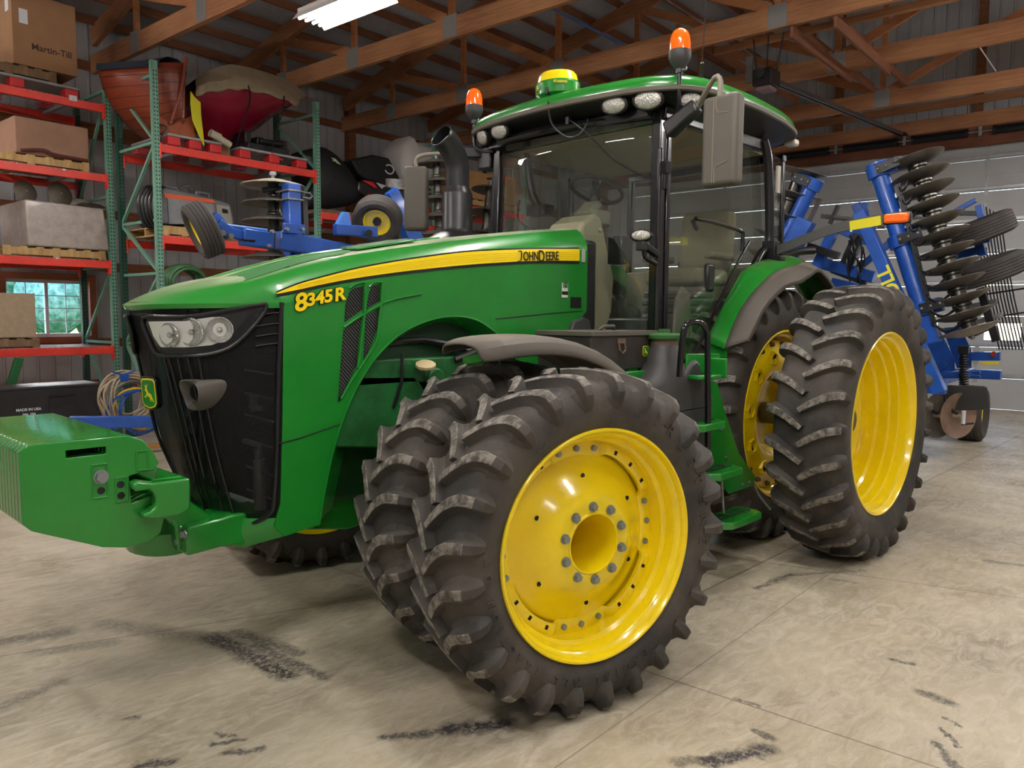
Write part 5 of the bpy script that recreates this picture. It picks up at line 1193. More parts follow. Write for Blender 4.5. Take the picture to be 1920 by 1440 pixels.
# ================================================================ DISC HARROWS (room frame)
BLADE = mat('disc_blade', (122, 116, 108), .4, metal=.4, var=.25, vscale=5); BLADEL = mat('disc_blade_light', (170, 164, 150), .45, metal=.3, var=.15, vscale=5); SPOOL = mat('spool_steel', (92, 90, 84), .28, metal=.8, var=.2, vscale=9)
HB = BLUE; ITYRE = mat('implement_tyre', (66, 62, 60), .75, bump=.2, bscale=60, var=.1)
def rot_to(d):
    """matrix with z along d"""
    d = V(d).normalized(); a = d.orthogonal().normalized(); return Matrix((a, d.cross(a), d)).transposed()
def gang(par, a, b, n, r=.30, spool=.055, flip=1, light_first=False, skip=()):
    a = V(a); b = V(b); d = (b-a).normalized()
    MB().cyl(a-d*.05, b+d*.05, .022, n=12).cyl(a-d*.085, a-d*.045, .04, n=6).build('gang_bolt', STEEL, par)
    proto = None
    for i in range(n):
        c = a.lerp(b, i/(n-1)); mb = MB(); pr = [(.02, .0), (.06, .0), (.12, .008), (.20, .030), (r-.02, .062), (r, .072), (r+.001, .069), (r-.02, .056), (.20, .024), (.12, .002), (.06, -.006), (.02, -.006)]
        mb.lathe([(q, h*flip) for q, h in pr], c=c, ax=d, n=48)
        o = mb.build('disc_blade', BLADEL if (light_first and i == 0) else BLADE, par, ang=30)
        if i < n-1:
            e = a.lerp(b, (i+1)/(n-1)); L_ = (e-c).length
            MB().lathe([(.025, .01), (spool*1.25, .01), (spool*1.25, .03), (spool, .045), (spool, L_-.045), (spool*1.25, L_-.03), (spool*1.25, L_-.012), (.025, L_-.012)], c=c, ax=d, n=24).build('spool', SPOOL, par)
def pillow(par, c, t0, d):
    """black curved spring shank from the tube to the gang shaft"""
    c = V(c); t0 = V(t0); m_ = (c+t0)/2+V(d)*.02; s_ = (t0-c)
    mb = MB(); P = catmull([t0, t0+V((0, 0, .09))-s_*.1, m_+V((0, 0, .14)), c+V((0, 0, .07))-s_*.05, c+V((0, 0, -.03))], 5)
    w_ = V((.045, .0, 0)); rows = [[p-w_+V((0, 0, -.012)), p+w_+V((0, 0, -.012)), p+w_+V((0, 0, .012)), p-w_+V((0, 0, .012))] for p in P]
    mb.grid(rows, closed=True).build('spring_shank', BLK, par, smooth=False)
def itire(par, c, ax, R_, w_, rim=.5, name='gauge_wheel', yel=True, grooves=4):
    ax = V(ax).normalized(); h = w_/2; pr = [(R_*rim, -h*.62), (R_*.72, -h*.97), (R_*.86, -h), (R_*.955, -h*.86)]
    for i in range(grooves+1):
        a0 = -h*.80+1.6*h*i/(grooves+1); a1 = -h*.80+1.6*h*(i+1)/(grooves+1); g_ = .10*(a1-a0)
        pr += [(R_, a0+g_), (R_, a1-g_)]
        if i < grooves: pr += [(R_*.97, a1-g_*.6), (R_*.97, a1+g_*.6)]
    pr += [(R_*.955, h*.86), (R_*.86, h), (R_*.72, h*.97), (R_*rim, h*.62)]
    o = MB().lathe(pr, c=c, ax=ax, n=56).build(name, ITYRE, par, ang=25)
    MB().lathe([(R_*rim*1.01, -h*.64), (R_*rim*.93, -h*.62), (R_*rim*.86, -h*.3), (R_*rim*.5, -h*.15), (.001, -h*.15)], c=c, ax=ax, n=40).lathe([(R_*rim*1.01, h*.64), (R_*rim*.93, h*.62), (R_*rim*.86, h*.3), (R_*rim*.5, h*.2), (.001, h*.2)], c=c, ax=ax, n=40).build('wheel_rim', YEL, o)
    MB().lathe([(.05, -h*.5), (.05, h*.5), (0, h*.5)], c=c, ax=ax, n=16).build('hub', DSTEEL, o); return o
def rtube(par, a, b, r, name='wing_tube', m_=None):
    a = V(a); b = V(b); d = (b-a).normalized(); return MB().cyl(a, b, r, n=28).build(name, m_ or HB, par)
def collar(par, c, d, r, w=.10, side=V((0, 1, 0))):
    c = V(c); d = V(d).normalized(); s_ = V(side); s_ = (s_-d*s_.dot(d)).normalized()
    MB().lathe([(r, -w/2), (r*1.35, -w/2), (r*1.35, w/2), (r, w/2)], c=c, ax=d, n=24).beam(c+s_*r*.6, c+s_*r*2.1, w, r*1.6, up=d).build('clamp_collar', HB, par, bevel=.008)
    mb = MB(); e = V((1, 0, 0)); mb.beam(c+s_*(-.0)+e*r*1.36+d*.0, c+s_*r*2.6+e*r*1.36, .11, .016, up=e); o = mb.build('clamp_plate', BLK, par, bevel=.004)
    mb = MB()
    for k in (.25, 1.2, 2.2): mb.ball(c+s_*r*k+e*(r*1.36+.010), .016, 10, 6)
    mb.build('clamp_bolt', BOLT, par)
# ---------------- harrow A: standing behind the tractor, wings folded up
PA = -3.4
hA = thing('disc_harrow', 'blue folding disc harrow standing behind the tractor, by the overhead door', 'harrow', (-5.6, .3, 0), ROOM)
def rp(px, py, p=PA): return ar(px, py, 'p', p)
a, b = rp(1719, 310), rp(1822, 628)
gang(hA, a, b, 12, flip=-1, spool=.08)
for k in (.02, .40, .92):
    c = a.lerp(b, k); tq = rp(1648, 318, -3.3).lerp(rp(1742, 605, -3.3), k); pillow(hA, c+V((.02, 0, 0)), tq, (0, 1, 0))
t0, t1 = rp(1648, 322, -3.3), rp(1728, 575, -3.3)
rtube(hA, t0, t1, .095)
rtube(hA, t0-(t1-t0)*.06, t0+(t1-t0)*.02, .115, 'tube_head')
d = t1-t0
for k in (.0, .52, 1.02): collar(hA, t0+d*k, d, .095, .14, (0, 1, .1))
# scrapers from a thin black bar
s0, s1 = rp(1684, 345, -3.2), rp(1752, 610, -3.2); MB().beam(s0, s1, .035, .05).build('scraper_bar', BLK, hA)
for i in range(11):
    c = a.lerp(b, (i+.6)/11.2); s_ = s0.lerp(s1, i/10.5); m_ = (c+s_)/2+V((.12, 0, -.10))
    MB().tube([s_+V((0, 0, -.02)), s_+V((.05, .05, -.08)), m_, c+V((.10, -.05, .02))], [.012, .014, .022, .03], 6, smooth=3, flat=.4).build('scraper', BLK, hA)
# flat wing beam with lettering
w0, w1 = rp(1612, 398, -3.1), rp(1702, 600, -3.1)
MB().beam(w0, w1, .13, .16, up=(1, 0, 0)).build('wing_beam', HB, hA, bevel=.008)
dd = (w1-w0).normalized(); cc = w0.lerp(w1, .86)+V((.082, 0, 0)); sd = dd.cross(V((1, 0, 0)))
M_ = frame_m(cc, -dd, (V((1, 0, 0))).cross(-dd)); text_mb('LANDOLL', .20, M_, .004, bold=.006).build('beam_lettering', mat('decal_yellow2', (235, 225, 60), .4), hA, smooth=False)
# beam continuing down to the centre frame
MB().beam(w1, w1+dd*.85, .13, .16, up=(1, 0, 0)).build('wing_beam', HB, hA, bevel=.008)
MB().beam(t1, t1+d.normalized()*.42, .16, .16, up=(1, 0, 0)).build('wing_tube', HB, hA, bevel=.01)
# left folded wing
c0, c1 = rp(1500, 330), rp(1440, 490)
gang(hA, c0, c1, 5, flip=-1, spool=.08)
u0, u1 = rp(1524, 345, -3.3), rp(1462, 468, -3.3); rtube(hA, u0, u1, .085); collar(hA, u0, u1-u0, .085, .14, (0, -1, 0)); collar(hA, u0.lerp(u1, .85), u1-u0, .085, .12, (0, -1, 0)); pillow(hA, c0.lerp(c1, .15), u0, (0, -1, 0))
v0, v1 = rp(1513, 412, -3.1), rp(1455, 520, -3.1); MB().beam(v0, v1, .20, .16, up=(1, 0, 0)).build('wing_beam', HB, hA, bevel=.008)
MB().beam(v1, v1+(v1-v0)*1.4, .20, .16, up=(1, 0, 0)).build('wing_beam', HB, hA, bevel=.008)
MB().beam(rp(1538, 372, -3.5), rp(1505, 440, -3.5), .08, .03).build('rest_plate', mat('plate_grey', (120, 118, 112), .4, metal=.4), hA)
# second row of members between the wings
mb = MB().beam(rp(1564, 432, -3.6), rp(1512, 540, -3.6), .11, .11); mb.build('inner_arm', HB, hA, bevel=.006)
MB().beam(rp(1515, 462, -3.4), rp(1572, 480, -3.4), .10, .09).build('stop_block', BLK, hA, bevel=.006)
for A_, B_, r_, m_, nm in (((1535, 492), (1640, 520), .09, HB, 'cross_tube'), ((1560, 505), (1625, 530), .055, BLK, 'cylinder_body'), ((1600, 470), (1620, 380), .07, HB, 'brace_tube'), ((1585, 500), (1612, 440), .085, DSTEEL, 'valve_block'), ((1570, 430), (1640, 460), .05, HB, 'cross_tube'), ((1600, 510), (1670, 455), .05, HB, 'brace_tube'), ((1560, 530), (1625, 545), .08, HB, 'gusset_arm')):
    MB().beam(rp(*A_, -4.2), rp(*B_, -4.2), r_*1.6, r_*1.6).build(nm, m_, hA, bevel=.01)
mb = MB(); rr_ = random.Random(3)
for i in range(7):
    x = 1580+rr_.uniform(0, 45); y_ = 440+rr_.uniform(0, 50); mb.tube([rp(x, y_, -4.1), rp(x+rr_.uniform(-12, 12), y_+25, -4.0), rp(x+rr_.uniform(-16, 16), y_+60, -4.1)], .012, 6, smooth=3)
mb.build('hydraulic_hoses', BLK, hA)['kind'] = 'stuff'
MB().tube([rp(1540, 405, -4.3), rp(1600, 412, -4.3), rp(1660, 425, -4.3)], .03, 8).build('levelling_rod', STEEL, hA); MB().beam(rp(1556, 420, -4.3), rp(1572, 385, -4.3), .09, .03).build('rod_lever', BLK, hA)
MB().beam(rp(1610, 385, -3.9), rp(1618, 402, -3.9), .30, .10).build('wing_stop', HB, hA, bevel=.01)
# centre frame on the floor: beams, plates, rear tyre
F0 = [(-7.4, q, .95) for q in (-.9, 1.5)]
MB().box((-7.5, -1.6, .86), (-7.36, 1.55, 1.0)).build('rear_beam', HB, hA, bevel=.01); MB().box((-3.9, -1.3, .9), (-3.75, 1.5, 1.06)).build('front_beam', HB, hA, bevel=.01)
for q in (-1.1, .0, 1.15): MB().box((-7.4, q-.06, .9), (-3.8, q+.06, 1.02)).build('frame_rail', HB, hA, bevel=.01)
MB().box((-3.8, -.06, .52), (-1.9, .06, .66)).build('tongue', HB, hA, bevel=.01)
for q in (-1.15, 1.3): itire(hA, (-6.75, q, .40), (0, 1, 0), .40, .36, .48, 'transport_wheel')
def pa(px, py, p=-5.2): return ar(px, py, 'p', p)
MB().prism([pa(*q) for q in ((1722, 602), (1745, 590), (1763, 620), (1790, 672), (1791, 695), (1735, 700), (1726, 655))], (.03, 0, 0)).build('hinge_plate', HB, hA, bevel=.006)
MB().prism([pa(x, y_, -5.5) for x, y_ in ((1768, 615), (1800, 612), (1822, 655), (1822, 690), (1795, 690))], (.03, 0, 0)).build('hinge_plate', HB, hA, bevel=.006)
MB().beam(pa(1822, 668, -5.3), pa(1876, 668, -5.3), .10, .11).build('tail_beam', HB, hA, bevel=.006)
A_ = pa(1863, 664, -5.24); MB().cyl(A_, A_+V((.01, 0, 0)), .033, n=24).build('round_emblem', mat('emblem_red', (150, 50, 30), .4), hA); MB().beam(pa(1840, 681, -5.23), pa(1873, 681, -5.23), .01, .032).build('yellow_marker', DECY, hA)
MB().beam(pa(1765, 703), pa(1812, 703), .12, .085).beam(pa(1740, 700), pa(1775, 680), .10, .10).build('frame_block', HB, hA, bevel=.008)
MB().cyl(pa(1743, 712), pa(1744, 712)+V((.06, 0, 0)), .085, n=28).build('pivot_hub', HB, hA, bevel=.006); MB().cyl(pa(1743, 712)+V((.05, 0, 0)), pa(1743, 712)+V((.09, 0, 0)), .03, n=6).build('pivot_bolt', BOLT, hA)
MB().tube([pa(1760, 708), pa(1764, 725), pa(1768, 740)], .06, 14).build('hose_elbow', HB, hA)
mb = MB(); s_a, s_b = pa(1807, 662, -5.1), pa(1807, 722, -5.1)
mb.tube([s_a.lerp(s_b, t/160)+V((.05*cos(t*.5), .05*sin(t*.5), 0)) for t in range(161)], .010, 6); mb.cyl(s_a, s_b, .03, n=10); mb.box(s_a-V((.06, .06, 0)), s_a+V((.06, .06, .09))); mb.build('lift_spring', BLK, hA)
MB().prism([pa(x, y_, -5.0) for x, y_ in ((1776, 722), (1850, 726), (1855, 768), (1800, 770), (1776, 765))], (-.03, 0, 0)).build('mud_shield', mat('shield_black', (50, 49, 47), .6, bump=.1), hA, bevel=.006)
for px, py, sx in ((1789, 778, .0), (1752, 778, .0)):
    c = ar(px, py, 'p', -5.0); MB().lathe([(.02, 0), (.12, .008), (.2, .03), (.29, .07), (.291, .066), (.2, .024), (.02, -.006)], c=c, ax=(.55, .83, 0), n=48).build('disc_blade', mat('rusty_blade', (150, 124, 108), .5, metal=.3, var=.2) if px > 1780 else BLADE, hA); MB().cyl(c-V((.01, .02, 0)), c+V((.08, .12, 0)), .03, n=8).build('blade_nut', mat('tan_nut', (190, 180, 150), .5), hA)
    MB().tube([c+V((.05, .08, 0)), c+V((.02, -.08, .12)), c+V((0, -.12, .32))], .02, 8, smooth=3).build('blade_arm', BLK, hA)
MB().cyl(pa(1807, 770, -4.9), pa(1806, 795, -4.9), .025, n=12).build('jack_tube', WHITE, hA); MB().cyl(pa(1803, 796, -4.9), pa(1826, 794, -4.9), .012, n=8).build('jack_handle', DSTEEL, hA)
for z in (698, 706): MB().beam(pa(1822, z, -5.6), pa(1838, z, -5.6), .06, .03).build('valve_spool', HB, hA)
# transport tyres of the right folded wing and tine rake
itire(hA, rp(1836, 432, -5.0), (.20, -.34, .93), .40, .26, .45, 'gauge_wheel', grooves=5)
itire(hA, rp(1856, 506, -4.9), (.20, -.32, .93), .40, .26, .45, 'gauge_wheel', grooves=5)
for A_, B_, r_, m_ in (((1835, 455), (1842, 480), .05, HB), ((1790, 480), (1835, 470), .05, HB), ((1838, 540), (1868, 640), .045, BLK), ((1795, 400), (1835, 400), .03, DSTEEL), ((1775, 405), (1830, 375), .03, HB), ((1835, 385), (1850, 455), .04, HB), ((1800, 520), (1850, 520), .03, STEEL), ((1810, 610), (1880, 590), .03, STEEL), ((1820, 575), (1870, 565), .035, STEEL), ((1815, 630), (1862, 610), .04, BLK)):
    MB().beam(rp(*A_, -5.4), rp(*B_, -5.4), r_*2, r_*2).build('rake_frame', m_, hA, bevel=.006)
for i in range(12):
    x = 1852+i*6.2; P = [rp(x-30+i*.5, 372+i*4, -5.8), rp(x-16, 460+i*2, -5.8), rp(x, 560, -5.8), rp(x+22, 656, -5.8)]
    if i < 9: MB().tube(P[1:] if i < 3 else P, .009, 5).build('rake_tine', DSTEEL, hA)
for y0, y1 in ((500, 492), (590, 585), (545, 540)): MB().tube([rp(1842, y0+8, -5.75), rp(1925, y1, -5.75)], .012, 6).build('rake_bar', BLK, hA)
# ---------------- harrow B: parked on the far side of the tractor
QB = -4.2
hB = thing('disc_harrow', 'blue disc harrow parked beyond the hood, in front of the pallet racks, folded wing showing', 'harrow', (1.0, QB-.2, 0), ROOM)
def rq(px, py, q=QB): return ar(px, py, 'q', q)
g0, g1 = rq(512, 337, QB), rq(512, 605, QB)
gang(hB, g0, V((g0.x, g0.y, g1.z)), 9, r=.345, flip=1, light_first=True, spool=.06)
ps = rq(546, 345, QB+.35); pe = rq(546, 620, QB+.35)
MB().box((ps.x-.075, ps.y-.07, .85), (ps.x+.075, ps.y+.07, ps.z)).build('upright_post', HB, hB, bevel=.01)
mb = MB()
for dz_ in (-.08, -.17): mb.tube([V((ps.x+.09, ps.y-.14, ps.z+dz_)), V((ps.x+.09, ps.y+.085, ps.z+dz_)), V((ps.x-.09, ps.y+.085, ps.z+dz_)), V((ps.x-.09, ps.y-.14, ps.z+dz_))], .011, 8)
mb.build('u_bolt', STEEL, hB)
MB().tube([g0+V((.16, .05, -.14)), g0+V((.08, .14, -.12)), g0+V((-.05, .13, -.12)), ps+V((.05, -.12, -.13))], .03, 8, smooth=3).build('spring_shank', DSTEEL, hB)
MB().beam(ps+V((-.17, -.02, -.10)), ps+V((-.19, -.02, -.72)), .045, .06).build('adjuster', mat('worn_black', (60, 58, 54), .5, bump=.6, bscale=40), hB); MB().tube([ps+V((-.12, .02, -.08)), ps+V((-.22, .02, -.07)), ps+V((-.25, .02, -.10)), ps+V((-.22, .02, -.13)), ps+V((-.12, .02, -.13))], .012, 8).build('adjuster_clevis', STEEL, hB)
Q2 = QB+.5
t_a, t_b = rq(520, 450, Q2), rq(715, 487, Q2)
MB().beam(t_a, t_b, .14, .19).build('main_tube', HB, hB, bevel=.012)
MB().beam(rq(452, 444, Q2), rq(508, 452, Q2), .12, .165).build('tube_arm', HB, hB, bevel=.012); MB().cyl(rq(511, 437, Q2+.02), rq(509, 466, Q2+.02), .035, n=14).build('hinge_pin', DSTEEL, hB)
MB().cyl(rq(455, 449, Q2+.07), rq(478, 451, Q2+.07), .012, n=8).build('tube_slot', DEEP, hB)
MB().beam(rq(418, 432, Q2), rq(455, 442, Q2), .06, .10).beam(rq(405, 420, Q2), rq(430, 440, Q2), .10, .12).build('wheel_yoke', HB, hB, bevel=.01)
MB().cyl(rq(418, 422, Q2), rq(500, 432, Q2), .018, n=12).build('tie_rod', mat('light_blue', (70, 130, 210), .35), hB)
for px, py in ((415, 437), (430, 443), (502, 461), (536, 430), (565, 430), (508, 434)):
    c = rq(px, py, Q2+.10); MB().cyl(c, c+V((0, .04, 0)), .028 if px < 500 else .018, n=8).build('pivot_bolt', BOLT if px > 500 else STEEL, hB)
MB().beam(rq(531, 427, Q2+.09), rq(571, 430, Q2+.09), .02, .10).build('post_bracket', HB, hB, bevel=.004)
MB().prism([rq(x, y_, Q2+.02) for x, y_ in ((375, 424), (410, 397), (424, 414), (392, 442))], (0, -.14, 0)).build('wheel_arm', HB, hB, bevel=.01)
itire(hB, rq(381, 431, Q2-.05), (.86, -.32, -.42), .27, .21, .55, 'gauge_wheel')
itire(hB, rq(708, 413, Q2-.10), (.62, .50, -.50), .29, .22, .55, 'gauge_wheel')
MB().beam(rq(628, 430, Q2+.12), rq(705, 436, Q2+.12), .08, .12).build('wheel_arm', HB, hB, bevel=.01); MB().prism([rq(x, y_, Q2+.05) for x, y_ in ((630, 425), (645, 397), (655, 398), (660, 425), (648, 440))], (0, -.06, 0)).build('arm_gusset', mat('light_blue', (70, 130, 210), .35), hB, bevel=.006)
MB().cyl(rq(690, 437, Q2+.14), rq(692, 437, Q2+.22), .04, n=14).build('pivot_bolt', DSTEEL, hB)
MB().prism([rq(x, y_, Q2+.0) for x, y_ in ((566, 466), (592, 467), (588, 478), (564, 478))], (0, .02, 0)).build('red_reflector', mat('reflector_red', (224, 60, 44), .4), hB)
MB().beam(rq(733, 357, Q2-.2), rq(784, 470, Q2-.2), .10, .16, w2=.14, h2=.26).build('lift_arm', HB, hB, bevel=.01)
h0, h1 = rq(838, 292, QB-.5), rq(828, 610, QB-.5)
MB().cyl(rq(845, 300, QB-.5), rq(838, 300, QB-.5), .01).build('gang_cap', STEEL, hB)
gang(hB, rq(818, 300, QB-.6), rq(828, 560, QB-.6), 9, r=.34, flip=1)
MB().lathe([(.15, -.05), (.16, .05), (.145, .05), (.135, -.05)], c=rq(745, 345, QB-.4), ax=(0, .1, 1), n=28).build('spring_ring', STEEL, hB)
gang(hB, rq(918, 350, QB-1.2), rq(895, 560, QB-1.2), 6, r=.30, flip=1)
MB().tube([rq(914, 335, QB-.9), rq(926, 336, QB-.9), rq(930, 345, QB-.9), rq(930, 440, QB-.9), rq(930, 520, QB-.9)], .018, 8, smooth=2).build('guard_hoop', BLK, hB)
# ground frame of harrow B, hidden low beyond the tractor
MB().box((-2.6, QB-.1, .72), (2.3, QB+.06, .88)).box((ps.x-.08, QB-.9, .72), (ps.x+.08, QB+.9, .88)).box((-1.2, QB-.9, .72), (-1.06, QB+.9, .88)).build('ground_frame', HB, hB, bevel=.01)
for p in (1.7, -1.6): itire(hB, (p, QB-.45, .38), (0, 1, 0), .38, .28, .5, 'transport_wheel'); 
MB().box((-.75, QB-.06, .8), (-.6, QB+.06, 2.5)).box((t_b.x-.05, Q2-.07, .8), (t_b.x+.07, Q2+.07, t_b.z)).box((-1.9, QB-1.3, .72), (-1.8, QB+.1, .88)).build('inner_post', HB, hB, bevel=.01)
# ================================================================ PALLET RACKS (room frame)
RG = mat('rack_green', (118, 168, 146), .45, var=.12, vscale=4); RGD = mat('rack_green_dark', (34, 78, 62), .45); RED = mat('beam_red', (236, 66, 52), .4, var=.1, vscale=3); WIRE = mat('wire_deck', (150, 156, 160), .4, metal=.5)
HOLE = DEEP
def rpost(par, p, q, h, m_=RG, face=1):
    w = .078
    mb = MB(); mb.box((p-w/2, q-w/2, 0), (p+w/2, q-w/2+.006, h)).box((p-w/2, q+w/2-.006, 0), (p+w/2, q+w/2, h)).box((p-w/2, q-w/2, 0), (p-w/2+.006, q+w/2, h)).box((p+w/2-.006, q-w/2, 0), (p+w/2, q+w/2, h)).box((p-.07, q-.06, 0), (p+.07, q+.06, .01))
    o = mb.build('upright', m_, par, smooth=False)
    mb = MB(); n = int((h-.2)/.051)
    for i in range(n):
        z = .15+i*.051
        for s_ in (-1, 1):
            c = p+s_*.018; mb.add([(c-.008, q+w/2+.001, z+.012), (c+.008, q+w/2+.001, z+.012), (c+.006, q+w/2+.001, z-.004), (c, q+w/2+.001, z-.013), (c-.006, q+w/2+.001, z-.004)], [(0, 1, 2, 3, 4)])
    mb.build('keyhole_slots', HOLE, o, smooth=False)['kind'] = 'stuff'
    return o
def frame(par, p, q0, q1, h, zs):
    """upright frame: front post q0, rear post q1 and braces"""
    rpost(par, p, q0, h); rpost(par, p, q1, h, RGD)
    zs = sorted(zs)
    for i, z in enumerate(zs): MB().beam((p, q0, z), (p, q1, z), .036, .036).build('horizontal_brace', RG, par, smooth=False)
    for i, (a, b) in enumerate(zip(zs, zs[1:])): MB().beam((p, q1 if i % 2 else q0, a), (p, q0 if i % 2 else q1, b), .036, .036).build('diagonal_brace', RG, par, smooth=False)
def level(par, p0, p1, q0, q1, z, label_px=None, redback=True):
    """front and rear box beams (top at z) with a wire deck"""
    for q, s_ in ((q0, 1), (q1, -1)):
        MB().box((p0+.04, q-.025, z-.105), (p1-.04, q+.025, z)).build('beam', RED, par, bevel=.004)
        for p in (p0+.045, p1-.045): MB().box((p-.012, q-.03, z-.19), (p+.012, q+.046, z+.012)).build('beam_connector', RED, par, bevel=.003)
    mb = MB(); n = int((p1-p0-.1)/.065)
    for i in range(n+1): x = p0+.05+i*.065; mb.add([(x-.002, q1, z+.004), (x+.002, q1, z+.004), (x+.002, q0+.03, z+.004), (x-.002, q0+.03, z+.004)], [(0, 1, 2, 3)]); mb.box((x-.003, q0+.026, z-.022), (x+.003, q0+.03, z+.006))
    for j in range(9): y = q1+(q0-q1)*j/8; mb.box((p0+.05, y-.002, z), (p1-.05, y+.002, z+.004))
    mb.build('wire_deck', WIRE, par, smooth=False)
    for k in range(3):
        x = p0+(p1-p0)*(k+.5)/3; MB().box((x-.03, q1, z-.045), (x+.03, q0, z-.003)).build('deck_channel', WIRE, par, smooth=False)
QF, QRr = -6.85, -7.92
rB = thing('pallet_rack', 'green and red pallet rack with the boats on its top level', 'rack', (-2.5, -7.4, 0), ROOM)
P2 = [1.27, -1.25, -3.80, -6.35]
for p in P2: frame(rB, p, QF, QRr, 5.03, (.2, 1.35, 2.3, 3.0, 4.0, 4.85))
level(rB, P2[1], P2[0], QF, QRr, 3.985); level(rB, P2[1], P2[0], QF, QRr, 2.80); level(rB, P2[1], P2[0], QF, QRr, 1.30)
level(rB, P2[2], P2[1], QF, QRr, 3.37); level(rB, P2[2], P2[1], QF, QRr, 1.5)
level(rB, P2[3], P2[2], QF, QRr, 3.85); level(rB, P2[3], P2[2], QF, QRr, 1.6)
rA = thing('pallet_rack', 'green and red pallet rack at the left edge, in front of the window', 'rack', (2.6, -8.5, 0), ROOM)
QA0, QA1 = -8.06, -9.10; A0, A1 = 1.36, 3.92
for p in (A0, A1): frame(rA, p, QA0, QA1, 5.03, (.2, 1.35, 2.42, 3.4, 4.85))
for z in (4.64, 3.69, 2.50, 1.30): level(rA, A0, A1, QA0, QA1, z)
def sticker(par, px, py, w, h, q, name='shelf_label'):
    c = ar(px, py, 'q', q); MB().box((c.x-w/2, q, c.z-h/2), (c.x+w/2, q+.002, c.z+h/2)).build(name, WHITE, par, smooth=False)
sticker(rA, 137, 184, .10, .07, QA0+.027); sticker(rA, 120, 318, .04, .02, QA0+.027); sticker(rA, 107, 484, .04, .02, QA0+.027); sticker(rB, 371, 452, .07, .03, QF+.027)
# ---------------------------------------------------------------- pallets and loads
PW = wood('pallet_wood', (206, 172, 116), (160, 122, 76), (4, 1, 1)); PWD = wood('pallet_wood_dark', (140, 112, 82), (104, 80, 58), (4, 1, 1)); PLG = mat('pallet_plastic_grey', (150, 150, 152), .5); PLR = mat('pallet_plastic_red', (206, 44, 48), .45)
CARD = mat('cardboard', (158, 118, 84), .8, bump=.05, var=.06, vscale=3); CARDT = mat('cardboard_tan', (196, 150, 98), .8, var=.08, vscale=3)
def wpallet(p0, p1, q0, q1, z, label, m_=PW, h=.125, grp=None):
    t = thing('wooden_pallet', label, 'pallet', ((p0+p1)/2, (q0+q1)/2, z), ROOM, grp)
    for k in range(3):
        y = q0+.02+(q1-q0-.06)*k/2; MB().box((p0, y, z+.018), (p1, y+.04, z+h-.018)).build('stringer', m_, t, smooth=False)
    for j in range(7): x = p0+(p1-p0-.09)*j/6; MB().box((x, q0, z+h-.018), (x+.09, q1, z+h)).build('deck_board', m_, t, smooth=False)
    for j in range(3): x = p0+(p1-p0-.09)*j/2; MB().box((x, q0, z), (x+.09, q1, z+.018)).build('bottom_board', m_, t, smooth=False)
    return t
def ppallet(p0, p1, q0, q1, z, label, h=.15, grp=None):
    t = thing('plastic_pallet', label, 'pallet', ((p0+p1)/2, (q0+q1)/2, z), ROOM, grp)
    MB().box((p0, q0, z+h-.035), (p1, q1, z+h)).build('deck', PLG, t, bevel=.01)
    for x in (p0+.09, (p0+p1)/2, p1-.09):
        for y in (q0+.09, q1-.09): MB().box((x-.085, y-.085, z+.002), (x+.085, y+.085, z+h-.036)).build('foot', PLR, t, bevel=.012)
    return t
def box_thing(p0, p1, q0, q1, z0, z1, name, label, cat, m_, bevel=.006, grp=None):
    o = MB().box((p0, q0, z0), (p1, q1, z1)).build(name, m_, frame=ROOM, bevel=bevel); return tag(o, label, cat, grp)
e = .006
# rack A, top level
ppallet(1.72, 3.2, QA1+.02, QA0+.02, 4.64+e, 'grey plastic pallet with red feet on the top level of the left rack')
wpallet(1.98, 3.1, QA1+.05, QA0-.02, 4.796+e, 'wooden pallet under the tall printed carton, top of the left rack', PWD, .14)
c0, c1 = ar(26, 120, 'q', QA0+.0), ar(147, 145, 'q', QA0+.0)
bt = thing('carton', 'tall brown printed carton on the top level of the left rack', 'box', (2.6, -8.6, 4.95), ROOM)
MB().box((c1.x, QA1+.05, 4.948), (c0.x, QA0-.01, 5.86)).build('box_body', CARD, bt, bevel=.008)
cc = ar(98, 96, 'q', QA0); M_ = frame_m((cc.x, QA0-.008, cc.z), (-1, 0, 0), (0, 0, 1)); text_mb('Martin-Till', .115, M_, .002, bold=.002).build('printed_lettering', mat('ink', (70, 52, 44), .7), bt, smooth=False)
for px, py in ((44, 30), (12, 28)):
    if px > 26: c = ar(px, py, 'q', QA0); MB().box((c.x-.05, QA0-.009, c.z-.09), (c.x+.05, QA0-.007, c.z+.09)).build('paper_label', WHITE, bt, smooth=False)
    else: MB().box((c0.x+.0005, QA0-.22, 5.62), (c0.x+.0025, QA0-.10, 5.80)).build('paper_label', WHITE, bt, smooth=False)
box_thing(c1.x+.25, c0.x-.30, QA1+.15, QA0-.15, 5.867, 5.99, 'small_carton', 'low dark carton lying on the tall printed carton', 'box', mat('dark_card', (92, 66, 54), .8))
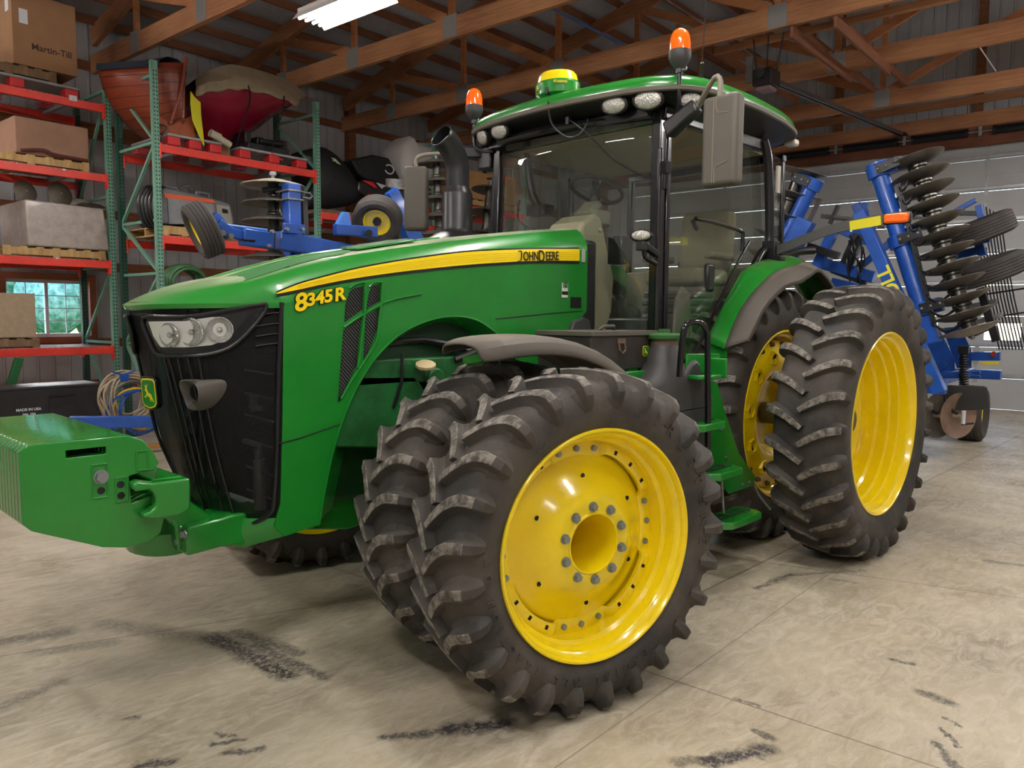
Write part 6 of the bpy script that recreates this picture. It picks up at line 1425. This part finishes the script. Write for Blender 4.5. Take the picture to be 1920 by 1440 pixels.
# second level
wpallet(1.62, 3.05, QA1+.02, QA0+.0, 3.69+e, 'pale wooden pallet on the second level of the left rack')
b0, b1 = ar(30, 260, 'q', QA0), ar(170, 270, 'q', QA0)
o = MB().box((b1.x, QA1+.05, 3.83), (b0.x, QA0-.05, 4.30)); o = o.build('carton', mat('worn_card', (160, 122, 100), .8, var=.12, vscale=2), frame=ROOM, bevel=.02); tag(o, 'worn brown carton on the pale pallet of the left rack', 'box')
mb = MB(); mb.tube([(b0.x-.05, QA0+.0, 3.86), ((b0.x*2+b1.x)/3, QA0+.02, 3.90), ((b0.x+b1.x)/2, QA0+.02, 3.86), (b1.x+.05, QA0-.0, 3.85)], .02, 8, smooth=4); tag(mb.build('hose', mat('dark_red_hose', (96, 50, 46), .5), frame=ROOM), 'dark red hose in front of the worn brown carton', 'hose')
tag(MB().cyl((3.30, -8.35, 3.70), (3.30, -8.35, 4.06), .2, n=24).build('bucket', mat('bucket_maroon', (60, 34, 34), .5), frame=ROOM, bevel=.01), 'dark maroon bucket at the left edge on the second rack level', 'bucket')
# third level: shrink wrapped crate, discs on top
WRAP = mat('shrink_wrap', (176, 164, 156), .28, bump=1.0, bscale=14, var=.12, vscale=8, coat=.5)
wpallet(1.46, 2.72, QA1+.02, QA0+.03, 2.50+e, 'wooden pallet under the shrink-wrapped crate')
w0_, w1_ = ar(53, 440, 'q', QA0+.03), ar(203, 440, 'q', QA0+.03)
mb = MB(); z0, z1 = 2.64, 3.235; w0x, w1x = w0_.x, w1_.x
mb.prism([(w1x-.02, QA0+.03, z0), (w0x+.0, QA0+.03, z0), (w0x+.02, QA0+.03, z1), (w1x+.05, QA0+.03, z1-.02)], (0, -1.0, 0))
cr_ = mb.build('wrapped_crate', WRAP, frame=ROOM, bevel=.02); tag(cr_, 'pale crate wrapped in cloudy shrink film, third level of the left rack', 'crate')
for i, (px, py, r_, l) in enumerate(((50, 372, .15, 'large disc standing at the left on the wrapped crate'), (115, 376, .17, 'large disc standing in the middle on the wrapped crate'), (175, 384, .19, 'flat disc lying at the right on the wrapped crate'))):
    c = ar(px, py, 'q', QA0-.25); ax_ = (-.2, 1, .25) if i < 2 else (0, .35, 1); c.z = 3.24+r_*.92 if i < 2 else 3.245
    if i == 2: c = V((c.x, QA0-.3, 3.30)); ax_ = (0, .2, 1)
    tag(MB().lathe([(.02, .02), (r_*.6, .012), (r_*.97, -.02), (r_, -.022), (r_*.97, -.028), (r_*.6, .002), (.02, .01)], c=c, ax=ax_, n=40).build('disc', mat('old_disc', (92, 84, 72), .5, metal=.4, var=.2), frame=ROOM), l, 'disc')
tag(MB().ball((ar(150, 362, 'q', QA0-.5).x, QA0-.62, 3.32), (.22, .1, .09), 14, 8).build('film_bundle', WRAP, frame=ROOM), 'crumpled clear film bundle behind the discs', 'film')
cs = [2.76, 2.90]
for i in range(5): box_thing(2.80, 3.15, QA0-.3, QA0+.02, 2.51+i*.115, 2.51+i*.115+.112, 'parts_box', ('lowest', 'second lowest', 'middle', 'second highest', 'topmost')[i]+' red and white parts box stacked at the left picture edge', 'box', mat('redwhite', (200, 60, 60), .6, rgb2=(225, 220, 220), vscale=22), grp='red and white parts boxes stacked at the left edge')
# window level
wpallet(2.33, 3.5, QA1+.05, QA0+.0, 1.30+e, 'dark wooden pallet in front of the window at the left edge', PWD)
box_thing(2.35, 3.4, QA1+.15, QA0-.05, 1.44, 2.02, 'panel_stack', 'tall stack of beige panels in front of the window, left edge', 'stack', mat('beige_panels', (176, 154, 128), .7, bump=.5, bscale=30, var=.06, vscale=20))
# floor: long black toolbox, green upright
tbp = thing('storage_box', 'long black steel storage box on the floor under the left rack', 'box', (2.6, -7.5, 0), ROOM)
k0, k1 = ar(0, 730, 'q', -7.2), ar(192, 722, 'q', -7.2)
z1 = k1.z
MB().box((k1.x, -7.75, .02), (k0.x+.9, -7.2, z1)).build('box_body', mat('box_black', (34, 33, 35), .45, bump=.15, var=.25, vscale=7), tbp, bevel=.01)
MB().box((k1.x-.01, -7.76, z1), (k0.x+.91, -7.19, z1+.03)).build('lid', mat('box_lid', (46, 45, 48), .5), tbp, bevel=.006)
a_, b_ = ar(92, 742, 'q', -7.2), ar(142, 790, 'q', -7.2); MB().box((b_.x, -7.2, b_.z), (a_.x, -7.19, a_.z)).build('door_panel', MC['box_black'], tbp, bevel=.003); MB().box((b_.x, -7.19, a_.z-.02), (a_.x, -7.18, a_.z)).build('door_lip', BLK, tbp)
c = ar(54, 768, 'q', -7.2); text_mb('MADE IN USA', .045, frame_m((c.x, -7.199, c.z), (-1, 0, 0), (0, 0, 1)), .002, bold=.001).build('stencil_lettering', WHITE, tbp, smooth=False); text_mb('S/N  720', .04, frame_m((c.x, -7.199, c.z-.06), (-1, 0, 0), (0, 0, 1)), .002, bold=.001).build('stencil_lettering', WHITE, tbp, smooth=False)
tag(MB().beam((3.0, -7.95, .0), (2.62, -7.95, 1.18), .09, .09).beam((3.0, -7.95, .03), (3.5, -7.95, .03), .09, .06).build('green_stand', mat('stand_green', (20, 92, 44), .5), frame=ROOM, bevel=.005), 'dark green steel stand leaning behind the long black box', 'stand')
# ---------------------------------------------------------------- bay 2 top: boats
def hull(p0, p1, q, z0, z1, w, label, m_, name='boat'):
    pass
ppallet(.35, 1.12, QRr+.02, QF+.04, 3.985+e, 'grey plastic pallet with red feet under the wooden boat')
# wooden boat, stem towards the room
bo = thing('wooden_boat', 'varnished wooden boat bow on the top level of the rack', 'boat', (.55, -7.6, 4.2), ROOM)
VAR = wood('varnished_planks', (158, 72, 44), (112, 46, 30), (1, 1, 18), .35)
stem = ar(345, 116, 'q', QF+.02); keel = ar(322, 226, 'q', QF-.02)
rows = []
NS = 14
for i in range(NS+1):
    u = i/NS; q = QF+.05-1.05*u; w_ = .62*(sin(min(1, u*1.3)*pi/2)**.75); top = stem.z-.02-.10*sin(u*pi)*.6; bot = keel.z-.10*min(1, u*3)
    r = []
    for j in range(15):
        t = j/14*2-1; s_ = abs(t); r.append(V((stem.x+.12*(1-u)*0+ (w_*(1-(1-s_)**1.9))*(1 if t > 0 else -.3)+.06*u, q+.0-(1-s_)*.06, bot+(top-bot)*(s_**1.15))))
    rows.append(r)
MB().grid(rows).build('hull', VAR, bo, solid=.02)
P_ = [V((keel.x+.02, QF-.02, keel.z-.05)), V(((keel.x*.4+stem.x*.6), QF+.06, (keel.z+stem.z)/2)), V((stem.x, QF+.08, stem.z+.05))]; MB().tube(P_, .022, 8, smooth=4).build('stem', VAR, bo)
mb = MB()
for s_ in (1, -1):
    for k in range(1, 7):
        t = .5+.5*k/7*s_; idx = t*14; j = int(idx); P = [r[j].lerp(r[min(j+1, 14)], idx-j)+V((.004*s_, .004, 0)) for r in rows]; mb.tube(P, .004, 4)
mb.build('plank_seam', mat('seam_dark', (66, 28, 20), .6), bo)
top_r = [r[0] for r in rows]; top_l = [r[14] for r in rows]
mb = MB(); rws = []
for a_, b_ in zip(top_r, top_l): rws.append([a_+V((-.03, 0, -.06)), a_+V((-.02, 0, .03)), a_.lerp(b_, .3)+V((0, 0, .10)), a_.lerp(b_, .7)+V((0, 0, .10)), b_+V((.02, 0, .03)), b_+V((.03, 0, -.06))])
mb.grid(rws[2:]).build('boat_cover', mat('cover_navy', (28, 36, 52), .8), bo)
tag(MB().prism([V((x, QF-.06, z)) for x, z in ((ar(296, 250, 'q', QF-.06).x, 4.145), (ar(367, 280, 'q', QF-.06).x, 4.145), (ar(362, 220, 'q', QF-.06).x, ar(362, 215, 'q', QF-.06).z), (ar(322, 228, 'q', QF-.06).x, ar(322, 232, 'q', QF-.06).z-.02), (ar(290, 205, 'q', QF-.06).x, ar(290, 210, 'q', QF-.06).z))], (0, -.05, 0)).build('boat_cradle', wood('cradle_ply', (176, 92, 50), (140, 68, 38), (6, 1, 1), .5), frame=ROOM, smooth=False), 'orange-brown plywood cradle holding up the wooden boat', 'cradle')
tag(MB().tube([ar(290, 232, 'q', QF+.02), ar(312, 238, 'q', QF+.02), ar(306, 250, 'q', QF+.02), ar(303, 262, 'q', QF+.02)], .012, 6, smooth=3).build('metal_hook', BLK, frame=ROOM), 'black metal hook hanging in front of the wooden cradle', 'hook')
fl = [ar(x, y, 'q', QF+.05) for x, y in ((358, 170), (366, 182), (377, 192), (378, 215), (383, 262), (384, 275), (372, 250), (362, 225), (358, 195))]
tag(MB().prism(fl, (0, -.03, 0)).build('pennant', mat('pennant_yellow', (214, 208, 30), .5, bump=.6, bscale=8), frame=ROOM, bevel=.01), 'crumpled yellow pennant hanging between the two boats', 'flag')
# red boat with tan cover
rb = thing('red_boat', 'red boat under a tan canvas cover on the rack top level', 'boat', (-.4, -7.3, 4.4), ROOM)
mb = MB(); rows = []; QC = -6.95
def bx(px, py, q=QC): return ar(px, py, 'q', q)
# cross sections along the boat (stern at the back), seen bow-on from below
sheer = [(364, 172), (380, 165), (410, 160), (440, 158), (465, 160), (500, 168), (530, 178), (556, 190)]
keelp = [(385, 220), (405, 240), (425, 255), (445, 260), (475, 258), (505, 242), (530, 225), (550, 208)]
A_ = [bx(*p) for p in catmull([V((x, y, 0)) for x, y in sheer], 3) and sheer]; 
front = [bx(x, y) for x, y in sheer]; low = [bx(x, y) for x, y in keelp]
for j in range(9):
    t = j/8; r = []
    for a_, b_ in zip(front, low):
        p = a_.lerp(b_, sin(t*pi/2)**1.0); bul = .35*(1-(1-t)**2); p = V((p.x, p.y-.0-.55*(1-cos(t*pi/2))*1.0, a_.z+(b_.z-a_.z)*(t**1.0))); r.append(p)
    rows.append(r)
rows2 = [[V((p.x, p.y-.9, p.z+.02)) for p in rows[0]]]
hullm = MB(); hullm.grid(rows); hullm.add([rows[0][0], rows[0][-1]]+[], [])
# closed hull body: mirror the front skin to the rear
back = [[V((p.x, 2*(QC-.55)-p.y, p.z)) for p in r] for r in rows]
hullm.grid(back)
for k in (0, -1):
    hullm.grid([[r[k] for r in rows], [r[k] for r in back]])
HR = mat('hull_red', (150, 22, 48), .25, coat=.5, var=.1, vscale=2)
hullm.build('hull', HR, rb, weld=True, ang=60)
topc = bx(437, 121, QC-.35); mb = MB(); rws = []
edge_ = [V((p.x, p.y+.04, p.z-.03)) for p in front]
back_e = [V((p.x, QC-1.14, p.z-.03)) for p in front]
ridge = [ar(x, y, 'q', QC-.45) for x, y in ((366, 148), (392, 132), (420, 123), (440, 121), (480, 130), (520, 143), (555, 160), (577, 183))]
mid = [edge_[i].lerp(ridge[i], .12)+V((0, .02, .05)) for i in range(8)]
ds = lambda P: catmull(P, 4)
def wob(P, a_): return [p+V((0, a_*sin(i*2.1), a_*sin(i*1.3+1))) for i, p in enumerate(P)]
rws = [wob(ds([p+V((0, 0, -.05)) for p in edge_]), .014), wob(ds(edge_), .01), wob(ds(mid), .008), ds([edge_[i].lerp(ridge[i], .6)+V((0, 0, .02)) for i in range(8)]), ds(ridge), ds([ridge[i].lerp(back_e[i], .6) for i in range(8)]), ds(back_e)]
mb.grid(rws).build('canvas_cover', mat('canvas_tan', (158, 142, 116), .85, bump=.5, bscale=9, var=.08, vscale=4), rb, solid=.008)
for px in ((466, 160), (469, 190), (456, 225), (443, 275)), ((533, 180), (530, 210), (520, 240), (508, 285)): MB().tube([bx(x, y, QC+.06) for x, y in px], .022, 6, smooth=3, flat=.4).build('strap', BLK, rb)
c = bx(408, 167, QC+.02); MB().box(c-V((.03, .002, .02)), c+V((.03, .004, .02))).build('name_plate', mat('brass_plate', (190, 150, 80), .4), rb)
ppallet(-1.05, .08, QRr+.02, QF+.04, 3.985+e, 'grey plastic pallet with red feet under the red boat and its trailer dolly')
tag(MB().box((-.85, -7.6, 4.15), (-.15, -6.98, 4.27)).box((-.9, -7.5, 4.27), (-.75, -7.1, 4.42)).box((-.5, -7.55, 4.27), (-.38, -7.1, 4.40)).box((-.28, -7.55, 4.27), (-.18, -7.1, 4.45)).cyl((-.75, -6.99, 4.33), (-.35, -6.99, 4.31), .04, n=12).build('dolly', BLK, frame=ROOM, bevel=.015), 'black boat dolly on the plastic pallet under the red boat', 'dolly')
tag(MB().cyl(ar(396, 250, 'q', QF), ar(432, 272, 'q', QF), .045, n=16).cyl(ar(394, 249, 'q', QF), ar(412, 258, 'q', QF), .055, n=12, caps=False).build('flashlight', mat('ivory', (190, 184, 160), .5), frame=ROOM), 'ivory tube pointing out beside the yellow pennant', 'tube')
tag(MB().box((.12, -7.5, 4.0), (.33, -7.0, 4.24)).build('carton', CARD, frame=ROOM, bevel=.01), 'small brown carton between the boats on the rack', 'box')
tag(MB().tube([ar(507, 285, 'q', QF+.03), ar(520, 296, 'q', QF+.03), ar(530, 300, 'q', QF+.03)], .014, 6).build('strap_tail', mat('strap_red', (200, 50, 50), .5), frame=ROOM), 'short red strap tail on the plastic pallet under the red boat', 'strap')
# ---- bay 2 middle level
wpallet(.62, 1.22, QRr+.05, QF+.02, 2.80+e, 'yellow wooden pallet at the left end of the middle rack level'); wpallet(-.55, .6, QRr+.05, QF+.02, 2.80+e, 'yellow wooden pallet under the grey plow blade box')
gx = thing('mower_deck', 'grey machine hood with an orange stripe on the middle rack level', 'machine', (.3, -7.3, 2.93), ROOM)
P = [ar(x, y, 'q', QF-.05) for x, y in ((307, 352), (352, 361), (398, 372), (432, 382), (438, 405), (440, 420), (390, 420), (330, 420), (300, 420), (300, 380))]
MB().prism(P, (0, -.6, 0)).build('machine_body', mat('machine_grey', (104, 106, 110), .5, var=.15, vscale=6), gx, bevel=.02)
MB().prism([ar(x, y, 'q', QF-.03) for x, y in ((308, 362), (400, 374), (404, 381), (310, 371))], (0, -.03, 0)).build('orange_stripe', mat('orange_paint', (222, 92, 48), .5), gx, smooth=False)
MB().prism([ar(x, y, 'q', QF-.03) for x, y in ((314, 371), (400, 382), (404, 420), (318, 420))], (0, -.025, 0)).build('side_plate', mat('plate_light', (128, 130, 134), .5, var=.1), gx, smooth=False)
MB().prism([ar(x, y, 'q', QF-.03) for x, y in ((406, 384), (430, 387), (436, 420), (410, 420))], (0, -.025, 0)).build('end_plate', mat('plate_tan', (150, 146, 136), .5), gx, smooth=False)
MB().prism([ar(x, y, 'q', QF-.02) for x, y in ((417, 391), (427, 393), (428, 400), (418, 399))], (0, -.01, 0)).build('opening', DEEP, gx, smooth=False)
mb = MB()
for a_, b_ in (((312, 352), (332, 355)), ((368, 362), (392, 366))): mb.tube([ar(a_[0], a_[1]+6, 'q', QF-.1), ar(a_[0], a_[1]-2, 'q', QF-.1), ar(b_[0], b_[1]-2, 'q', QF-.1), ar(b_[0], b_[1]+8, 'q', QF-.1)], .018, 6)
mb.build('top_handle', MC['machine_grey'], gx)
tag(MB().cyl(ar(335, 354, 'q', QF-.2), ar(352, 347, 'q', QF-.2), .018, n=10).cyl(ar(350, 344, 'q', QF-.2), ar(360, 356, 'q', QF-.2), .008, n=8).build('socket_wrench', CHROME, frame=ROOM), 'chrome wrench lying on top of the grey machine hood', 'tool')
mb = MB(); c = ar(296, 388, 'q', QF-.12)
for k in range(4): mb.tube([c+V((.03*k-.05, -.04*k, 0))+V((.16*cos(t*pi/12), 0, .27*sin(t*pi/12))) for t in range(24)], .022, 8, closed=True)
tag(mb.build('hose_coil', BLK, frame=ROOM), 'black hose coil standing behind the rack upright', 'hose')
tag(MB().box((.86, -7.6, 2.935), (1.16, -7.1, 3.10)).ball((1.0, -7.35, 3.12), (.14, .22, .10)).build('tarp_bundle', mat('tarp_dark', (44, 40, 42), .8, bump=.5, bscale=6), frame=ROOM, bevel=.03), 'dark tarp bundle on the yellow pallet at the left rack end', 'tarp')
mb = MB(); c = V((-.95, -7.3, 3.55)); 
for k in range(4): mb.tube([c+V((.02*k, -.05*k, 0))+V((.10*cos(t), 0, .28*sin(t))) for t in [x*pi/14 for x in range(-7, 8)]], .018, 6)
tag(mb.build('grey_conduit', mat('conduit_grey', (170, 168, 164), .4), frame=ROOM), 'grey looped hoses hanging behind the disc stack', 'hose')
# bay 2 low level and floor
mb = MB(); c = ar(350, 530, 'q', QF-.35)
for k in range(9):
    r_ = .22+.012*(k % 4); mb.tube([c+V((.015*(k % 3), -.03*k+.1, .02*(k % 2)-.02))+V((r_*1.1*cos(t*pi/14), 0, r_*.95*sin(t*pi/14))) for t in range(28)], .022, 8, closed=True)
tag(mb.build('green_hose_coil', mat('hose_green', (62, 110, 66), .45), frame=ROOM), 'coil of thick green hose on the rack above the hood nose', 'hose')
tag(MB().box((-.9, -7.7, 1.31), (.15, -7.0, 2.15)).build('covered_crate', mat('greyish_cloth', (130, 122, 114), .8, bump=.4), frame=ROOM, bevel=.05), 'crate under a grey cloth beside the green hose coil', 'crate')
wpallet(.45, 1.18, QRr+.05, QF+.02, 1.30+e, 'yellow wooden pallet on the lowest level beside the grille')
tag(MB().box((.5, -7.7, 1.44), (1.1, -7.0, 1.62)).build('plank_stack', PW, frame=ROOM, bevel=.01), 'stack of pale planks on the lowest pallet beside the grille', 'planks')
# hose hanger with bundle of tan cables on the upright, blue spreader
hg = thing('hose_bundle', 'big loose coil of tan and grey hoses hanging by the rack upright', 'hose', (1.3, -6.6, .3), ROOM)
rr_ = random.Random(5)
cc_ = ar(238, 740, 'q', -6.55)
for k, (m_, n_) in enumerate(((mat('hose_tan', (176, 158, 132), .5), 9), (mat('hose_greyc', (140, 140, 140), .45), 5), (mat('hose_yel', (226, 180, 60), .45), 2), (BLUE, 2))):
    mb = MB()
    for i in range(n_):
        rx = .26+rr_.uniform(-.05, .06)+.02*k; rz = .25+rr_.uniform(-.04, .05); ox = rr_.uniform(-.05, .05)-.05*k; oz = rr_.uniform(-.05, .03)-.06*k; t0 = rr_.uniform(0, 6)
        mb.tube([cc_+V((ox, rr_.uniform(-.01, .01)+.06*sin(t*pi/14+t0), oz))+V((rx*cos(t*pi/14), 0, rz*sin(t*pi/14)-(.06 if sin(t*pi/14) < -.5 else 0))) for t in range(28)], .012+.002*k, 6, closed=True)
    mb.build('hose_strands', m_, hg)['kind'] = 'stuff'
c = ar(232, 706, 'q', -6.5); MB().box((c.x-.05, c.y-.03, c.z-.05), (c.x+.05, c.y+.03, c.z+.03)).tube([(c.x+.14, c.y, c.z+.07), (c.x, c.y, c.z+.02), (c.x-.14, c.y, c.z+.07)], .010, 6).build('hanger', BLUE, hg)
bm_ = MB().beam(ar(130, 792, 'q', -6.3), ar(300, 790, 'q', -5.9), .10, .14); tag(bm_.build('blue_beam', BLUE, frame=ROOM, bevel=.01), 'blue steel beam lying behind the front weights', 'beam')
a_ = ar(128, 796, 'q', -6.45); tag(MB().beam((2.3, -6.75, .06), (.9, -6.1, .09), .10, .05).build('timber', wood('orange_timber', (206, 150, 70), (180, 120, 50)), frame=ROOM), 'long yellow timber lying in front of the black storage box', 'timber')
# ---- bay 3: covered snowmobiles
SNB = mat('cover_black', (24, 24, 27), .55, bump=.6, bscale=5, var=.2, vscale=3)
def lump(pts, q, depth, name, label, cat, m_):
    P = [ar(x, y, 'q', q) for x, y in pts]; P = catmull(P, 3, True); c = sum(P, V((0, 0, 0)))/len(P)
    rows = []
    for s_, d_ in ((.02, .16), (.5, .15), (.85, .10), (1, 0), (1, -depth*.6), (.85, -depth*.95), (.02, -depth)): rows.append([c+(p-c)*s_+V((0, d_, 0)) for p in P])
    return tag(MB().grid(rows, closed=True).build(name, m_, frame=ROOM, ang=70), label, cat)
s1 = lump([(566, 290), (590, 277), (612, 278), (640, 300), (665, 335), (680, 365), (655, 385), (600, 392), (572, 380), (580, 330)], QF-.35, .6, 'snowmobile', 'snowmobile under a black cover with a small leaping logo', 'snowmobile', SNB)
c = ar(628, 303, 'q', QF-.16); MB().prism([c+V((-.0+x*.10, .03, z*.045)) for x, z in ((-1, -.9), (-.3, .2), (.1, .9), (1, 1), (.5, .2), (.9, -.2), (.2, -.1), (-.2, -.7))], (0, .004, 0)).build('leaping_logo', mat('logo_pale', (170, 210, 160), .5), s1, smooth=False)
s2 = thing('snowmobile', 'black snowmobile with red and white panels beside the exhaust stack', 'snowmobile', (-2.6, -7.3, 3.4), ROOM)
def seg_(pts, q, d_, name, m_):
    return MB().prism([ar(x, y, 'q', q) for x, y in pts], (0, -d_, 0)).build(name, m_, s2, bevel=.03)
seg_(((660, 300), (700, 290), (730, 296), (748, 330), (755, 350), (720, 345), (690, 340), (672, 325)), QF-.3, .5, 'windshield_cover', SNB)
seg_(((672, 340), (700, 335), (735, 345), (740, 365), (720, 378), (690, 372), (672, 360)), QF-.2, .6, 'body', mat('sled_black', (22, 22, 26), .3, coat=.4))
seg_(((678, 337), (700, 341), (709, 353), (702, 352)), QF-.17, .02, 'side_panel', mat('sled_red', (200, 40, 44), .35)); seg_(((706, 342), (725, 348), (716, 354)), QF-.17, .02, 'side_panel', mat('sled_white', (210, 210, 212), .4)); seg_(((684, 369), (692, 363), (702, 368), (690, 374)), QF-.17, .02, 'side_panel', MC['sled_red'])
c = ar(728, 318, 'q', QF-.2); MB().tube([c+V((.10*cos(t*pi/8), .03, .075*sin(t*pi/8))) for t in range(2, 16)], .012, 6).build('round_logo', WHITE, s2)
box_thing(-3.6, -1.35, QRr+.1, QF-.08, 3.38, 3.44, 'plywood_sheet', 'plywood sheet under the snowmobiles on the rack', 'board', PWD)
lump([(752, 275), (762, 262), (768, 255), (774, 265), (800, 268), (812, 275), (815, 330), (790, 345), (755, 340), (750, 300)], QF-.4, .6, 'bulk_bag', 'white woven bulk bag on the rack behind the exhaust stack', 'bag', mat('woven_white', (226, 222, 220), .8, bump=.3, bscale=40))
# bay 4: tan cartons
wpallet(-6.1, -4.6, QRr+.05, QF+.02, 3.85+e, 'pale pallet under the tan cartons seen beside the cab')
box_thing(-6.1, -5.35, QRr+.15, QF-.02, 4.0, 4.55, 'carton', 'right tan carton stacked beside the cab pillar', 'box', CARDT); box_thing(-5.33, -4.62, QRr+.15, QF-.02, 4.0, 4.52, 'carton', 'left tan carton stacked beside the exhaust stack', 'box', CARDT)
# ================================================================ OVERHEAD DETAILS
op = thing('door_opener', 'black overhead door opener hanging from the truss', 'opener', (-5.0, -1.15, 4.9), ROOM)
oc = ar(1437, 150, 'q', -.95); z = oc.z
MB().box((oc.x-.16, oc.y-.13, z-.10), (oc.x+.16, oc.y+.13, z+.12)).build('motor_box', BLK, op, bevel=.01); MB().box((oc.x-.12, oc.y-.10, z-.15), (oc.x+.12, oc.y+.10, z-.101)).build('lamp_cover', mat('dusky_pink', (150, 120, 124), .4), op, bevel=.01)
MB().cyl((oc.x+.16, oc.y, z+.04), (oc.x+.24, oc.y, z+.04), .06, n=20).build('pulley', DSTEEL, op); MB().box((oc.x+.16, oc.y-.22, z-.05), (oc.x+.19, oc.y-.12, z+.30)).build('bracket', GREYP, op, bevel=.004)
for dy in (-.14, 0, .14): MB().beam((oc.x, oc.y+dy, z+.1), (oc.x-.02, oc.y+dy*1.5, 5.56), .035, .008, up=(0, 1, 0)).build('hanger_strap', DSTEEL, op)
for dy in (-.035, .035): MB().beam((oc.x-.16, oc.y+dy, z+.03), (PD+.42, oc.y+dy, 5.50), .03, .06).build('rail', mat('rail_grey', (96, 98, 102), .35, metal=.5), op)
MB().box((PD+.165, oc.y-.08, 5.50), (PD+.46, oc.y+.08, 5.53)).build('wall_bracket', DSTEEL, op)
# torsion springs over the door
ts = thing('torsion_spring_shaft', 'steel shaft with black torsion springs above the overhead door', 'spring', (PD+.3, -1, 5.4), ROOM)
MB().cyl((PD+.30, -5.5, 5.37), (PD+.30, 4.0, 5.37), .016, n=12).build('shaft', STEEL, ts)
for a_, b_ in ((-4.8, -3.8), (-3.44, -2.44), (-2.06, -1.06), (-.74, .2), (.68, 1.7)):
    mb = MB(); n_ = int((b_-a_)/.022)*4; mb.tube([V((PD+.30+.075*cos(i*pi/2), a_+(b_-a_)*i/n_, 5.37+.075*sin(i*pi/2))) for i in range(n_+1)], .010, 4); mb.cyl((PD+.30, a_, 5.37), (PD+.30, b_, 5.37), .066, n=16); mb.cyl((PD+.30, a_-.03, 5.37), (PD+.30, a_+.03, 5.37), .085, n=16).cyl((PD+.30, b_-.03, 5.37), (PD+.30, b_+.03, 5.37), .085, n=16); mb.build('coil_spring', mat('spring_black', (26, 28, 32), .4, metal=.3), ts)
for q in (-5.2, -3.62, -2.25, -.9, .44, 2.6): MB().box((PD+.20, q-.03, 5.28), (PD+.33, q+.03, 5.46)).build('bearing_plate', STEEL, ts)
# sub-fascia lumber between the last trusses
k_ = 200
def lum(a_, b_, w_, h_, m_=LUM, nm='trim_%d'):
    global k_
    k_ += 1; struct(MB().beam(a_, b_, w_, h_).build(nm % k_, m_, frame=ROOM, smooth=False))
for q in (-2.25, -.9, -.35, 2.1, 2.75): lum((-4.17, q, 5.90), (-9.0, q, 5.90), .04, .14, LUMP)
for q in (-.55, 0.0, 3.3): lum((-6.58, q, 5.46), (-4.09, q, 5.46), .04, .14, LUMP)
lum((-5.3, -2.2, 5.86), (-5.3, 2.9, 5.86), .09, .09, LUMX)
# conduits under the roof, pull cord
for (p0_, q0_, z0_, p1_, q1_, z1_, r_, m_, l) in ((.7, -3.2, 5.9, -4.4, -3.2, 5.9, .018, mat('conduit_blue', (60, 96, 160), .4), 'blue pipe running under the roof beyond the lit lamp'), (-1.6, -1.9, 5.93, -6.4, -1.9, 5.93, .011, STEEL, 'thin steel conduit under the roof left of the GPS dome'), (-6.6, 1.0, 5.842, -9.0, 1.0, 5.842, .010, WHITE, 'thin white conduit between the last two trusses')):
    tag(MB().cyl((p0_, q0_, z0_), (p1_, q1_, z1_), r_, n=10).build('conduit', m_, frame=ROOM), l, 'pipe')
fixture(-4.9, -1.2, 5.46, 'slim unlit-looking lamp strip under the truss above the cab', None, 1.9, .10) if False else None
